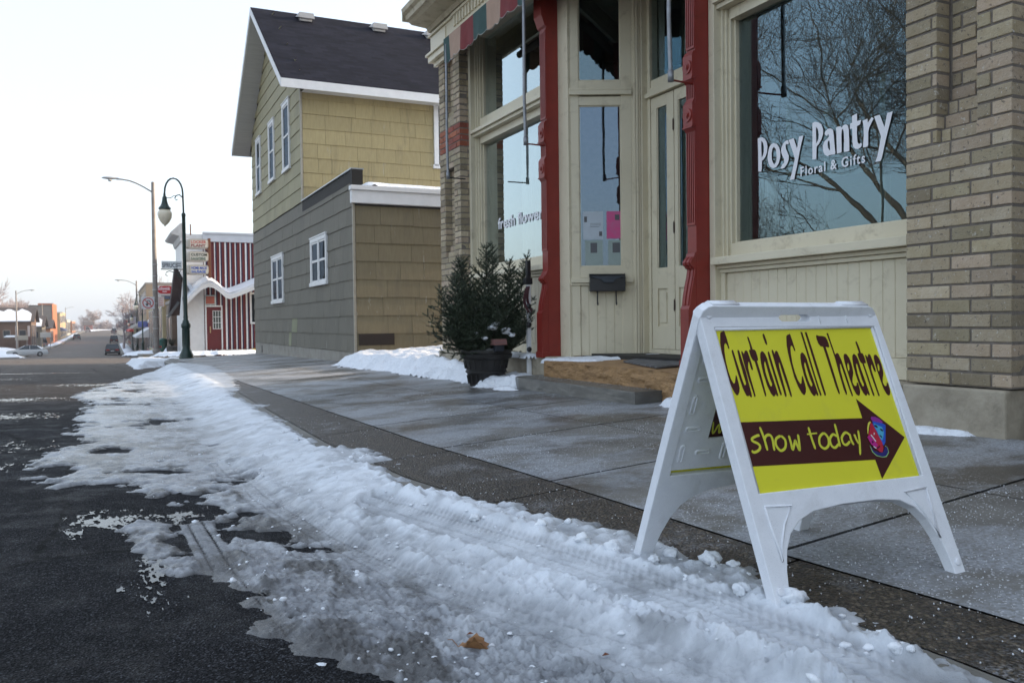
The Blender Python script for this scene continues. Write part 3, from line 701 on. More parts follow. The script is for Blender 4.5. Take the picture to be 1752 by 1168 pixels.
# red cast columns with rosettes, flutes and flared foot
def column(y0, y1, xback):
    mb = MB(); W_ = y1-y0; ym = (y0+y1)/2
    def prof(poly, ya, yb): mb.prism(poly, lambda a, b: (a, ya, b), lambda a, b: (a, yb, b))
    mb.box(4.112, xback, y0, y1, .34, 4.46)
    # flared foot: outline in x-z
    foot = [(4.12, .345), (4.035, .345), (4.035, .80), (4.05, .83), (4.058, .90), (4.075, .98), (4.092, 1.05), (4.100, 1.10), (4.098, 1.112), (4.082, 1.118), (4.078, 1.13), (4.062, 1.14), (4.055, 1.16), (4.066, 1.18), (4.09, 1.205), (4.100, 1.235), (4.12, 1.24)]
    prof(foot, y0+.004, y1-.004)
    foot2 = [(a-.006, b) for a, b in foot[3:-2]]+[(4.10, 1.2), (4.10, .83)]
    for t in (.18, .58): prof(foot2, y0+W_*t, y0+W_*(t+.22))
    mb.box(4.025, 4.115, y0-.01, y1+.005, .342, .40)
    def flutes(z0, z1):
        mb.box(4.102, 4.114, y0+.004, y1-.004, z0-.02, z0); mb.box(4.102, 4.114, y0+.004, y1-.004, z1, z1+.02)
        n = 4; w = (W_-.008)/(2*n+1)
        for i in range(n+1): mb.box(4.102, 4.114, y0+.004+2*i*w, y0+.004+(2*i+1)*w, z0, z1)
    flutes(1.47, 2.17); flutes(2.43, 2.54); flutes(2.83, 3.70)
    for zc in (2.30, 2.67):
        mb.box(4.078, 4.113, y0-.003, y1+.003, zc-.085, zc+.085); mb.box(4.070, 4.113, y0-.006, y1+.006, zc-.10, zc-.088)
        for rr_, dx in ((.052, .004), (.040, -.004), (.026, .008), (.016, .014)):
            n = 20; pts = [(ym+rr_*math.cos(2*math.pi*i/n), zc+rr_*math.sin(2*math.pi*i/n)) for i in range(n)]
            mb.prism(pts, lambda a, b, d=dx: (4.078-.004-max(d, .001), a, b), lambda a, b: (4.079, a, b))
        mb.prism([(4.113, zc+.085), (4.078, zc+.085), (4.10, zc+.12), (4.113, zc+.12)], lambda a, b: (a, y0+.002, b), lambda a, b: (a, y1-.002, b))
        mb.prism([(4.113, zc-.135), (4.10, zc-.125), (4.08, zc-.1), (4.113, zc-.1)], lambda a, b: (a, y0+.002, b), lambda a, b: (a, y1-.002, b))
    prof([(4.115, 3.74), (4.09, 3.76), (4.06, 3.84), (4.05, 3.86), (4.05, 4.2), (4.115, 4.2)], y0-.02, y1+.02)
    return mb.build('cast_iron_column', REDP, shop, bevel=.003)
column(7.80, 7.925, 4.37); column(5.335, 5.445, 4.30)

# recessed entry: splayed side panels, doors, floor stone
def splay(P0, P1, flip):
    """panel from P0 (street side) to P1 (door side); local u along, v up, w outwards"""
    d = Vector((P1[0]-P0[0], P1[1]-P0[1], 0)); L_ = d.length; d.normalize(); n = Vector((d.y, -d.x, 0))*(1 if not flip else -1)
    M = Matrix(((d.x, n.x, 0, P0[0]), (d.y, n.y, 0, P0[1]), (0, 0, 1, 0), (0, 0, 0, 1)))   # (u, w, z)
    f = MB(M); a, b = .095, L_-.225
    f.box(0, a, -.08, 0, .36, 4.46); f.box(b, L_-.12, -.08, 0, .36, 4.46)
    f.box(a, b, -.08, -.001, 1.155, 1.27); f.box(a, b, -.08, -.001, 2.91, 3.0); f.box(-.0, L_-.12, -.08, .035, 3.012, 3.055); f.box(0, L_-.12, -.08, .02, 3.06, 3.085)
    f.box(a, b, -.08, -.001, 3.09, 3.16); f.box(a, b, -.08, -.001, 4.36, 4.46)
    for (z0, z1) in ((1.27, 2.91), (3.16, 4.36)):
        f.box(a, a+.012, -.03, -.012, z0, z1); f.box(b-.012, b, -.03, -.012, z0, z1); f.box(a+.012, b-.012, -.03, -.012, z0, z0+.012); f.box(a+.012, b-.012, -.03, -.012, z1-.012, z1)
    for i, (w, x) in enumerate(((.12, 0), (.10, .014), (.075, .028), (.05, .014), (.03, 0))):
        f.box(L_-w, L_-w+.022, -.08, x, .36, 4.46)
    o = f.build('entry_window_frame', CREAM, shop, bevel=.003)
    s = MB(M); s.box(0, L_-.12, -.08, .035, 1.105, 1.152); s.box(0, L_-.12, -.08, .015, 1.08, 1.103); s.build('window_sill', CREAM, shop, bevel=.003)
    p = MB(M); n_ = int((L_-.12)/.083); w = (L_-.12-.02)/n_
    for i in range(n_): p.box(.01+i*w+.003, .01+(i+1)*w-.003, -.06, -.012, .36, 1.078)
    p.box(.0, L_-.12, -.07, -.018, .36, 1.076)
    p.build('beadboard_panel', CREAM, shop, bevel=.0025, seg=1)
    g = MB(M); g.poly([(a, -.02, 1.27), (b, -.02, 1.27), (b, -.02, 2.91), (a, -.02, 2.91)]); o1 = g.build('entry_pane', GLASSE, shop)
    g = MB(M); g.poly([(a, -.02, 3.16), (b, -.02, 3.16), (b, -.02, 4.36), (a, -.02, 4.36)]); g.build('transom_pane', GLASS, shop)
    return M, L_
MA, LA = splay((4.27, 7.60), (4.95, 7.28), False)
MR, LR = splay((4.27, 5.44), (4.95, 5.76), True)
mb = MB(); mb.box(4.925, 5.12, 7.262, 7.5, .34, 4.46); mb.build('corner_board', CREAM, shop, bevel=.003)
mb = MB(); mb.box(4.25, 4.40, 7.595, 7.80, .34, 4.46); mb.build('corner_board', CREAM, shop, bevel=.003)
mb = MB(); mb.box(4.25, 4.40, 5.445, 5.45, .34, 4.46); mb.build('corner_board', CREAM, shop, bevel=.003)
XD = 5.0
def leaf(y1, y0, gy1, gy0, name, lab=None):
    d = MB(); t = (XD, XD+.045)
    z0, z1 = .425, 2.955
    d.box(*t, gy1, y1-.003, z0, z1); d.box(*t, y0+.003, gy0, z0, z1)
    for za, zb in ((z0, .65), (1.03, 1.24), (2.84, z1)): d.box(*t, gy0, gy1, za, zb)
    d.box(XD+.018, XD+.04, gy0, gy1, .65, 1.03); d.box(XD+.006, XD+.03, gy0+.03, gy1-.03, .69, .99)
    for ya in (gy0, gy1-.01): d.box(XD+.010, XD+.02, ya, ya+.01, 1.24, 2.84)
    o = d.build(name, CREAM, shop, bevel=.003)
    g = MB(); g.poly([(XD+.02, gy0, 1.24), (XD+.02, gy1, 1.24), (XD+.02, gy1, 2.84), (XD+.02, gy0, 2.84)][::-1]); g.build('door_pane', GLASS, o)
    return o
lf = leaf(7.215, 6.83, 7.12, 6.95, 'door'); ld = leaf(6.825, 5.90, 6.765, 6.02, 'door')
for z in (2.62, 1.62, .86):
    h = MB(); h.tube([(XD-.008, 6.828, z-.05), (XD-.008, 6.828, z+.05)], .008, 8); h.tube([(XD-.008, 6.828, z-.06), (XD-.008, 6.828, z+.06)], .004, 6); h.build('hinge', fm('oxidised_brown_metal', (.06, .03, .02), .5), ld)
h = MB(); h.tube([(XD-.002, 6.10, 1.42), (XD-.05, 6.10, 1.42), (XD-.06, 6.08, 1.40), (XD-.06, 6.04, 1.38)], .011, 8); h.build('door_handle', PIPE, ld)
f = MB(); f.box(XD-.01, XD+.08, 7.218, 7.30, .36, 4.46); f.box(XD-.01, XD+.08, 5.74, 5.897, .36, 4.46); f.box(XD-.01, XD+.08, 5.90, 7.215, .34, .422)
f.box(XD-.045, XD+.08, 5.74, 7.26, 2.965, 3.01); f.box(XD-.02, XD+.08, 5.74, 7.25, 3.013, 3.06); f.box(XD, XD+.08, 5.9, 7.215, 3.063, 3.14); f.box(XD, XD+.08, 5.9, 7.215, 4.36, 4.46)
f.build('door_surround', CREAM, shop, bevel=.003)
g = MB(); g.poly([(XD+.02, 5.90, 3.14), (XD+.02, 7.215, 3.14), (XD+.02, 7.215, 4.36), (XD+.02, 5.90, 4.36)][::-1]); g.build('transom_pane', GLASS, shop)
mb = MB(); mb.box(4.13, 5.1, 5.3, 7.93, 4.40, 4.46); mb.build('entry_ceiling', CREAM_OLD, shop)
# ochre stone sill
import bmesh
def rough_slab(name, outline, z0, ztop, mat, parent=None, amp=.012, seed=3, step=.05, org=None, **k):
    bm = bmesh.new(); vs = [bm.verts.new((x, y, z0)) for x, y in outline]; f = bm.faces.new(vs)
    r = bmesh.ops.extrude_face_region(bm, geom=[f])
    for v in [e for e in r['geom'] if isinstance(e, bmesh.types.BMVert)]: v.co.z = ztop(v.co.x, v.co.y)
    bmesh.ops.recalc_face_normals(bm, faces=bm.faces)
    bmesh.ops.triangulate(bm, faces=bm.faces)
    for _ in range(7):
        es = [e for e in bm.edges if e.calc_length() > step*1.6]
        if not es: break
        bmesh.ops.subdivide_edges(bm, edges=es, cuts=1); bmesh.ops.triangulate(bm, faces=[f for f in bm.faces if len(f.verts) > 3])
    P = np.array([v.co[:] for v in bm.verts])
    n = fbm((P[:, 0]+P[:, 1])*9, P[:, 2]*22+P[:, 0]*3, 4, seed)-.5
    bm.normal_update()
    for v, q in zip(bm.verts, n):
        side = 1-abs(v.normal.z); v.co += v.normal*(q*amp*2*(side+.25))
    mb = MB(); mb.v = [tuple(v.co) for v in bm.verts]; bm.verts.index_update(); mb.f = [[v.index for v in f.verts] for f in bm.faces]; mb.mi = [0]*len(mb.f); mb.col = [(1, 1, 1)]*len(mb.f)
    bm.free(); return mb.build(name, mat, parent, org=org, smooth=False, **k)
rough_slab('door_sill_stone', [(3.935, 4.95), (5.08, 4.95), (5.08, 7.62), (3.955, 7.62)], .04, lambda x, y: .312+.045*(x-3.95)+.004*(y-6), ORSTONE, shop, amp=.014)
cs = rough_slab('concrete_step', [(3.69, 5.57), (4.05, 5.57), (4.05, 7.86), (3.80, 7.86), (3.72, 7.80), (3.685, 7.66)], .0, lambda x, y: .158+.01*(x-3.7), WETCON, None, amp=.004, seed=9, org=(3.85, 6.7, .03),
          label='low dark wet concrete slab lying before the ochre stone doorway', cat='step')
# snow dusting on the sill stone
drift([(3.99, 7.62), (4.05, 7.2), (4.2, 6.95), (4.30, 7.0), (4.5, 6.95), (4.9, 6.7), (4.98, 6.9), (4.93, 7.27), (4.3, 7.56), (4.12, 7.78), (4.0, 7.8)], .022, lambda X, Y: .316+.045*(X-3.95)+0*Y, step=.015, edge=.06, seed=21)
drift([(3.98, 8.0), (4.0, 9.9), (4.2, 9.9), (4.2, 8.0)], .02, lambda X, Y: .353+0*X, step=.02, edge=.05, seed=22)

# entablature, cornice
e = MB()
for x, z0, z1 in ((4.06, 4.20, 4.26), (4.00, 4.262, 4.34), (3.97, 4.342, 4.375), (4.03, 4.377, 4.60), (4.0, 4.602, 4.635)): e.box(x, 4.108 if z0 < 4.5 else 4.5, 2.78-(4.11-x), 10.94+(4.11-x), z0, z1)
y = 10.12
e.box(4.015, 4.1, 10.42, 10.98, 4.40, 4.58); e.box(4.109, 4.5, 2.79, 10.92, 4.47, 4.60)
e.build('entablature', CREAM, shop, bevel=.004)
e = MB()
while y > 2.9:
    e.box(4.005, 4.04, y-.055, y, 4.47, 4.60); y -= .098
e.box(3.99, 4.04, 2.8, 10.16, 4.605, 4.638)
e.build('dentil_band', CREAM, shop, bevel=.003)
c = MB()
c.prism([(4.2, 4.64), (3.98, 4.65), (3.95, 4.70), (3.74, 4.72), (3.70, 4.75), (3.66, 4.76), (3.65, 4.82), (3.61, 4.85), (3.60, 4.91), (4.3, 5.05), (4.3, 4.64)],
        lambda a, b: (a, 2.6, b), lambda a, b: (a, 10.96, b))
c.box(3.62, 4.3, 10.965, 11.0, 4.76, 4.90)
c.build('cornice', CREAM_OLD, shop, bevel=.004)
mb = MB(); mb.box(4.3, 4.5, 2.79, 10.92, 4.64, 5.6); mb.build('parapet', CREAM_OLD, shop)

# lettering on the panes
def letters(block, f3):
    mb = MB(); out = {}
    rows = []
    for ln in block.strip().split('\n'):
        k, rest = ln.split(' ', 1); pts = [tuple(float(q) for q in p.split(',')) for p in rest.split()]; rows.append((k, pts))
    used_ = set()
    def inside(p, poly):
        c = False; n = len(poly)
        for i in range(n):
            x1, y1 = poly[i]; x2, y2 = poly[(i+1) % n]
            if (y1 > p[1]) != (y2 > p[1]) and p[0] < (x2-x1)*(p[1]-y1)/(y2-y1)+x1: c = not c
        return c
    holes = [(k, p) for k, p in rows if k.endswith('#')]
    for k, p in rows:
        if k.endswith('#'): continue
        hs = [h for _, h in holes if inside(h[len(h)//2], p) or inside(h[0], p)]
        loops = [p]+hs; tri = tessellate_polygon([[Vector((a, b, 0)) for a, b in l] for l in loops])
        flat = [q for l in loops for q in l]; mb.add([f3(a, b) for a, b in flat], [tuple(t) for t in tri])
    return mb
POSY = """P 4980,2066 4958,2070 4928,2065 4902,2049 4883,2021 4876,1987 4881,1947 4897,1917 4919,1899 4936,1894 4938,1835 4943,1821 4943,1814 4976,1819 4976,1939
P# 4942,2044 4923,2022 4914,1990 4916,1957 4926,1930 4938,1917 4942,1988
o 4810,2000 4779,1988 4756,1960 4744,1922 4745,1883 4760,1845 4785,1821 4816,1818 4845,1831 4866,1860 4876,1899 4871,1942 4857,1980 4836,1998
o# 4810,1973 4790,1952 4782,1915 4782,1875 4793,1851 4806,1845 4821,1860 4832,1891 4832,1931 4826,1959
s 4670,1995 4658,1974 4666,1962 4683,1970 4691,1959 4686,1933 4671,1905 4659,1881 4661,1850 4679,1821 4704,1803 4724,1799 4742,1806 4729,1822 4719,1835 4709,1833 4704,1846 4709,1869 4726,1897 4736,1924 4733,1953 4718,1975 4695,1990
y 4660,1992 4611,1997 4578,1918 4558,1996 4517,1996 4541,1930 4559,1870 4578,1796 4596,1743 4606,1705 4651,1707 4630,1752 4612,1809 4600,1850 4609,1876 4634,1934
P 4432,2063 4412,2068 4379,2058 4350,2038 4335,2002 4335,1970 4350,1936 4375,1908 4394,1895 4396,1850 4397,1816 4402,1810 4433,1815 4432,1940
P# 4399,2032 4382,2012 4374,1977 4377,1945 4391,1925 4398,1917
a 4323,1971 4315,1982 4293,1995 4269,1994 4248,1980 4242,1954 4238,1918 4233,1861 4227,1823 4233,1813 4262,1816 4278,1815 4299,1813 4323,1829 4336,1856 4338,1889 4326,1915 4299,1930 4282,1942 4288,1960 4302,1950 4315,1957
a# 4291,1912 4280,1914 4275,1893 4273,1852 4281,1849 4291,1868 4295,1893
n 4220,1986 4209,1992 4181,1989 4173,1978 4158,1991 4138,1992 4120,1981 4113,1956 4110,1896 4108,1817 4113,1812 4151,1813 4154,1820 4152,1885 4154,1944 4163,1968 4171,1964 4175,1929 4173,1821 4179,1815 4215,1814 4216,1897
t 4085,2036 4045,2043 4044,1994 4011,1994 4019,1967 4045,1961 4046,1910 4042,1863 4035,1846 4024,1842 4014,1849 4003,1836 4014,1819 4036,1812 4061,1818 4077,1835 4083,1871 4084,1953 4105,1956 4100,1988 4085,1993
r 4000,1986 3961,1991 3958,1965 3927,1993 3911,1982 3923,1965 3946,1932 3954,1907 3955,1823 3961,1813 3997,1813 3990,1891 3992,1950
y 3908,1993 3864,1995 3828,1909 3807,1992 3767,1993 3784,1935 3807,1866 3830,1788 3849,1720 3860,1703 3900,1705 3883,1737 3865,1810 3855,1857 3876,1910"""
def posyf(a, b): return (4.412, a/1000, b/1000)
pm_ = letters(POSY, posyf)
def flipup(mb, dirv):
    for i, f in enumerate(mb.f):
        a, b, c = (Vector(mb.v[j]) for j in f[:3])
        if (b-a).cross(c-a).dot(Vector(dirv)) < 0: mb.f[i] = f[::-1]
flipup(pm_, (-1, 0, 0)); pm_.build('lettering', WINK, paneR)
def text(s, size, f3, dirv, mat, name, parent=None, sx=1, bold=0, org=None, space=1.0, **k):
    cu = bpy.data.curves.new('t', 'FONT'); cu.body = s; cu.size = size; cu.offset = bold; cu.space_character = space; cu.resolution_u = 4
    o = bpy.data.objects.new('t', cu); COL.objects.link(o)
    dg = bpy.context.evaluated_depsgraph_get(); me = bpy.data.meshes.new_from_object(o.evaluated_get(dg))
    mb = MB(); mb.add([f3(v.co.x*sx, v.co.y) for v in me.vertices], [tuple(p.vertices) for p in me.polygons]); flipup(mb, dirv)
    bpy.data.objects.remove(o); bpy.data.curves.remove(cu); bpy.data.meshes.remove(me)
    return mb.build(name, mat, parent, org=org, **k)
text('Floral & Gifts', .092, lambda a, b: (4.411, 4.55-a, 1.716+b), (-1, 0, 0), WINK, 'lettering', paneR, sx=.93, space=1.2, bold=.0015)
text('fresh flowers', .19, lambda a, b: (4.411, 9.70-a, 1.875+b), (-1, 0, 0), WINK, 'lettering', paneL, sx=1.30, bold=.004)

# awning: rolled valance with pipe arms
AWC = [pm('awning_green_canvas', (.030, .075, .07), (.024, .06, .056), 14, .85, 200, .001), pm('awning_tan_canvas', (.40, .27, .20), (.34, .23, .17), 14, .85, 200, .001), pm('awning_maroon_canvas', (.19, .028, .030), (.15, .022, .024), 14, .85, 200, .001)]
aw = MB(); y = 10.07; k = 0; seg = 12; first = True; tris = []
while y > 2.9:
    w = .19 if first else .385; first = False
    n = seg if w > .3 else seg//2
    for i in range(n):
        ya, yb = y-w*i/n, y-w*(i+1)/n
        def zb_(yy): return 3.955+.035*abs(math.sin(math.pi*(yy-10.07)/.1925))**.7*(-1)+.035
        def xo(yy, t): return 3.86+.012*math.sin(yy*9)*t+.007*math.sin(yy*23+1)*t
        for (t0, t1) in ((0, .5), (.5, 1)):
            P = []
            for (yy, t) in ((ya, t0), (yb, t0), (yb, t1), (ya, t1)): P.append((xo(yy, t), yy, 4.27+(zb_(yy)-4.27)*t))
            aw.add(P, [(0, 1, 2, 3)], mi=k % 3)
        P = []
        for (yy, x, z) in ((ya, 3.86, 4.27), (ya, 3.968, 4.335), (yb, 3.968, 4.335), (yb, 3.86, 4.27)): P.append((x, yy, z))
        aw.add(P, [(0, 1, 2, 3)], mi=k % 3)
    y -= w; k += 1
awn = aw.build('awning', AWC, shop)
so_ = awn.modifiers.new('Solid', 'SOLIDIFY'); so_.thickness = .004
ed = MB(); pts = []
yy = 10.07
while yy > 2.95: pts.append((3.858+.019*math.sin(yy*9), yy, 3.955+.035-.035*abs(math.sin(math.pi*(yy-10.07)/.1925))**.7-.002)); yy -= .02
ed.tube(pts, .004, 5); ed.build('scalloped_trim', fm('pale_canvas_tape', (.5, .48, .45), .9), awn)
ro_ = MB(); ro_.tube([(3.94, 10.04, 4.20), (3.94, 2.9, 4.20)], .045, 14); ro_.build('awning_roller', fm('canvas_roll', (.12, .10, .09), .9), awn)
for yk, z1 in ((10.0, 3.99), (7.80, 3.98), (5.32, 3.98), (2.96, 3.98)):
    p = MB(); bend = .025
    p.tube([(3.865, yk+.0, z1+.2), (3.862, yk, 3.6), (3.858, yk, 3.0), (3.862, yk-.01, 2.60), (3.864, yk-.01, 2.53)], .0165, 10); p.tube([(3.864, yk-.01, 2.60), (3.864, yk-.01, 2.515)], .024, 10)
    a = p.build('awning_arm', PIPE, awn, smooth=True)
    p = MB(); p.tube([(3.864, yk-.01, 2.53), (3.99, yk+.02, 2.535), (4.12, yk+.05, 2.54)], .008, 8); p.build('arm_bracket', REDP if yk > 5 and yk < 9 else BLACKP, a)

# things inside / on the entry
def onA(u, w, z): return MA @ Vector((u, w, z))
mbx = thing('mailbox', 'black wall mailbox with two newspaper hooks below the entry window', 'mailbox', onA(.365, .0, 1.0))
m = MB(MA); m.box(.185, .545, .001, .10, 1.015, 1.15); m.prism([(.001, 1.15), (.10, 1.15), (.06, 1.19), (.001, 1.195)], lambda a, b: (.185, a, b), lambda a, b: (.545, a, b)); m.build('box_body', BLACKP, mbx, bevel=.005)
m = MB(MA); m.prism([(.20, 1.165), (.53, 1.165), (.42, 1.125), (.40, 1.10), (.33, 1.10), (.30, 1.13)], lambda a, b: (a, .101, b), lambda a, b: (a, .112-.0*(b), b)); m.prism([(.30, 1.135), (.43, 1.135), (.42, 1.105), (.32, 1.105)], lambda a, b: (a, .112, b), lambda a, b: (a, .13, b)); m.build('lid', fm('blue_black_metal', (.02, .03, .045), .35), mbx, bevel=.002)
text('3 0 6', .028, lambda a, b: MA @ Vector((.33+a, .0665, 1.163+b)), MA.to_3x3() @ Vector((0, 1, 0)), fm('dull_grey_digits', (.25, .25, .25), .5), 'house_number', mbx)
for u in (.265, .455):
    m = MB(MA); m.tube([(u, .05, 1.02), (u, .045, .93), (u, .05, .885), (u, .075, .878), (u, .085, .90)], .007, 8); m.build('paper_hook', BLACKP, mbx)
PAPW = fm('white_flyer_paper', (.50, .56, .62), .8); PAPP = pm('pink_flyer_paper', (.62, .08, .24), (.50, .14, .27), 14, .8); PAPG = fm('pale_green_flyer_paper', (.33, .40, .38), .8); INK = fm('grey_print', (.12, .12, .13), .8)
def flyer(u0, u1, z0, z1, mat, label, pic, cat='poster'):
    t = thing('flyer', label, cat, onA((u0+u1)/2, -.03, z0), 'flyers taped to the entry window')
    m = MB(MA); m.box(u0, u1, -.0185, -.017, z0, z1); m.build('sheet', mat, t)
    m = MB(MA)
    for (a, b, c, d) in pic: m.box(u0+(u1-u0)*a, u0+(u1-u0)*b, -.0169, -.0163, z0+(z1-z0)*c, z0+(z1-z0)*d)
    m.build('printed_picture', INK, t)
flyer(.130, .335, 1.55, 1.835, PAPW, 'white flyer with small corner pictures in the entry window', [(.06, .2, .62, .82), (.8, .95, .12, .28), (.35, .9, .5, .515), (.35, .9, .56, .575), (.35, .8, .44, .455)])
flyer(.372, .585, 1.555, 1.835, PAPP, 'bright pink flyer taped to the entry window glass', [(.4, .62, .68, .88)])
flyer(.150, .330, 1.285, 1.54, PAPG, 'pale green flyer with square picture under the white flyer', [(.3, .68, .5, .9)])
flyer(.385, .565, 1.285, 1.54, PAPG, 'pale green flyer with square picture under the pink flyer', [(.25, .68, .5, .9)])
m = MB(); zf = lambda x: .3345+.045*(x-3.95)
m.add([(x, y, zf(x)) for x, y in ((4.02, 5.75), (4.60, 5.75), (4.95, 6.1), (4.75, 6.85), (4.25, 6.60))]+[(x, y, zf(x)-.014) for x, y in ((4.02, 5.75), (4.60, 5.75), (4.95, 6.1), (4.75, 6.85), (4.25, 6.60))], [(0, 1, 2, 3, 4)]+[(i, (i+1) % 5, 5+(i+1) % 5, 5+i) for i in range(5)])
m.build('doormat', pm('black_ribbed_rubber', (.02, .02, .02), (.20, .20, .21), 6, .6, 90, .003, stretch=(1, 3, 1)), org=(4.5, 6.3, .35), label='dark rubber doormat dusted with salt on the stone doorstep', cat='doormat')
# things seen dimly through the glass
FAB = fm('drape_fabric', (.42, .43, .40), .9)
def drape(y0, y1, z0, z1, x, name='window_drape', lab='', mat=FAB):
    m = MB(); n = 60; P = []
    for i in range(n+1):
        y = y0+(y1-y0)*i/n; P.append((x+.02*math.sin(i*1.3), y))
    for (a, b), (c, d) in zip(P[:-1], P[1:]): m.add([(a, b, z0), (c, d, z0), (c*.5+x*.5, d, z1), (a*.5+x*.5, b, z1)], [(0, 1, 2, 3)])
    return m.build(name, mat, org=(x, (y0+y1)/2, z0), label=lab, cat='curtain')
drape(8.06, 9.45, 1.36, 2.98, 4.62, lab='pale drape hanging behind the fresh flowers window')
drape(4.98, 5.16, 1.22, 1.80, 4.60, lab='short pale cloth hung at the left edge of the biggest window')
GR = fm('green_painted_shelf', (.05, .09, .07), .7)
t = thing('display_shelf', 'dark shelf of potted goods just inside the biggest window', 'shelf', (5.1, 4.9, .38))
m = MB(); m.box(4.85, 5.3, 4.2, 5.15, 1.05, 1.09); m.box(4.85, 5.3, 4.2, 5.15, 1.75, 1.78); m.box(4.85, 4.9, 4.2, 4.25, .38, 2.4); m.box(4.85, 4.9, 5.1, 5.15, .38, 2.4); m.box(5.25, 5.3, 4.2, 4.25, .38, 2.4); m.box(5.25, 5.3, 5.1, 5.15, .38, 2.4); m.build('rack', GR, t)
for i, (y, z) in enumerate(((4.35, 1.09), (4.6, 1.09), (4.85, 1.09), (4.4, 1.78), (4.9, 1.78))):
    m = MB(); m.lathe([(.05, z), (.07, z+.12), (.075, z+.13), (.06, z+.13)], 5.05, y, 14); m.build('pot', fm('terracotta', (.18, .07, .04), .8) if i % 2 else fm('sage_glaze', (.12, .18, .14), .4), t)
# ------------------------------------------------------------------ folding sidewalk sign
P1 = Vector((1.47, 1.59, 0)); P2 = Vector((2.10, 1.565, 0)); Q1 = Vector((1.45, 2.20, 0))
ztop = .77; Tp = (P1+Q1)/2+Vector((0, 0, ztop))
Us = (P2-P1).normalized()
def half(F1):
    V_ = (Tp-F1).normalized(); n = Us.cross(V_).normalized()
    if n.y*(F1.y-1.9) < 0: n = -n     # outward normal
    return Matrix(((Us.x, V_.x, n.x, F1.x), (Us.y, V_.y, n.y, F1.y), (Us.z, V_.z, n.z, F1.z), (0, 0, 0, 1))), n
sign = thing('sidewalk_sign', 'white plastic folding sandwich board with yellow theatre poster and maroon arrow', 'sandwich board', (P1+P2+Q1*2)/4)
def trap(t, x0, x1): return x0+(x1-x0)*t
def sign_half(F1, front):
    M, n = half(F1); Lh = .832; lw = .645
    def f(z): return lambda a, b: M @ Vector((a, b, z))
    # outline: left leg, arch, right leg, rounded top
    out = [(-.004, 0), (.041, 0), (.048, .05), (.058, .095), (.074, .14), (.10, .18), (.14, .21), (.193, .229), (.30, .238), (.42, .238), (.499, .229), (.545, .205), (.575, .17), (.596, .12), (.607, .07), (.612, .03), (.612, 0), (.652, 0)]
    out += [(.648, .4), (.640, .775), (.634, .800), (.618, .816), (.597, .822)]
    out += [(.035, .826), (.018, .823), (.004, .812), (-.003, .790), (-.005, .4)]
    win = [(.034, .290), (.612, .290), (.618, .745), (.036, .750)]
    hand = [(.268, .772), (.276, .765), (.372, .765), (.380, .772), (.380, .790), (.372, .797), (.276, .797), (.268, .790)]
    mb = MB(); T = .034
    # rim ring (outline minus window minus hand hole), as prism with holes
    loops = [out, win[::-1], hand[::-1]]
    flat = [q for l in loops for q in l]; tri = tessellate_polygon([[Vector((a, b, 0)) for a, b in l] for l in loops])
    N_ = len(flat)
    mb.add([M @ Vector((a, b, 0)) for a, b in flat]+[M @ Vector((a, b, -T)) for a, b in flat],
           [tuple(t) for t in tri]+[tuple(N_+i for i in reversed(t)) for t in tri])
    b0 = 0
    F = []
    for l in loops:
        k = len(l)
        for i in range(k): F.append((b0+i, b0+(i+1) % k, N_+b0+(i+1) % k, N_+b0+i))
        b0 += k
    mb.add([M @ Vector((a, b, 0)) for a, b in flat]+[M @ Vector((a, b, -T)) for a, b in flat], F)
    o = mb.build('front_frame' if front else 'rear_frame', PLASTIC, sign, bevel=.005, seg=3)
    # weld the duplicated rims so the bevel rounds them
    bm = bmesh.new(); bm.from_mesh(o.data); bmesh.ops.remove_doubles(bm, verts=bm.verts, dist=1e-5); bmesh.ops.recalc_face_normals(bm, faces=bm.faces); bm.to_mesh(o.data); bm.free()
    # stepped inner lip, gussets, rivets, label plate
    d = MB()
    def bar(a0, a1, b0_, b1, z0, z1):
        P = [M @ Vector(p) for p in ((a0, b0_, z0), (a1, b0_, z0), (a1, b1, z0), (a0, b1, z0), (a0, b0_, z1), (a1, b0_, z1), (a1, b1, z1), (a0, b1, z1))]
        d.add(P, [(0, 3, 2, 1), (4, 5, 6, 7), (0, 1, 5, 4), (1, 2, 6, 5), (2, 3, 7, 6), (3, 0, 4, 7)])
    bar(.030, .040, .290, .750, -.012, -.004); bar(.606, .616, .290, .745, -.012, -.004); bar(.04, .606, .742, .752, -.012, -.002)
    bar(.035, .125, .825, .8295, -.028, .001); bar(.50, .60, .821, .8265, -.028, .001)
    def tube3(pts, r): d.tube([M @ Vector(p) for p in pts], r, 8)
    for sx_ in (0, 1):
        g = [(.040, .255, 0), (.125, .250, 0), (.088, .205, 0), (.06, .155, 0), (.049, .115, 0), (.040, .255, 0)]
        if sx_: g = [(.648-a, b, c) for a, b, c in g]
        tube3(g, .0035)
    for (a, b) in ((.026, .785), (.612, .785), (.018, .045), (.634, .045)):
        p = [M @ Vector((a, b, 0)), M @ Vector((a, b, .003)), M @ Vector((a, b, .004))]; d.tube(p, [.011, .010, .007], 16)
    tube3([(.412, .757, 0), (.412, .795, 0)], .002); tube3([(.515, .757, 0), (.515, .795, 0)], .002); tube3([(.412, .795, 0), (.515, .795, 0)], .002)
    for i in range(7): tube3([(.430+.011*i, .778, 0), (.430+.011*i+(.003 if i % 2 else -.002), .788, 0)], .0012)
    d.build('moulded_rib', PLASTIC, o, smooth=True)
    return M, n, o
MF, nF, of = sign_half(P1, True)
MRr, nR, orr = sign_half(Q1, False)
# foot extensions sink into the snow
def pf(a, b, z=-.004): return MF @ Vector((a, b, z))
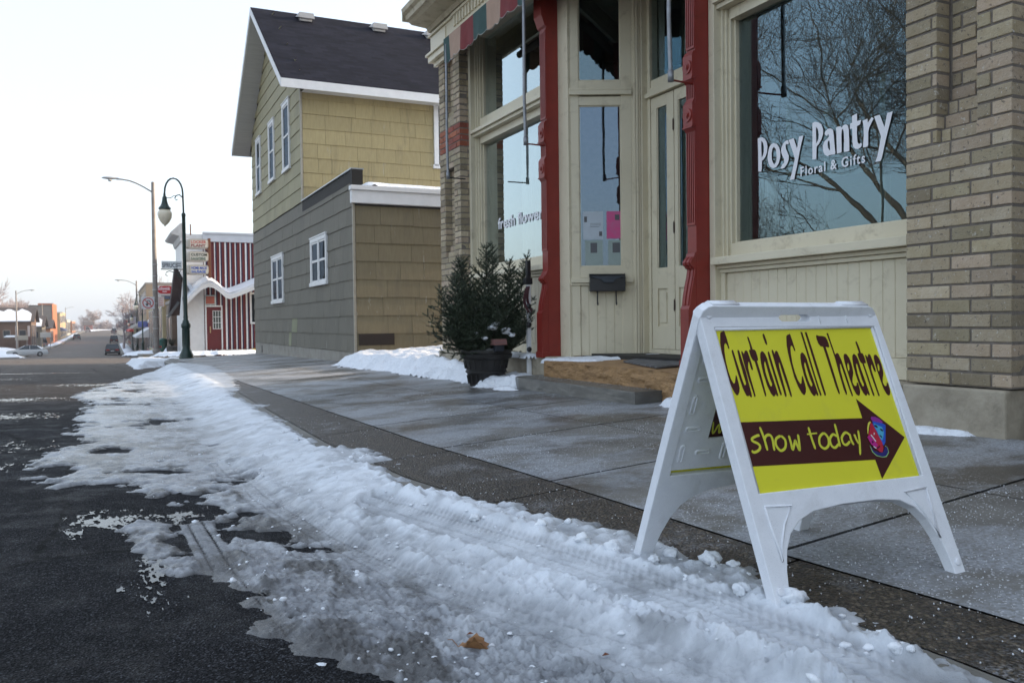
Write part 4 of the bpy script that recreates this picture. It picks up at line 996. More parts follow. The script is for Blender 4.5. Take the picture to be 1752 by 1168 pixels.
# printed face
m = MB(MF); m.box(.034, .617, .289, .748, -.016, -.008); pan = m.build('printed_face', YELLOW, sign)
m = MB(MF); mar = [(.040, .482), (.464, .469), (.463, .527), (.599, .404), (.466, .293), (.463, .348), (.040, .362)]
tri = tessellate_polygon([[Vector((a, b, 0)) for a, b in mar]]); m.add([(a, b, -.0075) for a, b in mar], [tuple(t) for t in tri]); flipup(m, nF); m.build('arrow', MAROON, pan)
CURT = """C 513,7231 553,7353 621,7402 657,7401 690,7435 713,7388 723,7180 724,6922 707,6882 681,6898 669,7018 630,7065 581,7001 530,6820 488,6537 476,6256 498,6014 545,5895 594,5918 642,6025 686,6132 712,6100 711,5900 700,5761 653,5646 587,5567 540,5565 492,5637 435,5839 401,6120 413,6481 430,6825 466,7069
u 766,6818 798,6867 827,6845 837,6640 852,6293 867,5950 886,5838 935,5845 952,5884 945,6126 942,6552 962,6818 994,6861 1024,6825 1037,6588 1057,6261 1048,5918 1039,5578 1026,5500 997,5482 968,5504 957,5544 902,5519 850,5542 802,5734 776,6116 767,6562
r 1081,6791 1112,6820 1133,6788 1151,6725 1214,6815 1256,6835 1297,6811 1316,6634 1325,6428 1317,6286 1288,6246 1258,6289 1249,6494 1222,6485 1169,6335 1155,6113 1158,5810 1155,5530 1130,5488 1104,5498 1098,5694 1078,6016 1070,6382 1073,6627
t 1420,7211 1453,7241 1473,7208 1489,7040 1494,6856 1551,6845 1585,6796 1591,6660 1574,6527 1528,6519 1537,6252 1530,5845 1519,5544 1500,5485 1468,5497 1462,5668 1456,6073 1445,6503 1386,6548 1358,6652 1353,6818 1381,6848 1417,6846 1429,7001
a 1675,6614 1718,6737 1780,6792 1826,6783 1876,6708 1898,6582 1892,6292 1909,5963 1920,5656 1923,5514 1895,5466 1866,5488 1846,5540 1788,5474 1740,5477 1685,5572 1636,5797 1624,6144 1641,6430
a# 1745,6424 1784,6495 1804,6462 1800,6236 1801,5970 1823,5825 1783,5763 1740,5780 1716,5934 1709,6180
i 1978,6754 2013,6788 2036,6741 2041,6449 2044,6077 2048,5708 2053,5535 2026,5491 1992,5499 1976,5713 1967,6143 1959,6578
. 1974,7281 2016,7328 2045,7278 2056,7076 2050,7003 2016,6969 1987,7016 1972,7165
n 2129,6799 2165,6835 2190,6796 2201,6690 2245,6772 2290,6797 2331,6768 2357,6577 2379,6263 2391,5849 2388,5501 2364,5432 2330,5440 2318,5629 2294,6082 2285,6435 2257,6426 2233,6313 2224,5983 2217,5697 2204,5494 2175,5435 2142,5454 2142,5620 2128,6030 2125,6403 2125,6632
l 3355,7340 3420,7337 3422,6776 3415,6159 3419,5656 3433,5457 3409,5411 3374,5420 3361,5639 3353,6205 3356,6886
l 3510,7334 3582,7331 3594,6896 3600,6318 3596,5790 3597,5466 3570,5412 3534,5415 3523,5586 3516,6153 3513,6814
T 3880,7209 3912,7240 3994,7210 4125,7203 4221,7172 4256,7083 4262,6951 4249,6864 4210,6844 4113,6871 4121,6524 4120,6010 4116,5566 4110,5461 4086,5425 4055,5455 4036,5635 4030,6271 4023,6767 4016,6876 3934,6890 3883,6969 3871,7100
h 4303,7290 4364,7287 4370,6990 4382,6618 4420,6649 4473,6670 4512,6644 4551,6457 4558,6112 4559,5684 4567,5387 4543,5342 4512,5359 4491,5646 4482,6052 4474,6321 4446,6333 4395,6143 4378,5845 4378,5485 4352,5402 4316,5405 4297,5553 4302,5999 4330,6513 4320,6926
e 4667,6538 4703,6612 4753,6638 4813,6618 4867,6506 4883,6330 4866,6158 4837,6030 4739,5864 4700,5760 4725,5662 4772,5644 4816,5667 4857,5760 4898,5726 4892,5555 4866,5451 4816,5369 4755,5352 4697,5409 4651,5572 4640,5828 4634,6172 4646,6409
e# 4697,6254 4736,6339 4767,6348 4774,6272 4745,6165 4693,6099 4679,6147
t 5297,6991 5336,7023 5361,6977 5380,6809 5372,6644 5435,6630 5456,6540 5452,6386 5445,6332 5399,6319 5356,6315 5366,6020 5366,5630 5374,5351 5350,5310 5314,5323 5303,5506 5302,6067 5298,6307 5247,6354 5220,6465 5225,6607 5255,6643 5301,6641 5298,6813
r 5500,6560 5535,6585 5556,6546 5575,6501 5627,6586 5678,6608 5715,6560 5730,6349 5736,6151 5717,6053 5676,6034 5651,6112 5642,6266 5606,6246 5569,6116 5561,5812 5563,5466 5567,5337 5537,5296 5506,5309 5499,5514 5484,5969 5490,6340
C 2761,7103 2801,7224 2870,7272 2905,7270 2939,7303 2961,7258 2972,7053 2973,6800 2956,6761 2930,6776 2918,6894 2879,6940 2830,6878 2780,6699 2737,6422 2726,6145 2748,5908 2795,5791 2844,5813 2892,5918 2936,6024 2962,5992 2961,5796 2950,5659 2904,5546 2838,5469 2791,5466 2742,5537 2685,5736 2651,6012 2662,6366 2680,6704 2715,6944
a 3068,6545 3110,6665 3172,6720 3218,6711 3269,6637 3291,6512 3286,6226 3305,5900 3317,5598 3321,5457 3293,5409 3264,5431 3244,5483 3186,5417 3138,5421 3083,5514 3033,5737 3019,6080 3035,6363
a 4967,6449 5012,6568 5074,6622 5121,6613 5170,6540 5190,6417 5181,6136 5195,5816 5203,5518 5204,5380 5176,5333 5147,5355 5127,5405 5069,5341 5021,5344 4967,5436 4920,5655 4912,5992 4932,6270
a# 3139,6357 3178,6426 3197,6394 3195,6170 3197,5907 3220,5765 3180,5703 3137,5720 3112,5872 3104,6115
a# 5035,6265 5076,6333 5094,6301 5089,6081 5087,5822 5107,5682 5067,5622 5024,5638 5002,5788 4997,6027
e 5810,6480 5846,6554 5896,6579 5956,6559 6010,6448 6026,6274 6010,6102 5981,5976 5883,5811 5844,5707 5869,5610 5916,5593 5960,5615 6001,5708 6042,5673 6036,5504 6010,5400 5960,5320 5900,5303 5841,5359 5795,5520 5784,5775 5777,6116 5789,6351
e# 5840,6198 5880,6282 5910,6291 5917,6215 5888,6110 5836,6044 5822,6092"""
mm_ = letters(CURT, lambda a, b: pf(a/10000, b/10000, -.0074)); flipup(mm_, nF); mm_.build('lettering', MAROON, pan)
SHOW = """916,4426 824,4420 656,4361 646,4289 789,4211 834,4124 763,4033 600,3986 525,4032
999,4652 1036,4326 1037,4006
1020,4278 1117,4393 1246,4416 1301,4302 1260,3984
1601,4374 1420,4291 1365,4122 1468,3969 1647,4045 1711,4239 1613,4373
1875,4359 1876,4138 1869,3969 1980,4113 2043,4208 2062,4080 2095,3937 2154,4147 2192,4370
2620,4546 2619,4230 2640,3925
2502,4353 2857,4362
3089,4341 2895,4230 2838,4032 2959,3919 3131,4004 3190,4203 3089,4341
3570,4584 3552,4299 3516,3932
3525,4224 3396,4288 3244,4173 3225,3995 3328,3919 3515,4019
3993,4234 3856,4314 3675,4185 3661,4021 3761,3970 3927,4058
3993,4270 3978,4105 4018,3946
4151,4246 4172,4087 4215,3969
4337,4345 4264,4027 4134,3651"""
def stroke(mb, pts, w, M, z):
    P = [Vector((a, b)) for a, b in pts]
    Q = []                                   # Catmull-Rom
    closed = (P[0]-P[-1]).length < 1e-3
    for i in range(len(P)-1):
        p0 = P[i-1] if i > 0 else (P[-2] if closed else P[0]*2-P[1]); p3 = P[i+2] if i+2 < len(P) else (P[1] if closed else P[-1]*2-P[-2])
        for s in range(6 if len(P) > 2 else 1):
            t = s/6; a, b, c, d = p0, P[i], P[i+1], p3
            Q.append(.5*((2*b)+(c-a)*t+(2*a-5*b+4*c-d)*t*t+(3*b-a-3*c+d)*t**3))
    Q.append(P[-1]); L = []; Rr = []
    for i, q in enumerate(Q):
        tdir = (Q[min(i+1, len(Q)-1)]-Q[max(i-1, 0)]); tdir.normalize(); nn_ = Vector((-tdir.y, tdir.x))
        ww = w*(.55 if (i in (0, len(Q)-1) and not closed) else 1); L.append(q+nn_*ww); Rr.append(q-nn_*ww)
    n_ = len(Q); mb.add([M @ Vector((p.x, p.y, z)) for p in L+Rr], [(i, i+1, n_+i+1, n_+i) for i in range(n_-1)])
sm = MB(); sh = MB()
for i, ln in enumerate(SHOW.strip().split('\n')):
    pts = [tuple(float(q)/10000 for q in p.split(',')) for p in ln.split()]
    stroke(sm, pts, .0036, MF, -.0068+i*.00003)
flipup(sm, nF); sm.build('lettering', YINK, pan)
MASK = """lime 4584,3911 4642,3710 4805,3603 5018,3621 5151,3850 5222,3785 5206,3642 5066,3525 4910,3523 4710,3579 4598,3701
navy 4595,3897 4684,3732 4862,3663 5005,3675 5137,3833 5205,3787 5188,3657 5059,3552 4917,3540 4734,3597 4625,3712
yellow 4641,4233 4687,4388 4786,4539 4860,4578 4910,4555 4813,4483 4720,4332 4662,4218
purple 4927,4660 4983,4715 5115,4699 5247,4634 5346,4532 5253,4473 5061,4516 4959,4564
blue 4966,4582 5329,4488 5405,4433 5298,4175 5196,3946 5092,3850 5039,3934 4973,4204 4940,4472
cyan 4982,4517 5119,4444 5250,4379 5255,4232 5166,4081 5094,4003 5039,4092 5020,4279 4983,4389
black 4970,4462 5054,4455 5095,4400 5065,4368 4998,4401
black 5141,4349 5215,4334 5255,4285 5229,4256 5162,4288
black 5041,4158 5108,4152 5140,4083 5111,4072 5069,4116
red 4887,4557 4933,4500 4980,4309 5033,4093 5072,3931 5045,3776 4966,3665 4872,3688 4724,3832 4618,3999 4592,4106 4747,4330
magenta 4585,4133 4689,4182 4793,4009 4890,3890 4794,3820 4653,3912
dark 4694,4018 4760,4012 4757,3960 4695,3934
dark 4763,3802 4861,3832 4954,3876 4947,3824 4838,3774
white 4725,4186 4763,4196 4866,4002 4834,3974
white 4869,4239 4905,4242 4883,4185 4851,4175
white 4706,3873 4798,3804 4772,3781 4705,3829"""
MC = {'lime': (.30, .55, .20), 'navy': (.02, .02, .16), 'yellow': (.75, .70, .10), 'purple': (.28, .03, .30), 'blue': (.02, .10, .55), 'cyan': (.08, .42, .62), 'black': (.01, .01, .02), 'red': (.50, .02, .05), 'magenta': (.50, .02, .25), 'dark': (.10, .0, .06), 'white': (.7, .7, .75)}
kk = list(MC); mats = [fm('mask_ink_'+k, MC[k], .4) for k in kk]
m = MB()
for i, ln in enumerate(MASK.strip().split('\n')):
    k, rest = ln.split(' ', 1); pts = [tuple(float(q)/10000 for q in p.split(',')) for p in rest.split()]
    tri = tessellate_polygon([[Vector((a, b, 0)) for a, b in pts]]); m.add([pf(a, b, -.0065+i*.00006) for a, b in pts], [tuple(t) for t in tri], mi=kk.index(k))
flipup(m, nF); m.build('theatre_masks', mats, pan)
# rear half: backing sheet with pressed slots and cut-outs, rear face printed too
m = MB(MRr); m.box(.034, .617, .289, .748, -.016, -.008); rp = m.build('printed_face', YELLOW, sign)
m = MB(MRr)
def cut_sheet(mb, holes):
    # simple cell-based sheet with rectangular openings
    xs_c = sorted({.036, .614}|{h[0] for h in holes}|{h[1] for h in holes}); ysc = sorted({.292, .746}|{h[2] for h in holes}|{h[3] for h in holes})
    for xa, xb in zip(xs_c[:-1], xs_c[1:]):
        for ya, yb in zip(ysc[:-1], ysc[1:]):
            cx, cy = (xa+xb)/2, (ya+yb)/2
            if any(h[0] < cx < h[1] and h[2] < cy < h[3] for h in holes): continue
            mb.box(xa, xb, ya, yb, -.028, -.0215)
cut_sheet(m, [(.036, .60, .728, .746), (.036, .60, .292, .305), (.140, .50, .405, .60)])
BS = m
m = MB(MRr); m.add([(a, b, -.017) for a, b in ((.12, .38), (.60, .38), (.60, .53), (.12, .53))], [(0, 1, 2, 3)]); flipup(m, -nR); m.build('arrow', MAROON, rp)
m = MB(MRr)
w0 = [(.152, .455), (.162, .415), (.176, .445), (.185, .415), (.200, .458)]
stroke(m, w0, .003, Matrix(), -.0178); flipup(m, -nR); m.build('lettering', YINK, rp)
m = BS
sl = []
for j, b in enumerate((.68, .60, .52, .44, .36)):
    for i in range(7):
        a = .058+i*.075+(.018 if j % 2 else 0)
        vert = (i+j) % 2 == 0
        if .120 < a < .52 and .37 < b < .64: continue
        sl.append((a, b, vert))
for a, b, vert in sl:
    h, w = (.027, .0065) if vert else (.0065, .024)
    n = 20; ring = []
    for q in range(n):
        t_ = 2*math.pi*q/n; ca, sa = math.cos(t_), math.sin(t_)
        ring.append((a+(w-.0065)*(1 if ca > 0 else -1)+.0065*ca, b+(h-.0065)*(1 if sa > 0 else -1)+.0065*sa, -.0285))
    m.tube(ring+[ring[0]], .0042, 6, cap=False)
m.build('backing_sheet', PLASTIC, sign)

# ------------------------------------------------------------------ planter with spruce boughs
pl = thing('planter_pot', 'big black ribbed pot standing on the sidewalk beside the shop step', 'planter', (3.62, 8.36, .03))
m = MB(); pz = .03
m.lathe([(.165, pz), (.178, pz+.01), (.205, pz+.14), (.222, pz+.15), (.224, pz+.165), (.212, pz+.175), (.245, pz+.295), (.272, pz+.30), (.280, pz+.32), (.284, pz+.345), (.272, pz+.355), (.278, pz+.385), (.275, pz+.395), (.250, pz+.395), (.245, pz+.37), (.02, pz+.365)], 3.64, 8.36, 40); 
for k in range(20):
    a = k*2*math.pi/20; r1 = .232
    m.tube([(3.64+.190*math.cos(a), 8.36+.190*math.sin(a), pz+.03), (3.64+.206*math.cos(a), 8.36+.206*math.sin(a), pz+.12)], .006, 5)
    m.tube([(3.64+.224*math.cos(a), 8.36+.224*math.sin(a), pz+.19), (3.64+.240*math.cos(a), 8.36+.240*math.sin(a), pz+.28)], .007, 5)
m.build('pot_wall', BLACKPL, pl, smooth=True, autosmooth=50)
m = MB(); m.lathe([(.0, pz+.368), (.244, pz+.372), (.2, pz+.40), (.0, pz+.42)], 3.64, 8.36, 24); m.build('potting_snow', SNOWFAR, pl, smooth=True)
NEED = pm('spruce_needles', (.060, .082, .045), (.034, .050, .030), 12, .6, 50, .001, attr=True); TWIG = fm('spruce_bark', (.05, .032, .02), .9)
tr = thing('spruce_boughs', 'bushy dark green spruce cuttings filling the black pot', 'evergreen', (3.64, 8.36, .42))
ra = random.Random(21); ne = MB(); tw = MB()
def needles(p, q, dens=420, ln=.017):
    d = q-p; L = d.length
    if L < 1e-4: return
    d = d/L; a = d.cross(Vector((0, 0, 1)));
    if a.length < .01: a = d.cross(Vector((1, 0, 0)))
    a.normalize(); b = d.cross(a)
    for i in range(int(L*dens*2.5)):
        t = ra.random(); ph = ra.random()*6.28; o = a*math.cos(ph)+b*math.sin(ph)+Vector((0, 0, .35)); o.normalize()
        s = p+d*(t*L); e = s+(o*.80+d*.6)*ln*(.7+.6*ra.random()); w = d.cross(o); w = w*(.0019) if w.length > .01 else Vector((.0018, 0, 0))
        k = .6+.8*ra.random(); ne.add([s-w, s+w, e], [(0, 1, 2)], c=(k, k, k*(.9+.2*ra.random())))
def bough(base, d, L, lev=0):
    n = max(3, int(L/.06)); p = base; pts = [p]; d = d.normalized()
    for i in range(n):
        d = (d+Vector((ra.gauss(0, .05), ra.gauss(0, .05), .035+ra.gauss(0, .03)))).normalized(); p = p+d*(L/n); pts.append(p)
    tw.tube(pts, [max(.0008, (.006 if lev == 0 else .0016)*(1-i/(n+1))) for i in range(n+1)], 5)
    for a, b in zip(pts[:-1], pts[1:]): needles(a, b, 300 if lev == 0 else 460)
    if lev < 2:
        for i in range(1 if lev else 1, n):
            for s in (-1, 1):
                if ra.random() < (.96 if lev == 0 else .80):
                    sd_ = d.cross(Vector((0, 0, 1)));
                    if sd_.length < .1: sd_ = Vector((math.cos(i*2.4), math.sin(i*2.4), 0))
                    sd_.normalize()
                    if lev == 0: sd_ = Matrix.Rotation(i*1.3, 3, d) @ sd_
                    dd = (d*.75+sd_*s*1.0+Vector((0, 0, .12))).normalized()
                    l2 = L*(.42 if lev == 0 else .34)*(1-.75*i/n)*(.8+.4*ra.random())
                    if l2 > .025: bough(pts[i]+(pts[min(i+1, n)]-pts[i])*ra.random(), dd, l2, lev+1)
def leader(base, d, H, wid):
    """upright leading shoot with whorls of shorter and shorter side boughs"""
    d = Vector(d).normalized(); p = Vector(base); n = int(H/.055); pts = [p]
    for i in range(n):
        d = (d+Vector((ra.gauss(0, .025), ra.gauss(0, .025), .05))).normalized(); p = p+d*(H/n); pts.append(p)
    tw.tube(pts, [max(.001, .007*(1-i/(n+1))) for i in range(n+1)], 5)
    for a_, b_ in zip(pts[:-1], pts[1:]): needles(a_, b_, 300)
    for i in range(0, n-1):
        t = i/n; k = 5 if t < .8 else 4
        for j in range(k):
            az = 2*math.pi*(j/k)+i*2.4+ra.gauss(0, .2); L = wid*(1-t)**.8*(.75+.4*ra.random())+.035
            if i < 2: L *= .8
            e = Vector((math.cos(az), math.sin(az), .35+.5*t)).normalized(); q = pts[i]+(pts[i+1]-pts[i])*ra.random(); m_ = max(3, int(L/.045)); pp = [q]
            for s_ in range(m_):
                e = (e+Vector((ra.gauss(0, .04), ra.gauss(0, .04), .07))).normalized(); q = q+e*(L/m_); pp.append(q)
            tw.tube(pp, [max(.0007, .0026*(1-s_/(m_+1))) for s_ in range(m_+1)], 4)
            for a_, b_ in zip(pp[:-1], pp[1:]): needles(a_, b_, 280)
            for s_ in range(1, m_):
                for sg in (-1, 1):
                    sd_ = e.cross(Vector((0, 0, 1))).normalized(); l2 = L*.38*(1-.7*s_/m_)*(.7+.5*ra.random())
                    if l2 > .018: needles(pp[s_], pp[s_]+(e*.8+sd_*sg+Vector((0, 0, .1))).normalized()*l2, 270)
c0 = Vector((3.64, 8.36, .36))
for d_, l_ in (((-1, -.1, .25), .56), ((-1, .1, .6), .66), ((-.8, -.3, 1.0), .72), ((.9, -.2, .35), .48), ((.8, 0, .9), .74), ((.45, 0, 1), 1.02), ((-.35, 0, 1), 1.0), ((-.5, -.6, .2), .42), ((-1, -.2, .02), .42)): bough(c0+Vector((d_[0]*.12, d_[1]*.12, .02)), Vector(d_), l_)
for off, d_, H_, w_ in (((0, .03), (.0, 0, 1), 1.12, .34), ((-.10, .0), (-.20, 0, 1), 1.02, .30), ((.12, .0), (.30, 0, 1), .98, .30), ((.05, .06), (.10, .1, 1), 1.16, .24), ((-.14, -.04), (-.45, -.1, 1), .86, .32), ((.14, -.04), (.46, -.1, 1), 1.10, .20), ((.0, -.12), (.02, -.35, 1), .66, .30), ((-.12, -.1), (-.75, -.3, .8), .62, .26), ((.12, -.1), (.6, -.35, .8), .56, .26), ((-.16, -.08), (-1.1, -.2, .75), .44, .26), ((-.16, -.02), (-.75, 0, 1), .80, .24), ((.16, -.08), (.9, -.3, .8), .40, .24)):
    leader(c0+Vector((off[0], off[1], 0)), d_, H_*1.08, w_*1.12)
ne.build('foliage', NEED, tr, col=True); tw.build('trunk', TWIG, tr)
# snow clumps caught in the boughs
m = MB()
for i, (x, y, z, r) in enumerate(((3.60, 8.05, .66, .045), (3.66, 8.06, .70, .035), (3.76, 8.05, .62, .045), (3.82, 8.03, .58, .04), (3.52, 8.05, .55, .03), (3.44, 8.1, .60, .022))): lump(m, (x, y+.06, z), r*1.25, 50+i, 2, .55)
m.build('caught_snow', SNOWFAR, tr, smooth=True)
m = MB()
for k in range(13):
    a = 2.6+.9*ra.random(); L = .55+.35*ra.random(); el = .15+ra.random()*1.0; p = Vector((3.55, 8.4, .42)); pts = [p]; d = Vector((math.cos(a)*math.cos(el), .35*math.sin(a), math.sin(el)))
    for i in range(8): d = (d+Vector((-.02, 0, .05))).normalized(); p = p+d*L/8; pts.append(p)
    m.tube(pts, [.0034*(1-i/9) for i in range(9)], 5)
m.build('dogwood_twigs', fm('red_dogwood_bark', (.16, .035, .03), .6), org=(3.55, 8.4, .42), label='thin bare red dogwood twigs leaning out left of the pot', cat='twigs')
# small ornament house on the pot rim
t = thing('ornament_birdhouse', 'little box ornament with pink snowy roof on the black pot rim', 'ornament', (3.66, 8.07, .41))
m = MB(); m.box(3.61, 3.71, 8.04, 8.10, .41, .48); m.build('box', fm('navy_wood', (.02, .025, .035), .7), t, bevel=.003)
m = MB(); m.prism([(3.585, .478), (3.735, .478), (3.725, .535), (3.595, .535)], lambda a, b: (a, 8.02, b), lambda a, b: (a, 8.12, b)); m.build('roof', fm('faded_pink_wood', (.25, .12, .11), .8), t, bevel=.003)
m = MB(); m.add([(3.60, 8.018, .50), (3.72, 8.018, .50), (3.72, 8.018, .505), (3.60, 8.018, .505)], [(0, 1, 2, 3)]); m.build('roof_line', INK, t)
# reflector post
t = thing('reflector_post', 'slim white post with black cap and round black knobs in the snow', 'post', (4.03, 8.1, .17))
m = MB(); m.box(4.010, 4.052, 8.085, 8.125, .12, 1.11); m.build('post_shaft', WHITEP, t, bevel=.003)
m = MB(); m.box(4.008, 4.054, 8.083, 8.127, 1.14, 1.365); m.box(3.985, 4.066, 8.07, 8.135, 1.112, 1.18); m.build('cap', BLACKP, t, bevel=.004)
for z in (.88, .68, .42):
    m = MB(); m.lathe([(.006, -.018), (.024, -.012), (.030, 0), (.024, .012), (.006, .018)], 0, 0, 12)
    m.v = [(4.02+a, 8.075+c, z+b) for a, b, c in m.v]; m.build('knob', BLACKP, t, smooth=True)
m = MB()
for (dx, a) in ((-.02, 0), (.01, .4)):
    P = []
    for i in range(8): P.append((4.02+dx-.035*math.sin(i*.5+a), 8.07-.01*math.sin(i), 1.09-i*.04))
    for (p, q) in zip(P[:-1], P[1:]): m.add([(p[0]-.014, p[1], p[2]), (p[0]+.014, p[1]-.006, p[2]), (q[0]+.015, q[1]-.006, q[2]), (q[0]-.015, q[1], q[2])], [(0, 1, 2, 3)])
rbn = m.build('ribbon', fm('dark_red_ribbon', (.06, .016, .02), .7), t); s_ = rbn.modifiers.new('s', 'SOLIDIFY'); s_.thickness = .003
# oak leaf
m = MB(); t0 = Vector((.82, 1.975, 0)); zz = snowz(.82, 1.975)[0]+.014
ax = Vector((.74, -.55, 0)).normalized(); ay = Vector((.55, .74, 0))
ol = [(-.062, 0), (-.05, .014), (-.036, .006), (-.028, .026), (-.014, .012), (-.002, .034), (.010, .016), (.026, .030), (.030, .012), (.048, .014), (.040, .002), (.056, -.006), (.036, -.012), (.030, -.026), (.014, -.014), (.004, -.032), (-.008, -.014), (-.024, -.024), (-.030, -.006), (-.050, -.010)]
tri = tessellate_polygon([[Vector((a, b, 0)) for a, b in ol]])
def lf3(a, b): p = t0+ax*a*.72+ay*b*.78; return (p.x, p.y, zz+.010*math.cos(a*60)+abs(b)*.45+.004*math.sin(b*150))
m.add([lf3(a, b) for a, b in ol], [tuple(t_) for t_ in tri]); m.tube([lf3(-.062, 0), lf3(-.085, .004), lf3(-.10, -.004)], .0012, 5); m.tube([tuple(Vector(lf3(a, 0))+Vector((0, 0, .001))) for a in (-.06, -.03, 0, .03, .05)], .0009, 5)
lo = m.build('fallen_leaf', pm('dry_oak_leaf', (.30, .155, .06), (.20, .09, .035), 60, .6, 200, .001), org=(t0.x, t0.y, zz), label='curled brown oak leaf lying on the slushy snow near the street', cat='leaf'); s_ = lo.modifiers.new('s', 'SOLIDIFY'); s_.thickness = .0006
for i, (x, y) in enumerate(((.84, 2.06), (1.05, 1.72))):
    m = MB(); z_ = snowz(x, y)[0]+.008; m.add([(x-.010, y, z_), (x, y-.005, z_+.002), (x+.012, y+.001, z_), (x+.003, y+.007, z_+.004)], [(0, 1, 2, 3)]); m.build('leaf_fragment', fm('rust_leaf', (.16, .05, .02), .7), org=(x, y, z_), label=('tiny rust brown leaf scrap just beyond the oak leaf', 'tiny rust brown leaf scrap right of the oak leaf in slush')[i], cat='leaf')
# salt grains on the pavement
ra2 = np.random.RandomState(9); n = 14000
Y_ = 1.0+9.0*ra2.rand(n)**1.25; X_ = xs_(Y_)+.02+(3.95-xs_(Y_))*ra2.rand(n); keepm = fbm(X_*1.6, Y_*1.6, 4, 55) > .47+.10*ra2.rand(n); X_, Y_ = X_[keepm], Y_[keepm]
nx = 900; Ya = 1+6*ra2.rand(nx); Xa = xl_(Ya)+(xs_(Ya)-xl_(Ya))*ra2.rand(nx); ka = fbm(Xa*2.3, Ya*2.3, 3, 65) > .5; X_ = np.r_[X_, Xa[ka]]; Y_ = np.r_[Y_, Ya[ka]]
xt = 3.72+.3*ra2.rand(420); yt = 5.65+2.1*ra2.rand(420)
Zs = np.r_[swz(X_, Y_)+.001, np.full(420, .163)]; X_ = np.r_[X_, xt]; Y_ = np.r_[Y_, yt]
n = len(X_); r = (.0011+.0026*ra2.rand(n)**3)
oc = np.array([(1, 0, 0), (-1, 0, 0), (0, 1, 0), (0, -1, 0), (0, 0, 1), (0, 0, -1)], float); fo = np.array([(0, 2, 4), (2, 1, 4), (1, 3, 4), (3, 0, 4), (2, 0, 5), (1, 2, 5), (3, 1, 5), (0, 3, 5)])
VVs = (np.stack([X_, Y_, Zs+r*.5], 1)[:, None, :]+oc[None]*r[:, None, None]*(1+.5*(ra2.rand(n, 6, 1)-.5))).reshape(-1, 3)
FF = (fo[None]+np.arange(n)[:, None, None]*6).reshape(-1, 3)
npmesh('salt_grains', VVs, FF, fm('rock_salt', (.72, .74, .78), .35), None, 'stuff', smooth=False)
# ------------------------------------------------------------------ shingle-sided house with low front addition
HX, HY0, HY1, HM = 3.9, 14.7, 26.2, 19.02
house = thing('shingled_house', 'two storey gabled house with khaki shingle siding and flat roofed olive addition', 'house', (6.5, 20, -.1))
EXP = .3227; rh = random.Random(4)
UP = (.335, .305, .185); UPS = (.36, .295, .15); LO = (.150, .138, .108); LOS = (.18, .15, .09)
def shingles(mb, org, du, dn, L0, L1, z0, z1, colf, clip=None):
    """courses of overlapping shingles; org + du*u, outward normal dn; L0..L1 along u"""
    k = 0; z = z0
    while z < z1-.02:
        zt = min(z+EXP, z1); u = L0-rh.random()*.3
        while u < L1:
            w = rh.choice((.61, .61, .61, .30, .45)); a, b = max(u, L0), min(u+w, L1); u += w
            if b-a < .03: continue
            c = colf((a+b)/2, z+.1); kx = .93+.14*rh.random(); c = tuple(q*kx for q in c)
            g = .0022; dz = rh.uniform(-.006, .006); bo = .020+rh.uniform(-.002, .003); to = .004
            za, zb = z+dz, zt+.004
            if clip:
                ca, cb = clip(a), clip(b)
                if ca <= za+.02 and cb <= za+.02: continue
                ta, tb = min(zb, max(ca, za+.001)), min(zb, max(cb, za+.001))
            else: ta = tb = zb
            def P(uu, n, zz): q = org+du*uu+dn*n; return (q.x, q.y, zz)
            sc_a = bo-(bo-to)*(ta-za)/EXP; sc_b = bo-(bo-to)*(tb-za)/EXP
            mid = (a+b)/2; dip = rh.uniform(-.004, .004)
            mb.add([P(a+g, bo, za), P(mid, bo, za+dip), P(b-g, bo, za), P(b-g, sc_b, tb), P(a+g, sc_a, ta), P(a+g, 0, za), P(mid, 0, za+dip), P(b-g, 0, za)],
                   [(0, 1, 2, 3, 4), (5, 6, 1, 0), (6, 7, 2, 1), (5, 0, 4), (2, 7, 3)], c=c)
        z += EXP; k += 1
ZB = .205
RID = 22.65; EAVE = 6.0; RZ = 8.85; NE_, FE_ = 18.6, 26.75
def roofz(y): return RZ-abs(y-RID)*(RZ-EAVE)/(RID-NE_) 
def colfront(u, z):
    y = HY0+u
    if z > 3.36: return UP
    for (a, b, zz) in ((20.05, 20.55, ZB+EXP), (20.25, 20.75, ZB)):
        if a < y < b and abs(z-.1-zz) < .05: return (.24, .25, .15)
    k = 1
    return LO
m = MB(); D_ = Vector((0, 1, 0)); N_ = Vector((-1, 0, 0)); O = Vector((HX, HY0, 0))
shingles(m, O, D_, N_, 0, HY1-HY0, ZB, ZB+EXP*10-.0, colfront, clip=lambda u: 3.40)
shingles(m, O, D_, N_, HM-HY0, HY1-HY0, ZB+EXP*10, 8.9, colfront, clip=lambda u: roofz(HY0+u)-.16)
m.build('front_siding', SIDING, house, col=True)
m = MB(); shingles(m, Vector((HX+.02, HY0, 0)), Vector((1, 0, 0)), Vector((0, -1, 0)), 0, 5.6, ZB+EXP*0, 2.80, lambda u, z: LOS, clip=lambda u: 2.80); m.build('addition_siding', SIDING, house, col=True)
m = MB(); shingles(m, Vector((HX+.02, HM, 0)), Vector((1, 0, 0)), Vector((0, -1, 0)), 0, 9, ZB+EXP*9, 6.05, lambda u, z: UPS, clip=lambda u: 6.05); m.build('upper_siding', SIDING, house, col=True)
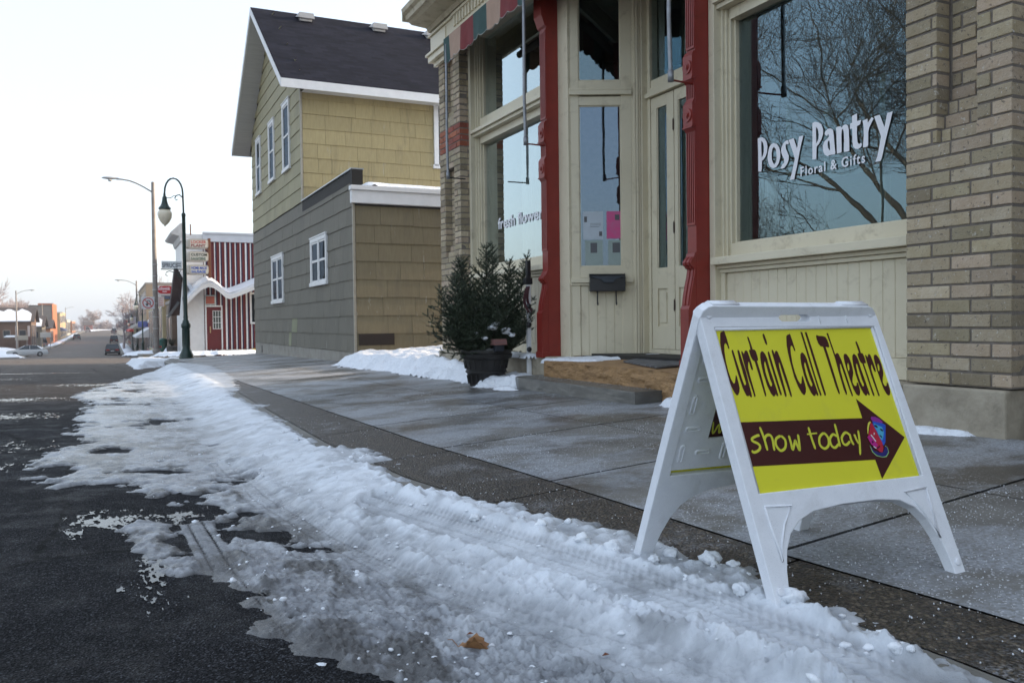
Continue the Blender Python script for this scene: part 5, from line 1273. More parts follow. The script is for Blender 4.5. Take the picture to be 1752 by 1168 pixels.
# wall cores
COREM = fm('tar_paper', (.03, .026, .022), .9)
m = MB(); m.box(HX+.001, 9.5, HY0+.001, HM, .0, 3.12); m.box(HX+.001, 13, HM+.001, HY1, .0, 5.95)
m.add([(HX+.001, HM, 5.95), (HX+.001, HY1, 5.95), (HX+.001, RID, RZ-.15), (13, HM, 5.95), (13, HY1, 5.95), (13, RID, RZ-.15)], [(0, 2, 1), (3, 4, 5), (0, 3, 5, 2), (1, 2, 5, 4)])
m.build('wall_core', COREM, house)
m = MB(); m.box(HX-.005, 9.6, HY0-.005, HY1, -.6, ZB-.004); m.build('foundation', CONC, house, bevel=.01)
m = MB(); m.box(HX+.04, 9.55, HY0-.009, HY0+.02, -.3, ZB-.02); m.build('side_foundation', pm('brown_stained_concrete', (.24, .17, .125), (.17, .125, .095), 3, .85, 30, .003, dirt=(.09, .08, .07), ds=3), house)
m = MB(); m.box(HX-.012, HX, 24.9, 25.15, -.08, .12); m.build('foundation_vent', BLACKP, house)
m = MB(); m.box(HX+.05, 4.60, HY0-.028, HY0-.02, ZB+EXP*.38, ZB+EXP*1.02); m.build('bare_patch', fm('bare_tar_paper', (.028, .02, .016), .9), house)
# trim
m = MB(); m.box(HX-.028, HX+.012, HY0-.028, HY0+.02, ZB-.02, 2.82); m.build('corner_trim', fm('dull_corner_metal', (.34, .31, .25), .5, .2), house)
m = MB(); m.box(HX-.03, HX+.012, HM-.03, HM+.02, 3.40, 5.95); m.build('corner_trim', fm('dull_corner_metal', (.34, .31, .25), .5, .2), house)
m = MB(); m.box(HX-.06, 9.6, HY0-.10, HY0+.02, 2.83, 3.05); m.box(HX-.08, 9.6, HY0-.14, HY0+.02, 3.053, 3.13); m.build('addition_cornice', WHITEP, house, bevel=.006)
m = MB(); m.box(HX+.1, 9.5, HY0-.02, HY0+.35, 3.135, 3.16); m.box(HX+.3, 9.4, HY0+.1, HM-.05, 3.14, 3.19); m.build('addition_roof', fm('tar_roof', (.05, .05, .05), .9), house)
m = MB(); m.box(HX-.035, HX+.16, HY0-.05, HY0+.10, 3.133, 3.42); m.box(HX-.02, HX+.15, HY0+.10, HM-.03, 3.2, 3.405); m.build('parapet', fm('black_roofing', (.02, .018, .016), .8), house)
m = MB(); m.box(HX-.05, HX+.18, HY0-.04, HM-.03, 3.422, 3.445); m.build('parapet_cap', fm('grey_flashing', (.42, .44, .46), .4, .5), house)
# roof
def roof_mat():
    m, N, L, P = newmat('asphalt_roof_shingles'); v = coords(N)
    br = N.new('ShaderNodeTexBrick'); mp = N.new('ShaderNodeMapping'); mp.inputs['Rotation'].default_value = (0, 0, 0); L.new(v, mp.inputs[0])
    sep = N.new('ShaderNodeSeparateXYZ'); L.new(v, sep.inputs[0]); cb = N.new('ShaderNodeCombineXYZ'); L.new(sep.outputs[0], cb.inputs[0]); 
    mu = N.new('ShaderNodeMath'); mu.operation = 'MULTIPLY'; mu.inputs[1].default_value = 1.73; L.new(sep.outputs[2], mu.inputs[0]); L.new(mu.outputs[0], cb.inputs[1]); L.new(cb.outputs[0], br.inputs['Vector'])
    br.inputs['Scale'].default_value = 1; br.inputs['Brick Width'].default_value = .3; br.inputs['Row Height'].default_value = .135; br.inputs['Mortar Size'].default_value = .006
    br.inputs['Color1'].default_value = (.015, .0165, .027, 1); br.inputs['Color2'].default_value = (.008, .009, .016, 1); br.inputs['Mortar'].default_value = (.012, .011, .013, 1)
    n = noise(N, L, 2.2, 6, .65, v); c = mixc(N, L, 1.0, br.outputs[0], ramp(N, L, n.outputs[0], [(.3, .7), (.7, 1.25)]).outputs[0], 'MULTIPLY')
    L.new(c, P.inputs['Base Color']); P.inputs['Roughness'].default_value = .9; P.inputs['Specular IOR Level'].default_value = .1
    bump(N, L, br.outputs['Fac'], -.5, .01, P); return m
RM = roof_mat(); GX0 = 3.40
m = MB(); t = .05
m.add([(GX0, NE_, EAVE), (13.4, NE_, EAVE), (13.4, RID, RZ), (GX0, RID, RZ), (GX0, NE_, EAVE-t), (13.4, NE_, EAVE-t), (13.4, RID, RZ-t), (GX0, RID, RZ-t)], [(0, 1, 2, 3), (4, 7, 6, 5), (0, 4, 5, 1), (0, 3, 7, 4)])
m.add([(GX0, FE_, EAVE), (13.4, FE_, EAVE), (13.4, RID, RZ), (GX0, RID, RZ), (GX0, FE_, EAVE-t), (13.4, FE_, EAVE-t), (13.4, RID, RZ-t), (GX0, RID, RZ-t)], [(0, 3, 2, 1), (4, 5, 6, 7), (0, 1, 5, 4), (0, 4, 7, 3)])
rf = m.build('roof', RM, house)
m = MB(); h = .20; g = .012
def slope(ya, yb): pass
for s, ey in ((1, NE_), (-1, FE_)):
    m.add([(GX0-g, ey-.01*s, EAVE-.01), (GX0-g, RID, RZ-.01), (GX0-g, RID, RZ-h), (GX0-g, ey-.01*s, EAVE-h), (GX0+.03, ey-.01*s, EAVE-.05), (GX0+.03, RID, RZ-.05), (GX0+.03, RID, RZ-h), (GX0+.03, ey-.01*s, EAVE-h)],
          [(0, 1, 2, 3), (4, 7, 6, 5), (3, 2, 6, 7), (0, 4, 5, 1)])
m.box(GX0-g, 13.4, NE_-.025, NE_-.004, EAVE-.20, EAVE-.012); m.box(GX0-g, 13.4, FE_+.004, FE_+.025, EAVE-.20, EAVE-.012)
m.build('fascia', WHITEP, house)
m = MB()
for ey, s in ((NE_, 1), (FE_, -1)):
    dz = -.19
    m.add([(GX0+.03, ey, EAVE+dz), (HX+.0, ey, EAVE+dz), (HX+.0, RID, RZ+dz), (GX0+.03, RID, RZ+dz)], [(0, 1, 2, 3)])
m.add([(HX, NE_, EAVE-.19), (13.4, NE_, EAVE-.19), (13.4, HM+.02, EAVE-.16), (HX, HM+.02, EAVE-.16)], [(0, 1, 2, 3)])
m.build('soffit', pm('grey_white_soffit_board', (.58, .58, .57), (.50, .50, .49), 2, .6, 20, .001, stretch=(1, 12, 1)), house)
for x in (4.55, 6.50, 8.0):
    m = MB(); y = RID-.42; z = roofz(y); m.box(x, x+.30, y-.14, y+.14, z-.06, z+.10); m.prism([(x-.06, z+.08), (x+.36, z+.08), (x+.33, z+.135), (x-.03, z+.135)], lambda a, b: (a, y-.2, b+(-.08 if b < z+.1 else 0)), lambda a, b: (a, y+.2, b+(.05 if b < z+.1 else 0))); m.build('roof_vent', fm('pale_vent_plastic', (.52, .50, .48), .6), rf, bevel=.01)
# windows
WG = fm('dark_room', (.02, .025, .03), .8)
def hwin(y0, y1, z0, z1, double):
    f = MB(); x = HX-.05; w = .085
    f.box(x, HX, y0, y0+w, z0, z1); f.box(x, HX, y1-w, y1, z0, z1); f.box(x+.001, HX, y0+w, y1-w, z1-w, z1); f.box(x-.02, HX, y0-.03, y1+.03, z0-.03, z0+.05)
    f.box(x-.012, HX, y0-.02, y1+.02, z1+.001, z1+.03)
    n = 2 if double else 1; wi = (y1-y0-2*w)/n; zs = (z0+z1)/2
    for i in range(n):
        a, b = y0+w+i*wi, y0+w+(i+1)*wi
        if double and i == 0: b -= .03
        if double and i == 1: a += .03; f.box(x, HX, a-.06, a, z0+.05, z1-w)
        for q in (a, b-.035): f.box(x+.015, HX, q, q+.035, z0+.051, z1-w-.001)
        f.box(x+.016, HX, a+.035, b-.035, z0+.051, z0+.09); f.box(x+.016, HX, a+.035, b-.035, z1-w-.04, z1-w-.001); f.box(x+.012, HX, a+.035, b-.035, zs-.025, zs+.025)
    o = f.build('window', WHITEP, house, bevel=.004)
    g = MB(); g.add([(HX-.024, y0+w, z0+.05), (HX-.024, y1-w, z0+.05), (HX-.024, y1-w, z1-w), (HX-.024, y0+w, z1-w)], [(0, 3, 2, 1)]); g.build('pane', GLASSD, o)
    if double:
        g = MB(); g.add([(HX-.0225, y0+w, zs), (HX-.0225, y1-w, zs), (HX-.0225, y1-w, z1-w), (HX-.0225, y0+w, z1-w)], [(0, 3, 2, 1)]); g.build('lace_curtain', fm('lace_curtain_cloth', (.34, .30, .28), .9), o)
for a in ((24.50, 25.25, 4.42, 5.97, 0), (22.30, 23.12, 4.45, 5.99, 0), (20.25, 21.12, 4.40, 6.02, 0), (21.38, 22.98, 1.28, 2.47, 1), (16.68, 18.15, 1.53, 2.50, 1)): hwin(*a)
f = MB(); yy0, yy1 = 7.02, 8.1
for a, b, c, d in ((7.0, 7.11, 4.42, 5.98), (7.95, 8.05, 4.42, 5.98), (7.111, 7.949, 5.88, 5.98), (6.97, 8.08, 4.36, 4.45), (7.14, 7.18, 4.47, 5.87), (7.18, 7.9, 5.15, 5.2)): f.box(a, b, HM-.06, HM, c, d)
o = f.build('window', WHITEP, house, bevel=.004)
g = MB(); g.add([(7.11, HM-.03, 4.45), (7.95, HM-.03, 4.45), (7.95, HM-.03, 5.9), (7.11, HM-.03, 5.9)], [(0, 1, 2, 3)]); g.build('pane', GLASSD, o)
drift([(HX+.15, HY0-.10), (9, HY0-.10), (9, HM-.1), (HX+.25, HM-.1)], .05, lambda X, Y: 3.165+0*X, step=.06, edge=.12, seed=31)

# ------------------------------------------------------------------ street lamps
def green_lamp(x, y, label, sign_=False, rot=0, acorn=True):
    z0 = float(Lz(y))-.02; t = thing('street_lamp', label, 'street lamp', (x, y, z0), 'green gooseneck street lamps')
    m = MB(); Z = z0
    prof = [(.20, Z), (.20, Z+.05), (.185, Z+.09), (.19, Z+.12), (.15, Z+.20), (.115, Z+.28), (.105, Z+.34), (.10, Z+.40), (.098, Z+.86), (.125, Z+.90), (.130, Z+.98), (.095, Z+1.03), (.085, Z+1.08), (.06, Z+1.12), (.068, Z+1.18), (.058, Z+1.24), (.056, Z+1.32), (.048, Z+4.0), (.058, Z+4.02), (.055, Z+4.07), (.03, Z+4.10), (.024, Z+4.12)]
    m.lathe(prof, x, y, 20)
    for k in range(8):
        a = k*math.pi/4+.2; m.tube([(x+.100*math.cos(a), y+.100*math.sin(a), Z+.36), (x+.099*math.cos(a), y+.099*math.sin(a), Z+.85)], .012, 5)
    m.build('lamp_post', GREENM, t, smooth=True, autosmooth=45)
    m = MB(); zt = Z+4.1
    arc = [(x, y, zt), (x-.01, y, zt+.55)]+[(x-.01-.235+.235*math.cos(a), y, zt+.55+.40*math.sin(a)) for a in [math.pi*i/10 for i in range(1, 10)]]+[(x-.485, y, zt+.50)]
    m.tube(arc, .024, 8)
    sc = [(x-.01, y, zt+.42), (x-.10, y, zt+.50), (x-.18, y, zt+.47), (x-.22, y, zt+.40), (x-.19, y, zt+.34), (x-.15, y, zt+.37)]
    m.tube(sc, .016, 6); m.tube([(x-.48, y, zt+.46), (x-.42, y, zt+.40), (x-.33, y, zt+.40), (x-.25, y, zt+.46), (x-.20, y, zt+.46)], .010, 6)
    m.build('gooseneck_arm', GREENM, t, smooth=True)
    lx = x-.485; m = MB(); m.lathe([(.02, zt+.52), (.035, zt+.50), (.035, zt+.44), (.06, zt+.40), (.065, zt+.34), (.085, zt+.24), (.12, zt+.16), (.16, zt+.12), (.165, zt+.08), (.14, zt+.07)], lx, y, 18); m.build('lamp_hood', GREENM, t, smooth=True, autosmooth=50)
    m = MB(); m.lathe([(.13, zt+.075), (.185, zt+.0), (.195, zt-.06), (.175, zt-.16), (.12, zt-.27), (.06, zt-.34), (.03, zt-.36), (.02, zt-.39), (.0, zt-.395)], lx, y, 18); m.build('glass_globe', fm('frosted_amber_glass', (.85, .76, .60), .25), t, smooth=True)
    return t
lamp1 = green_lamp(1.90, 25.45, 'tall green gooseneck lamp carrying the SPRUCE street sign at the corner')
ss = thing('street_name_sign', 'small white street name sign on green scrolled bracket reading SPRUCE', 'street sign', (1.62, 25.45, 2.25))
m = MB(); m.box(1.30, 1.83, 25.435, 25.455, 2.31, 2.51); m.build('sign_blade', fm('dull_white_sign', (.82, .84, .85), .5), ss, bevel=.004)
text('SPRUCE', .17, lambda a, b: (1.315+a, 25.432, 2.34+b), (0, -1, 0), fm('grey_letters', (.05, .06, .07), .5), 'lettering', ss, sx=.68, bold=.002)
m = MB(); m.box(1.70, 1.80, 25.4325, 25.434, 2.43, 2.46); m.box(1.70, 1.80, 25.4325, 25.434, 2.37, 2.40); m.build('block_number', fm('pale_grey_mark', (.22, .23, .24), .5), ss)
m = MB(); m.tube([(1.28, 25.445, 2.285), (1.86, 25.445, 2.285)], .014, 8); m.tube([(1.84, 25.445, 2.0), (1.78, 25.445, 2.06), (1.72, 25.445, 2.15), (1.62, 25.445, 2.2), (1.50, 25.445, 2.24), (1.42, 25.445, 2.20), (1.40, 25.445, 2.13), (1.45, 25.445, 2.10)], .012, 6); m.tube([(1.80, 25.445, 2.25), (1.74, 25.445, 2.18), (1.70, 25.445, 2.1), (1.76, 25.445, 2.06)], .010, 6); m.build('scroll_bracket', GREENM, ss, smooth=True)
green_lamp(2.40, 78, 'distant green gooseneck lamp with glowing pale globe past the hydrant')
# cobra-head lights
def cobra(x, y, label, side=-1, H=8.9, arm=1.7, mesh=None):
    z0 = float(Lz(y))-.05; t = thing('cobra_street_light', label, 'street light', (x, y, z0), 'grey cobra head street lights')
    m = MB(); m.tube([(x, y, z0), (x, y, z0+.25), (x, y, z0+.28), (x, y, z0+H)], [.24, .20, .145, .085], 12); m.build('light_pole', GREYM, t, smooth=True, autosmooth=40)
    m = MB(); pts = [(x+side*arm*u, y, z0+H-.55+.60*math.sin(min(1, u*1.15)*math.pi/2)) for u in (0, .1, .25, .45, .65, .85, 1)]; m.tube(pts, [.035]*7, 8); m.build('light_arm', GREYM, t, smooth=True)
    m = MB(); hx = x+side*arm; hz = z0+H+.05
    sec = [(0, .05, .05), (.15, .09, .07), (.35, .14, .09), (.55, .15, .08), (.72, .10, .05), (.78, .03, .02)]
    P = []; F = []
    for (u, wy, wz) in sec:
        for q in range(10):
            a = 2*math.pi*q/10; P.append((hx+side*(u-.1), y+wy*math.cos(a), hz+.02+wz*math.sin(a)*(1 if math.sin(a) > 0 else .6)))
    for i in range(len(sec)-1):
        for q in range(10): F.append((i*10+q, i*10+(q+1) % 10, (i+1)*10+(q+1) % 10, (i+1)*10+q))
    m.add(P, F+[tuple(range(10)), tuple(range(50, 60))]); hd = m.build('lamp_head', fm('pale_lamp_housing', (.42, .42, .42), .5), t, smooth=True)
    m = MB(); m.lathe([(.10, hz-.03), (.09, hz-.10), (.05, hz-.14), (.0, hz-.15)], hx+side*.30, y, 12); m.build('lens', fm('lens_glass', (.5, .5, .48), .2), hd, smooth=True)
    return t
cb = cobra(2.10, 47.5, 'tall rusty grey street light behind the green lamp, no U turn sign on it')
m = MB()
for z in (1.9, 2.6, 3.3, 4.0, 4.6, .9, 1.3): m.tube([(2.10, 47.5, float(Lz(47.5))+z), (2.10, 47.5, float(Lz(47.5))+z+.03)], .14, 12)
m.build('steel_band', fm('bright_steel_band', (.5, .5, .5), .3, .8), cb)
cobra(2.9, 113, 'first smaller street light down the right side', H=9.0); cobra(3.4, 172, 'second smaller street light down the right side'); cobra(3.9, 232, 'third tiny street light down the right side'); cobra(4.3, 300, 'farthest tiny street light on the right side')
cobra(-12.2, 140, 'street light standing by the white car on the left', side=1, H=9.0); cobra(-13.6, 212, 'street light in front of the snowy low roof on the left', side=1)
cobra(-12.8, 300, 'far street light near the left brick shops', side=1)
# no U turn sign
t = thing('no_turn_sign', 'white square sign with red ring and black U turn arrow', 'traffic sign', (1.73, 47.3, 1.9))
m = MB(); m.box(1.43, 2.05, 47.28, 47.30, 1.58, 2.20); m.build('sign_plate', fm('white_sign_face', (.62, .62, .64), .5), t, bevel=.01)
RED = fm('sign_red', (.50, .04, .03), .5); BLK = fm('sign_black', (.02, .02, .02), .5)
def ring(mb, cx, cz, r0_, r1_, y, a0=0, a1=2*math.pi, n=40):
    for i in range(n):
        a, b = a0+(a1-a0)*i/n, a0+(a1-a0)*(i+1)/n
        mb.add([(cx+r0_*math.cos(a), y, cz+r0_*math.sin(a)), (cx+r1_*math.cos(a), y, cz+r1_*math.sin(a)), (cx+r1_*math.cos(b), y, cz+r1_*math.sin(b)), (cx+r0_*math.cos(b), y, cz+r0_*math.sin(b))], [(0, 1, 2, 3)])
m = MB(); ring(m, 1.74, 1.89, .225, .27, 47.274); m.add([(1.74-.18, 47.272, 1.89+.15), (1.74-.15, 47.272, 1.89+.18), (1.74+.18, 47.272, 1.89-.15), (1.74+.15, 47.272, 1.89-.18)], [(0, 1, 2, 3)]); flipup(m, (0, -1, 0)); m.build('red_ring', RED, t)
m = MB(); ring(m, 1.765, 1.93, .055, .095, 47.277, 0, math.pi, 16); m.box(1.82, 1.86, 47.275, 47.277, 1.76, 1.93); m.box(1.67, 1.71, 47.275, 47.277, 1.84, 1.93); m.add([(1.61, 47.276, 1.84), (1.77, 47.276, 1.84), (1.69, 47.276, 1.72)], [(0, 1, 2)]); flipup(m, (0, -1, 0)); m.build('arrow', BLK, t)
m = MB(); m.box(1.95, 2.10, 47.301, 47.34, 2.0, 2.04); m.box(1.95, 2.10, 47.301, 47.34, 1.72, 1.76); m.build('bracket', GREYM, t)

# ------------------------------------------------------------------ locker plant
lk = thing('locker_plant', 'red and white striped meat market with wavy snow covered door canopy', 'shop', (6, 44, -.5))
REDW = pm('dark_red_board', (.15, .012, .012), (.12, .010, .010), 4, .6, 30, .002); WST = WHITEP
m = MB(); m.box(3.95, 10.5, 42.03, 56, -.8, 4.62); m.build('striped_wall', REDW, lk)
m = MB(); x = 3.98
xs_st = []
while x < 10: xs_st.append(x); x += .232
for i, x in enumerate(xs_st): m.box(x, x+(.045 if i % 4 else .075), 42.0, 42.029, -.5, 4.60)
m.build('white_batten', WST, lk)
m = MB()
for i, x in enumerate(xs_st): m.box(x+.047+(0 if i % 4 else .03), x+.105+(0 if i % 4 else .03), 42.018, 42.029, -.5, 4.60)
m.build('navy_stripe', fm('navy_stripe_paint', (.015, .015, .06), .6), lk)
m = MB(); m.box(3.05, 3.94, 42.0, 46.4, -.8, 4.95); 
for k in range(38): m.box(3.03, 3.945, 41.985, 41.999, -.45+k*.142, -.45+k*.142+.125)
m.build('clapboard_front', WHITEP, lk)
m = MB(); m.box(3.95, 10.6, 41.95, 42.1, 4.62, 5.03); m.box(3.945, 10.62, 41.9, 42.12, 4.98, 5.06); m.build('parapet_board', pm('blue_white_fascia', (.60, .64, .70), (.54, .58, .64), 3, .5), lk)
m = MB(); m.prism([(3.14, 4.55), (2.98, 4.62), (2.92, 4.85), (2.62, 4.92), (2.55, 5.0), (2.98, 5.42), (3.14, 5.42)], lambda a, b: (a, 41.9, b), lambda a, b: (a, 46.5, b)); m.build('front_cornice', pm('grey_white_cornice', (.58, .58, .58), (.46, .46, .46), 5, .6), lk)
m = MB(); m.box(3.40, 3.45, 41.98, 42.04, 4.9, 5.40); m.build('roof_pipe', fm('rust_pipe', (.2, .08, .04), .7), lk)
d = MB(); d.box(4.00, 4.05, 41.955, 42.03, -.42, 1.57); d.box(4.70, 4.76, 41.955, 42.03, -.42, 1.57); d.box(4.00, 4.76, 41.95, 42.03, 1.571, 1.64); fr = d.build('door_frame', WHITEP, lk)
d = MB(); d.box(4.05, 4.70, 41.975, 42.03, -.42, 1.565); dd = d.build('door', fm('oxblood_door', (.13, .012, .014), .5), fr)
d = MB()
for i in range(4): d.box(4.33+.118*i-.01, 4.33+.118*i+.012, 41.962, 41.974, .54, 1.40)
for j in range(4): d.box(4.322, 4.696, 41.963, 41.974, .54+.28*j-.01, .54+.28*j+.014)
d.build('muntin', WHITEP, fr)
d = MB(); d.add([(4.33, 41.972, .55), (4.69, 41.972, .55), (4.69, 41.972, 1.39), (4.33, 41.972, 1.39)], [(0, 1, 2, 3)]); d.build('pane', fm('green_grey_pane', (.10, .12, .11), .2), fr)
d = MB(); d.box(4.18, 4.23, 41.95, 41.97, .35, .66); d.build('push_plate', fm('brass_plate', (.5, .38, .2), .4, .7), fr)
# wavy canopy
ct = [(3.02, 1.72), (3.18, 1.93), (3.45, 2.22), (3.75, 2.50), (4.05, 2.64), (4.28, 2.60), (4.55, 2.40), (4.80, 2.16), (4.98, 2.09), (5.25, 2.18), (5.7, 2.36), (6.4, 2.66), (7.2, 2.95), (8.0, 3.2)]
lo_ = [(a, b-.19) for a, b in ct]
m = MB(); m.prism(ct+lo_[::-1], lambda a, b: (a, 40.95, b), lambda a, b: (a, 41.96, b+.22)); cn = m.build('door_canopy', WHITEP, lk)
m = MB(); m.prism([(a, b+.012) for a, b in ct]+[(a-.0, b+.11) for a, b in ct][::-1], lambda a, b: (a, 40.98, b), lambda a, b: (a, 41.94, b+.24)); m.build('canopy_snow', SNOWFAR, cn, bevel=.03)
d = MB(); d.box(3.98, 4.46, 41.945, 41.985, 1.66, 2.12); o = d.build('plaque_frame', fm('pale_teal_frame', (.45, .55, .55), .5), lk); d = MB(); d.box(4.03, 4.41, 41.94, 41.944, 1.71, 2.07); d.build('plaque', fm('coral_panel', (.45, .13, .09), .6), o)
d = MB(); d.box(6.02, 7.2, 41.95, 42.03, .75, 2.25); o = d.build('window', WHITEP, lk); d = MB(); d.box(6.10, 7.12, 41.944, 41.949, .84, 2.16); d.build('pane', fm('black_glass', (.015, .02, .025), .15), o)
# steep snow covered gable over the street entrance
m = MB(); m.prism([(2.71, 3.50), (2.38, 1.15), (2.84, 1.18), (3.0, 2.9)], lambda a, b: (a, 41.45, b), lambda a, b: (a, 42.4, b)); gg = m.build('entrance_gable', fm('black_brown_gable_board', (.025, .012, .012), .8), lk)
m = MB(); m.prism([(2.68, 3.56), (2.76, 3.60), (3.52, 2.28), (3.42, 2.10), (2.73, 3.42)], lambda a, b: (a, 41.42, b), lambda a, b: (a, 42.4, b)); m.build('gable_snow', SNOWFAR, gg)
m = MB(); m.prism([(2.86, 1.75), (2.76, 1.8), (2.30, 1.10), (2.38, 1.06)], lambda a, b: (a, 41.3, b), lambda a, b: (a, 41.43, b+.02)); m.build('shed_awning', fm('slate_grey_awning', (.08, .085, .09), .8), lk)
m = MB(); m.box(4.6, 7.8, 41.3, 41.94, -.58, -.44); m.build('entry_slab', PAVE, lk)
m = MB(); m.box(5.95, 7.2, 41.0, 41.15, -.46, -.40); m.build('yellow_stop', fm('yellow_kerb_paint', (.55, .38, .03), .6), org=(6, 41, -.4), label='yellow painted curb stop beside the striped wall', cat='curb stop')
# three stacked cabinet signs
pz_ = thing('stacked_sign', 'three stacked light box signs advertising locker plant, custom slaughtering and sausage', 'shop sign', (3.9, 40.5, 3.0))
m = MB(); m.box(4.02, 4.14, 40.42, 40.62, 2.85, 4.62); m.box(4.04, 4.12, 40.62, 42.0, 4.2, 4.3); m.box(4.04, 4.12, 40.62, 42.0, 3.1, 3.2); m.build('sign_post', fm('rust_brown_post', (.20, .075, .035), .7), pz_, bevel=.01)
for i, (z0, z1, ln1, ln2, c1, c2) in enumerate(((4.14, 4.58, 'LOCKER', 'PLANT', (.60, .10, .07), (.28, .04, .04)), (3.56, 4.02, 'CUSTOM', 'SLAUGHTERING', (.02, .03, .02), (.04, .10, .06)), (2.98, 3.42, 'HOME MADE', 'SAUSAGE', (.04, .10, .45), (.04, .12, .5)))):
    m = MB(); n = 20; c = ((3.60), (z0+z1)/2); hw, hh = .43, (z1-z0)/2; P = []
    for k in range(28):
        a = 2*math.pi*k/28; ca, sa = math.cos(a), math.sin(a); P.append((c[0]+hw*math.copysign(abs(ca)**.35, ca), c[1]+hh*math.copysign(abs(sa)**.45, sa)))
    m.prism(P, lambda a, b: (a, 40.38, b), lambda a, b: (a-.18, 40.66, b)); o = m.build('sign_cabinet', pm('dingy_cream_cabinet', (.52, .47, .40), (.42, .38, .33), 5, .5), pz_, bevel=.03)
    m = MB(); m.box(3.26, 3.98, 40.36, 40.379, z0+.07, z1-.06); m.build('sign_face', fm('pale_sign_face', (.72, .68, .58), .4), o, bevel=.004)
    def line(s, zc, col, hgt, wid):
        cu_n = len(s); text(s, hgt*1.35, lambda a, b, zc=zc: (3.29+a, 40.357, zc+b), (0, -1, 0), fm('sign_ink_%d_%d' % (i, int(zc*100)), col, .5), 'lettering', o, sx=wid/(cu_n*hgt*.93), bold=.006)
    line(ln1, (z0+z1)/2+.025, c1, .125, .70); line(ln2, z0+.085, c2, .12, .70)
# hydrant, bin, barrel
def hydrant(x, y, lab):
    z = float(swz(1.8, y))-.05; t = thing('fire_hydrant', lab, 'fire hydrant', (x, y, z)); HR = fm('hydrant_red', (.33, .022, .018), .4)
    m = MB(); m.lathe([(.16, z), (.16, z+.04), (.11, z+.05), (.105, z+.45), (.135, z+.47), (.135, z+.50), (.11, z+.52), (.10, z+.62), (.06, z+.70), (.03, z+.72), (.03, z+.77), (.0, z+.775)], x, y, 16); m.build('barrel', HR, t, smooth=True, autosmooth=45)
    for s, r in ((-1, .05), (1, .05)):
        m = MB(); m.tube([(x+s*.09, y, z+.42), (x+s*.19, y, z+.42)], r, 12); m.tube([(x+s*.19, y, z+.42), (x+s*.22, y, z+.42)], r*1.3, 6); m.build('side_nozzle', HR, t)
    m = MB(); m.tube([(x, y-.09, z+.38), (x, y-.18, z+.38)], .07, 12); m.build('pumper_nozzle', HR, t)
hydrant(2.28, 50.5, 'bright red fire hydrant in the snow below the tall grey pole')
t = thing('litter_bin', 'dark green round litter bin behind the red hydrant', 'litter bin', (2.80, 55, -.95)); z = float(Lz(55))-.02
m = MB(); m.lathe([(.22, z), (.25, z+.75), (.26, z+.78), (.22, z+.80)], 2.80, 55, 16); m.build('bin_body', fm('bin_green', (.02, .09, .07), .5), t, smooth=True, autosmooth=45)
m = MB(); m.lathe([(.27, z+.80), (.20, z+.90), (.06, z+.94), (.0, z+.945)], 2.80, 55, 16); m.build('lid', fm('bin_green', (.02, .09, .07), .5), t, smooth=True)
t = thing('barrel_planter', 'wooden half barrel planter with withered plants by the clapboard wall', 'planter', (2.72, 45.5, -.7)); z = float(Lz(45.5))
m = MB(); m.lathe([(.20, z), (.25, z+.2), (.245, z+.4), (.20, z+.38)], 2.72, 45.5, 18); m.build('barrel', fm('grey_barrel_wood', (.09, .08, .07), .8), t, smooth=True); m = MB(); m.lathe([(.235, z+.08), (.24, z+.11)], 2.72, 45.5, 18); m.lathe([(.255, z+.28), (.255, z+.31)], 2.72, 45.5, 18); m.build('iron_hoop', BLACKP, t)
m = MB()
for i in range(60):
    a = ra.random()*6.28; r = .05+.3*ra.random(); m.tube([(2.72, 45.5, z+.36), (2.72+r*.5*math.cos(a), 45.5+r*.5*math.sin(a), z+.5+.1*ra.random()), (2.72+r*math.cos(a), 45.5+r*math.sin(a), z+.45+.35*ra.random())], [.008, .012, .004], 4)
m.build('withered_foliage', fm('withered_plant', (.035, .04, .025), .8), t)

# ------------------------------------------------------------------ bare trees
def bare_tree(x, y, z, H, seed, label, group=None, spread=.6, lean=(0, 0), levels=5, r0=.16, first=.28, mat=None, nb=3, twig=.006, droop=.0, name='bare_tree'):
    rt = random.Random(seed); t = thing(name, label, 'tree', (x, y, z), group)
    trk = MB(); crn = MB()
    def grow(p, d, L, r, lev, mb):
        n = 5 if lev < 3 else 3; pts = [p]; 
        for i in range(n):
            d = (d+Vector((rt.gauss(0, .09), rt.gauss(0, .09), rt.gauss(0, .05)+.05-droop*lev))).normalized(); p = p+d*(L/n); pts.append(p)
        rad = [max(twig, r*(1-.45*i/n)) for i in range(n+1)]
        mb.tube(pts, rad, 7 if lev == 0 else (5 if lev < 2 else 3), cap=False)
        if lev >= levels: return
        k = nb+(1 if rt.random() < .5 else 0)
        for j in range(k):
            i = n if j == 0 else rt.randint(max(1, n//2) if lev == 0 else 1, n)
            ax_ = d.cross(Vector((rt.gauss(0, 1), rt.gauss(0, 1), rt.gauss(0, 1)))); 
            if ax_.length < .01: continue
            ang = rt.uniform(.15, .35) if j == 0 else rt.uniform(.4, .95)*(.6+spread)
            nd = Matrix.Rotation(ang, 3, ax_.normalized()) @ d
            if nd.z < -.1: nd.z *= -.3
            grow(pts[i], nd.normalized(), L*rt.uniform(.62, .82), rad[i]*(.72 if j == 0 else .55), lev+1, crn)
    d0 = Vector((lean[0], lean[1], 1)).normalized()
    grow(Vector((x, y, z)), d0, H*first, r0, 0, trk)
    BK = mat or BARK
    trk.build('trunk', BK, t, smooth=True); crn.build('crown', BK, t, smooth=True)
    return t
BARK = fm('dark_bark', (.12, .10, .09), .9); BARKF = fm('haze_pale_twigs', (.42, .35, .345), .9)  # far twigs coloured paler, distance haze painted into the bark
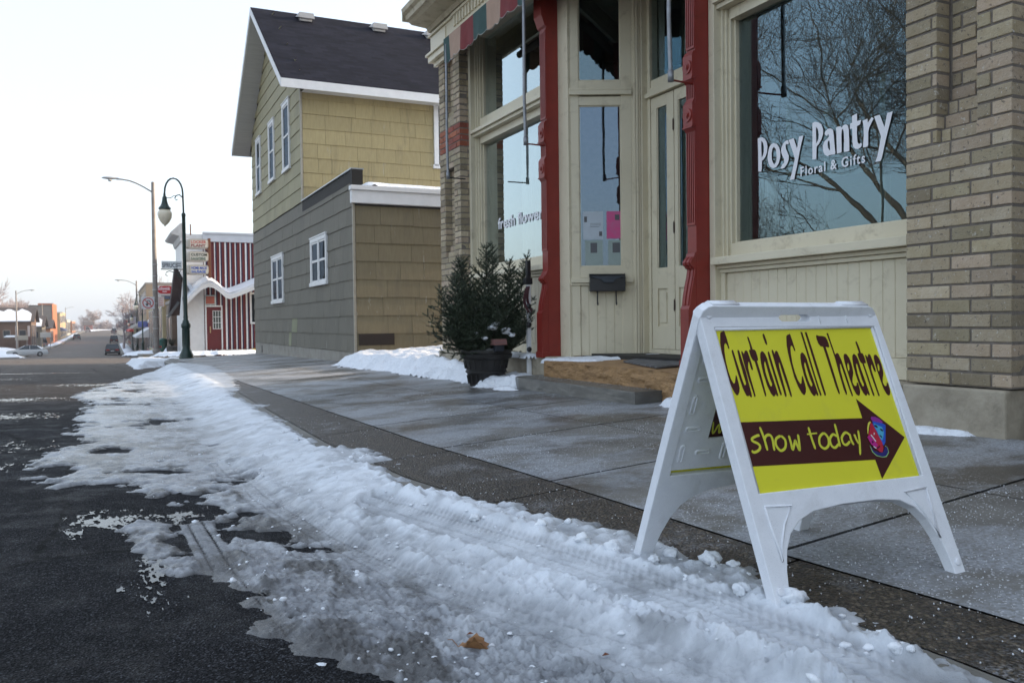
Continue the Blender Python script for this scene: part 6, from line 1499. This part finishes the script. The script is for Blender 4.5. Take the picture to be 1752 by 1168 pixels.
# trees standing across the street, seen mirrored in the shop windows
bare_tree(-14.3, 18.3, -.3, 16, 5, 'tall bare elm leaning over the street opposite the shop', 'bare trees across the street', lean=(-.05, .50), levels=6, r0=.30, first=.42, spread=.45, nb=4, twig=.006)
bare_tree(-16.5, 15.3, -.3, 16, 12, 'second bare elm opposite the shop nearer the camera', 'bare trees across the street', lean=(.1, .1), levels=6, r0=.22, first=.27, spread=.45, nb=3, twig=.008)
bare_tree(-16.0, 28.3, -.3, 10, 8, 'small bare tree opposite the shingled house', 'bare trees across the street', levels=5, r0=.10, first=.28, twig=.010)
bare_tree(-22, 36.0, -.3, 9.5, 18, 'low bare bushy tree farther back across the street', 'bare trees across the street', levels=5, r0=.10, first=.2, twig=.010, spread=.8)
bare_tree(-23, 30.5, -.3, 9.5, 28, 'low bare bushy tree behind the leaning elm', 'bare trees across the street', levels=5, r0=.10, first=.2, twig=.010, spread=.8)
# trees on the skyline
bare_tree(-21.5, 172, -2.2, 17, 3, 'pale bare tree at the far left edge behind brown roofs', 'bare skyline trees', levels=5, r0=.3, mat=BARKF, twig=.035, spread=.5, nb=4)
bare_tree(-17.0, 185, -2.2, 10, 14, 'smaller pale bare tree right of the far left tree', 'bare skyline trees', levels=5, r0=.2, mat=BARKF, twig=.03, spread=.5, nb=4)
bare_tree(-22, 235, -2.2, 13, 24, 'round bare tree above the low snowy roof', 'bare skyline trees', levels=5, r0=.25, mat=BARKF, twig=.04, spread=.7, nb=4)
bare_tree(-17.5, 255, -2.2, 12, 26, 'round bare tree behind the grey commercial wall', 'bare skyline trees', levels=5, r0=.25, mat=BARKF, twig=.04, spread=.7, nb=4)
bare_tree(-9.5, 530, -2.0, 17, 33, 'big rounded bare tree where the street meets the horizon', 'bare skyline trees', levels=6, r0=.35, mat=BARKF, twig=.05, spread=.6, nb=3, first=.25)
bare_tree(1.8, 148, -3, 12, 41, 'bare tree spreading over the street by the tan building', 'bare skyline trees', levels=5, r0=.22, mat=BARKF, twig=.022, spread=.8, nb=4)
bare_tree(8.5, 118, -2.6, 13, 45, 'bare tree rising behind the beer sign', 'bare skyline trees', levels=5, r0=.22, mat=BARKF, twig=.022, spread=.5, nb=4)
# far wood
m = MB(); rt = random.Random(77)
for i in range(190):
    x = rt.uniform(-46, 60); y = rt.uniform(520, 640); h = rt.uniform(5, 8); z = float(Lz(y))-1
    m.tube([(x, y, z), (x, y, z+h*.5)], [.3, .15], 4)
    for k in range(46):
        a = rt.random()*6.28; q = rt.random(); p = Vector((x, y, z+h*(.2+.5*q))); r = h*.36*(1-abs(q-.4)); e = p+Vector((r*math.cos(a), r*math.sin(a), h*.32*rt.random()))
        m.tube([p, e], [.13, .05], 3, cap=False)
m.build('woodland', fm('haze_lilac_twigs', (.40, .35, .36), .95), kind='stuff')  # haze of the distance painted into the twig colour
# ------------------------------------------------------------------ far buildings
def face_window(mb, x, y0, y1, z0, z1, d): mb.box(x-.03 if d < 0 else x, x if d < 0 else x+.03, y0, y1, z0, z1)
def building(name, label, cat, x0, x1, y0, y1, zt, wall, street, parts=None, snow=False, roofc=(.06, .06, .06), wins=2, trim=(.5, .48, .44), roof='flat', awn=None, winc=(.03, .035, .045)):
    zb = float(min(Lz(y0), Lz(y1)))-.4; t = thing(name, label, cat, ((x0+x1)/2, (y0+y1)/2, zb))
    wm = pm(name+'_wall', wall, tuple(q*.8 for q in wall), 1.2, .8, 8, .01, dirt=tuple(q*.5 for q in wall), ds=.6)
    m = MB(); m.box(x0, x1, y0, y1, zb, zt); m.build('wall', wm, t)
    if roof == 'flat':
        m = MB(); m.box(x0-.06, x1+.06, y0-.06, y1+.06, zt, zt+.18); r = m.build('parapet', fm('coping_%d' % int(trim[0]*100), trim, .7), t)
        if snow: m = MB(); m.box(x0+.1, x1-.1, y0+.1, y1-.1, zt+.182, zt+.30); m.build('roof_snow', SNOWFAR, r, bevel=.08)
    else:
        ov = .5; rz = roof; ym = (y0+y1)/2
        m = MB(); m.add([(x0-ov, y0-ov, zt-.1), (x1+ov, y0-ov, zt-.1), (x1+ov, ym, zt+rz), (x0-ov, ym, zt+rz), (x0-ov, y1+ov, zt-.1), (x1+ov, y1+ov, zt-.1),
                          (x0-ov, y0-ov, zt-.25), (x1+ov, y0-ov, zt-.25), (x1+ov, ym, zt+rz-.15), (x0-ov, ym, zt+rz-.15), (x0-ov, y1+ov, zt-.25), (x1+ov, y1+ov, zt-.25)],
                         [(0, 1, 2, 3), (3, 2, 5, 4), (6, 9, 8, 7), (9, 10, 11, 8), (0, 6, 7, 1), (1, 7, 8, 2), (2, 8, 11, 5), (0, 3, 9, 6), (3, 4, 10, 9)]); r = m.build('roof', fm('brown_roofing', roofc, .8), t)
        m = MB(); m.add([(x0-.01, y0, zt-.2), (x0-.01, y1, zt-.2), (x0-.01, ym, zt+rz-.2), (x1+.01, y0, zt-.2), (x1+.01, y1, zt-.2), (x1+.01, ym, zt+rz-.2)], [(0, 2, 1), (3, 4, 5)]); m.build('gable', wm, t)
        if snow:
            m = MB(); n = 14; P0 = [];
            for i in range(n+1):
                xx = x0-ov+.05+(x1-x0+2*ov-.6)*i/n; hh = .74+.10*math.sin(i*1.7+x0)+.04*math.sin(i*3.1)-(.25 if i == n else 0); P0.append((xx, hh))
            Z = lambda f: zt-.1+(rz+.1)*f
            Yf = lambda f: y0-ov+(ym-y0+ov)*f
            m.add([(xx, Yf(.0)-.04, Z(0)+.12) for xx, _ in P0]+[(xx, Yf(hh), Z(hh)+.14) for xx, hh in P0]+[(xx, Yf(.0)-.04, Z(0)-.02) for xx, _ in P0]+[(xx, Yf(hh)+.05, Z(hh)) for xx, hh in P0],
                  [(i, i+1, n+2+i, n+1+i) for i in range(n)]+[(2*n+2+i, 2*n+3+i, i+1, i) for i in range(n)]+[(n+1+i, n+2+i, 3*n+4+i, 3*n+3+i) for i in range(n)]+[(0, n+1, 3*n+3, 2*n+2), (n, 3*n+2, 4*n+3, 2*n+1)]); m.build('roof_snow', SNOWFAR, r)
    d = -1 if street == 'x0' else 1; xs = x0 if d < 0 else x1; L = y1-y0; H = zt-zb-.4
    nst = max(1, int(round(H/3.4))); n = max(2, int(L/3.0))
    for s in range(nst):
        for i in range(n):
            ya = y0+L*(i+.22)/n; yb = y0+L*(i+.78)/n; za = zb+.4+H*s/nst+(1.0 if s else .7); zb2 = zb+.4+H*(s+1)/nst-.7
            if zb2-za < .4: continue
            f = MB(); face_window(f, xs, ya-.08, yb+.08, za-.08, zb2+.08, d); o = f.build('window', fm('trim_%d' % int(trim[1]*100), trim, .6), t)
            g = MB(); g.box(xs-.045 if d < 0 else xs+.031, xs-.031 if d < 0 else xs+.045, ya, yb, za, zb2); g.build('pane', fm('far_pane_%d' % int(winc[2]*100), winc, .2), o)
    nf = wins
    for i in range(nf):
        w = (x1-x0)
        xa = x0+w*(i+.25)/nf; xb = xa+min(1.1, w*.4/nf); za = zb+.4+min(H-1.9, max(1.0, H*.45)); zb2 = za+1.1
        f = MB(); f.box(xa-.08, xb+.08, y0-.04, y0, za-.08, zb2+.08); o = f.build('window', fm('trim_%d' % int(trim[1]*100), trim, .6), t)
        g = MB(); g.box(xa, xb, y0-.055, y0-.041, za, zb2); g.build('pane', fm('far_pane_%d' % int(winc[2]*100), winc, .2), o)
    if awn:
        ca, zz = awn; m = MB(); s = -1 if d < 0 else 1
        m.prism([(xs, zz+.8), (xs+s*1.3, zz), (xs+s*1.3, zz-.12), (xs, zz-.1)], lambda a, b: (a, y0+.3, b), lambda a, b: (a, y1-.3, b)); m.build('awning', fm('awning_%d' % int(ca[0]*100), ca, .8), t)
    return t
# right-hand row beyond the market
b = building('stone_front_shop', 'narrow brown rubble stone front beyond the striped market', 'building', 3.15, 9, 52.2, 57.5, 2.0, (.19, .14, .10), 'x0', wins=0, trim=(.3, .26, .22))
m = MB(); m.box(3.12, 9, 57.6, 79, float(Lz(79))-.4, 2.55)
b = building('yellow_brick_shop', 'pale yellow flat roofed shop under the beer sign', 'building', 2.95, 9, 58, 79, 2.55, (.46, .37, .22), 'x0', snow=True, wins=1)
b = building('pink_shop', 'low reddish shop with snowy awning past the yellow shop', 'building', 3.2, 9, 80, 92, 1.0, (.30, .12, .10), 'x0', snow=True, awn=((.6, .6, .62), -.2), wins=1)
b = building('tan_block', 'tall plain tan brick block rising over the right side shops', 'building', 3.25, 14, 93, 118, 4.9, (.34, .25, .165), 'x0', wins=1, awn=((.30, .27, .24), .55), trim=(.3, .24, .2))
b = building('brown_brick_shop', 'brown brick two storey shop beyond the tan block', 'building', 3.35, 12, 120, 142, 3.6, (.22, .10, .07), 'x0', wins=1, awn=((.5, .06, .05), .1))
b = building('grey_shop', 'grey shop with many hanging signs in the middle distance', 'building', 3.4, 12, 144, 176, 3.0, (.25, .23, .21), 'x0', wins=1, awn=((.06, .08, .12), 0))
b = building('red_shop', 'small red brick shop far down the right side', 'building', 3.5, 12, 178, 215, 3.2, (.26, .11, .08), 'x0', wins=1)
b = building('beige_shop', 'farthest beige shop on the right before the crest', 'building', 4.2, 14, 220, 290, 3.0, (.34, .28, .21), 'x0', wins=1)
# left side
b = building('porch_house', 'brown brick station style house with snowy roof at the left edge', 'house', -17.5, -11.15, 150, 160, 1.75, (.16, .095, .065), 'x1', roof=2.1, roofc=(.07, .055, .05), snow=True, wins=3, trim=(.30, .26, .2))
m = MB(); z = float(Lz(149)); m.add([(-17.6, 148.5, 1.0), (-15.3, 148.5, 1.0), (-15.3, 150.3, 2.2), (-17.6, 150.3, 2.2), (-17.6, 148.5, .85), (-15.3, 148.5, .85), (-15.3, 150.3, 2.05), (-17.6, 150.3, 2.05)], [(0, 1, 2, 3), (4, 7, 6, 5), (0, 4, 5, 1), (1, 5, 6, 2)]); m.build('porch_roof', SNOWFAR, b)
for x in (-15.6, -13.0, -11.4):
    m = MB(); m.box(x-.22, x+.22, 148.7, 149.1, z-.4, -.7); m.build('brick_pillar', fm('dark_brick', (.13, .06, .05), .8), b); m = MB(); m.box(x-.16, x+.16, 148.75, 149.05, -.7, .95); m.build('porch_post', fm('pink_white_paint', (.45, .38, .36), .7), b)
m = MB(); m.box(-14.6, -12.6, 147.9, 149.2, -.75, -.6); m.box(-14.4, -12.8, 148, 149.2, -.6, -.48); m.build('small_porch_hood', SNOWFAR, b)
building('olive_store', 'low olive brown store with snow covered front slope', 'building', -16.8, -11.4, 176, 186, .95, (.16, .135, .10), 'x1', roof=1.9, roofc=(.04, .055, .055), snow=True, wins=3, trim=(.13, .12, .1))
b = building('grey_commercial_block', 'long grey blank walled block with orange brick street end', 'building', -23, -11.9, 215, 232, 5.4, (.22, .195, .175), 'x1', wins=0, trim=(.10, .10, .10))
m = MB(); m.box(-14.6, -11.85, 214.9, 232.1, 5.6, 6.0); m.box(-11.88, -11.75, 214.95, 232.05, -3.2, 6.0); m.build('brick_front', fm('orange_brick', (.42, .15, .07), .8), b)
building('gable_brick_shop', 'small orange brick gabled shop in front of the grey block', 'building', -13.3, -11.2, 196, 206, .6, (.45, .20, .10), 'x1', roof=1.6, wins=1)
building('tan_false_front', 'tan shop with striped awning beyond the grey block', 'building', -16, -12.0, 250, 262, 4.2, (.46, .33, .20), 'x1', wins=1, awn=((.10, .13, .22), -.2))
building('tall_buff_shop', 'taller buff shop beyond the tan shop', 'building', -17, -12.1, 264, 282, 4.6, (.50, .37, .22), 'x1', wins=1)
building('white_far_shop', 'tiny white shop with dark upper windows far left', 'building', -17, -12.4, 300, 322, 2.8, (.52, .48, .42), 'x1', wins=1)
building('rust_far_shop', 'tiny rust coloured building beside the far big tree', 'building', -18, -12.6, 340, 372, 2.6, (.36, .16, .09), 'x1', wins=1)
building('crest_barn', 'tiny reddish building right at the top of the street', 'building', -12.5, -8.5, 480, 492, 1.6, (.30, .12, .10), 'x1', roof=1.6, wins=1)
m = MB(); m.box(-16.75, -15.6, 139.4, 140, float(Lz(140))-.1, .3); o = m.build('green_awning_booth', fm('mint_green_panel', (.12, .42, .25), .6), org=(-16, 140, -3), label='mint green and white booth cut off by the left frame edge', cat='booth')
m = MB(); m.box(-16.8, -15.2, 138.9, 140.0, .32, .75); m.build('booth_roof', fm('cream_signboard', (.6, .55, .42), .6), o)

# shop signs along the street
t = thing('beer_sign', 'red and white Schmidt beer sign projecting over the sidewalk', 'shop sign', (3.1, 58, 2.9))
m = MB(); m.box(2.66, 3.66, 57.85, 58.0, 2.62, 3.26); m.build('sign_box', fm('white_plastic_face', (.66, .64, .62), .4), t, bevel=.01)
m = MB(); P = []
for k in range(28):
    a = 2*math.pi*k/28; ca, sa = math.cos(a), math.sin(a); P.append((3.16+.46*math.copysign(abs(ca)**.5, ca), 2.98+.25*math.copysign(abs(sa)**.75, sa)))
m.prism(P, lambda a, b: (a, 57.835, b), lambda a, b: (a, 57.85, b)); m.build('red_badge', fm('beer_red', (.42, .02, .03), .4), t)
text('Schmidt', .27, lambda a, b: (2.72+a, 57.832, 2.97+b), (0, -1, 0), WINK, 'lettering', t, sx=.80, bold=.004); text('BEER', .09, lambda a, b: (2.98+a, 57.832, 2.83+b), (0, -1, 0), WINK, 'lettering', t, sx=1.3, bold=.003)
m = MB(); m.box(3.10, 3.62, 57.88, 57.98, 2.40, 2.60); m.build('lower_strip', fm('blue_grey_strip', (.10, .13, .2), .5), t)
m = MB(); m.tube([(2.66, 57.93, 3.42), (3.7, 57.93, 3.42)], .02, 6); m.tube([(2.8, 57.93, 3.27), (2.8, 57.93, 3.42)], .012, 6); m.tube([(3.5, 57.93, 3.27), (3.5, 57.93, 3.42)], .012, 6); m.build('hanger_bar', GREYM, t)
t = thing('menu_sign', 'small pale notice board hanging under the beer sign', 'shop sign', (2.9, 58, 2.2))
m = MB(); m.box(2.70, 3.06, 57.86, 57.92, 1.92, 2.56); m.build('board', fm('white_pink_board', (.6, .55, .53), .5), t, bevel=.01); m = MB(); [m.box(2.75, 3.0, 57.853, 57.859, zz, zz+.04) for zz in (2.42, 2.28, 2.14, 2.0)]; m.build('printed_line', fm('faint_red_print', (.45, .2, .18), .6), t)
for i, (x, y, z, w, h, c, lab) in enumerate(((2.35, 128, 1.1, 1.2, .9, (.5, .5, .52), 'white sign board hanging out over the far right walk'), (2.0, 150, 1.9, 1.3, .7, (.42, .45, .5), 'pale blue sign hanging farther down the right side'), (2.4, 140, .2, 1.0, .5, (.45, .08, .06), 'red sign hanging low beyond the white one'), (2.9, 98, .0, .8, .8, (.62, .62, .6), 'square white sign near the snowy awning'), (-11.3, 170, -1.1, 1.7, .9, (.45, .43, .40), 'pale notice board on posts before the left store'), (-13.0, 146, -1.2, 1.7, .7, (.32, .29, .24), 'tan notice board on posts in the snowy yard'))):
    t = thing('hanging_sign' if x > 0 else 'notice_board', lab, 'sign', (x, y, z)); m = MB(); m.box(x, x+w, y, y+.12, z, z+h); m.build('sign_panel', fm('panel_%d' % i, c, .5), t, bevel=.02)
    m = MB()
    if x > 0: m.box(x+w, 3.5, y+.03, y+.09, z+h*.7, z+h*.75)
    else: m.box(x+.1, x+.2, y+.03, y+.1, float(Lz(y))-.2, z); m.box(x+w-.2, x+w-.1, y+.03, y+.1, float(Lz(y))-.2, z)
    m.build('support', GREYM, t)

green_lamp(2.6, 104, 'third green gooseneck lamp, tiny beside the tan block'); green_lamp(2.9, 140, 'farthest green gooseneck lamp down the right side')
for i, (x, y, z, w, h, c, lab) in enumerate(((2.3, 88, .6, .9, .55, (.10, .12, .30), 'navy blue sign over the walk by the snowy awning'), (2.6, 118, -.5, .8, .9, (.55, .5, .35), 'cream vertical sign beyond the tan block'), (2.3, 190, 1.0, 1.6, .9, (.5, .1, .08), 'tiny red sign high in the far right row'))):
    t = thing('hanging_sign', lab, 'sign', (x, y, z)); m = MB(); m.box(x, x+w, y, y+.12, z, z+h); m.build('sign_panel', fm('panel_x%d' % i, c, .5), t, bevel=.02); m = MB(); m.box(x+w, 3.5, y+.03, y+.09, z+h*.7, z+h*.75); m.build('support', GREYM, t)
# ------------------------------------------------------------------ cars
def car(x, y, rot, paint, label, kind='sedan', lights=True):
    z = float(rdz(x if x > -9.8 else -9.5, y))+.01; t = thing('parked_car', label, 'car', (x, y, z)); t.rotation_euler = (0, 0, rot)
    M = Matrix.Translation((x, y, z)); hw = .88; L = 2.35 if kind == 'sedan' else 2.3
    if kind == 'sedan': body = [(-L, .42), (-L+.02, .62), (-L+.08, .84), (-1.55, .94), (1.15, .92), (L-.15, .76), (L, .60), (L, .36), (L-.1, .25), (-L+.1, .25)]; cabin = [(-1.60, .92), (-1.10, 1.36), (-.6, 1.42), (.30, 1.41), (1.18, .91)]
    else: body = [(-L, .45), (-L, .95), (1.3, 1.0), (L-.1, .88), (L, .6), (L, .4), (L-.1, .3), (-L+.05, .3)]; cabin = [(-L+.02, .95), (-L+.18, 1.70), (-1.9, 1.76), (.6, 1.74), (1.35, .99)]
    pmx = fm(label.split()[0]+'_car_paint', paint, .25)
    m = MB(M); n = len(body)
    # lofted body: narrower at sill and shoulder
    def ringp(s): return [(s*hw*(1.0 if .35 < b < .8 else .94), a, b) for a, b in body]
    A, B = ringp(-1), ringp(1); tri = tessellate_polygon([[Vector((a, b, 0)) for a, b in body]])
    m.add(A+B, [tuple(t_) for t_ in tri]+[tuple(n+i for i in reversed(t_)) for t_ in tri]+[(i, (i+1) % n, n+(i+1) % n, n+i) for i in range(n)]); m.build('body', pmx, t, bevel=.04, seg=3)
    m = MB(M); k = len(cabin); A = [(-hw*(.92 if b < 1.05 else .72), a, b) for a, b in cabin]; B = [(-q[0], q[1], q[2]) for q in A]; tri = tessellate_polygon([[Vector((a, b, 0)) for a, b in cabin]])
    m.add(A+B, [tuple(t_) for t_ in tri]+[tuple(k+i for i in reversed(t_)) for t_ in tri]+[(i, (i+1) % k, k+(i+1) % k, k+i) for i in range(k)]); m.build('windows', fm('car_glass', (.02, .03, .04), .08), t, bevel=.03)
    m = MB(M); zt = cabin[2][1]; m.box(-hw*.70, hw*.70, cabin[1][0]+.1, cabin[-2][0]-.05, zt-.03, zt+.025)
    for s in (-1, 1):
        for (a, b), (c, d) in zip(cabin[:-1], cabin[1:]):
            if abs(d-b) > .3: m.tube([(s*hw*(.925 if b < 1.05 else .725), a, b), (s*hw*(.925 if d < 1.05 else .725), c, d)], .035, 6)
        m.tube([(s*hw*.925, -.25, .93), (s*hw*.73, -.25, zt-.02)], .03, 6)
    m.build('roof', pmx, t, bevel=.01)
    for sx in (-1, 1):
        for yy in (-1.38, 1.42):
            m = MB(M); q = [(sx*(hw-.20), yy, .32), (sx*(hw+.02), yy, .32)]; m.tube(q, .32, 20); w = m.build('wheel', fm('tyre', (.02, .02, .02), .8), t)
            m = MB(M); m.tube([(sx*(hw+.0), yy, .32), (sx*(hw+.035), yy, .32)], [.20, .17], 14); m.build('rim', fm('wheel_rim', (.35, .35, .36), .35, .7), w)
    for s in (-1, 1):
        m = MB(M); m.box(s*.55-.2, s*.55+.2, -L-.015, -L+.06, .62, .78); m.build('tail_light', fm('tail_red', (.35, .02, .02), .3), t)
        m = MB(M); m.box(s*.58-.2, s*.58+.2, L-.07, L+.012, .56, .68); m.build('headlight', fm('headlight_glass', (.6, .62, .65), .15), t)
    m = MB(M); m.box(-.2, .2, -L-.02, -L, .50, .62); m.build('number_plate', fm('plate', (.5, .5, .5), .5), t)
    m = MB(M); m.box(-.82, .82, -L-.03, -L+.08, .32, .50); m.build('bumper', fm('bumper_plastic', (.05, .05, .05), .5), t, bevel=.03)
    # fix local offsets: children were built in world coordinates around the un-rotated base
    return t
car(.10, 124, 0, (.005, .006, .008), 'black sedan parked nose away at the right curb')
car(.55, 214, 0, (.02, .02, .022), 'dark van parked beyond the black sedan', 'van')
car(.9, 330, 0, (.04, .03, .03), 'smallest dark car near the crest on the right', 'van')
car(-8.35, 255, 0, (.02, .02, .025), 'dark saloon parked on the left side of the street')
car(-8.3, 375, 0, (.45, .45, .47), 'pale car tiny at the left near the crest', 'van')
car(-9.9, 126.5, R(97), (.48, .49, .50), 'white sedan seen side on turning off the left side of the street')
car(-13.2, 180, R(70), (.22, .22, .23), 'grey estate behind the snow bank before the olive store', 'van')
car(-15.0, 178, R(80), (.32, .32, .34), 'silver sedan parked before the olive store')

# ------------------------------------------------------------------ distant snow
def zr(dz=0): return lambda X, Y: Lz(Y)+dz
drift([(2.0, 41.2), (3.2, 40.6), (4.8, 40.4), (6.2, 41.0), (6.0, 39.0), (4.2, 38.4), (3, 38.3), (2.0, 38.9), (1.5, 40)], .16, zr(-.05), step=.07, edge=.3, seed=41)
drift([(1.3, 27.8), (1.9, 26.4), (2.6, 26.2), (2.3, 25.9), (1.6, 25.7), (1.45, 24.6), (1.0, 22.8), (.5, 21), (.45, 23.5), (.35, 26), (.6, 28)], .14, zr(-.12), step=.05, edge=.25, seed=43)
drift([(1.0, 50), (1.6, 47), (2.4, 47.3), (2.7, 52), (2.6, 60), (2.5, 76), (2.6, 90), (1.0, 90), (.9, 75), (1.05, 60)], .22, zr(-.05), step=.16, edge=.4, seed=45)
drift([(1.4, 96), (3.0, 96), (3.1, 200), (1.5, 200)], .25, zr(-.05), step=.6, edge=.5, seed=46)
drift([(2.5, 47.8), (3.0, 47.2), (3.1, 51.8), (2.6, 51.5)], .35, zr(0), step=.08, edge=.3, seed=48)
drift([(-11.1, 112), (-9.4, 117), (-9.9, 122), (-14, 122.5), (-28, 122), (-28, 108), (-14, 108)], .45, zr(-.05), step=.4, edge=1.0, seed=51)
drift([(-11.6, 130), (-12.5, 137), (-12.0, 147), (-20, 149), (-30, 149), (-30, 128)], .9, zr(-.1), step=.5, edge=1.8, seed=53)
drift([(-11.3, 150), (-10.6, 160), (-10.8, 174), (-13, 172), (-12.8, 158)], .55, zr(-.05), step=.35, edge=1.0, seed=55)
drift([(-10.8, 180), (-10.2, 196), (-10.0, 240), (-9.9, 330), (-11.5, 330), (-11.6, 240), (-12, 182)], .4, zr(-.05), step=.9, edge=.7, seed=57)
drift([(-9.5, 395), (-1.0, 470), (3, 500), (-12, 500)], .3, zr(.0), step=1.2, edge=1.5, seed=59)
drift([(-9.8, 40), (-10.2, 60), (-10.1, 105), (-16, 105), (-16, 44), (-12, 42)], .35, zr(-.05), step=.4, edge=.8, seed=61)

# rubble wall beyond the near pier, at the right edge
t = thing('rubble_wall', 'low rough grey rubble stone wall with snow on top by the pier', 'wall', (4.2, 2.55, .1)); rq = random.Random(3)
m = MB()
for r_i in range(4):
    y = 2.77
    while y > 1.4:
        w = rq.uniform(.16, .30); z0_ = .06+r_i*.098; 
        lump(m, (4.28+rq.uniform(-.01, .01), y-w/2, z0_+.05), .09, int(y*100)+r_i, 2, .56)
        y -= w*.72
m.box(4.26, 4.6, 1.4, 2.77, -.1, .42); m.build('rubble', STONE, t)
m = MB(); [lump(m, (4.33, 2.70-i*.14, .455), .11, 300+i, 2, .35) for i in range(9)]; m.build('snow_cap', SNOWFAR, t, smooth=True)

# unseen neighbour building added on the right to shade the sidewalk sign
nb_ = thing('shade_neighbour', 'unseen plain brick neighbour added past the right edge for its shade', 'building', (10, -6, 0))
m = MB(); m.box(4.6, 16, -16, 1.35, -.3, 6.4); m.box(9, 16, 1.35, 2.8, -.3, 5); m.build('wall', SIDEB, nb_)  # second block added to close the gap against the sun

# cold air over the valley: the far end of the street fades a little
hz = MB(); hz.box(-400, 400, -60, 760, -9, 26); ho = hz.build('haze', None, kind='stuff')
ho.data.materials.clear(); hm = bpy.data.materials.new('haze_air'); hm.use_nodes = True; hm.node_tree.nodes.clear()
o_ = hm.node_tree.nodes.new('ShaderNodeOutputMaterial'); vp = hm.node_tree.nodes.new('ShaderNodeVolumePrincipled'); vp.inputs['Color'].default_value = (.93, .93, .96, 1); vp.inputs['Density'].default_value = .00042; vp.inputs['Anisotropy'].default_value = .3
hm.node_tree.links.new(vp.outputs[0], o_.inputs['Volume']); ho.data.materials.append(hm)
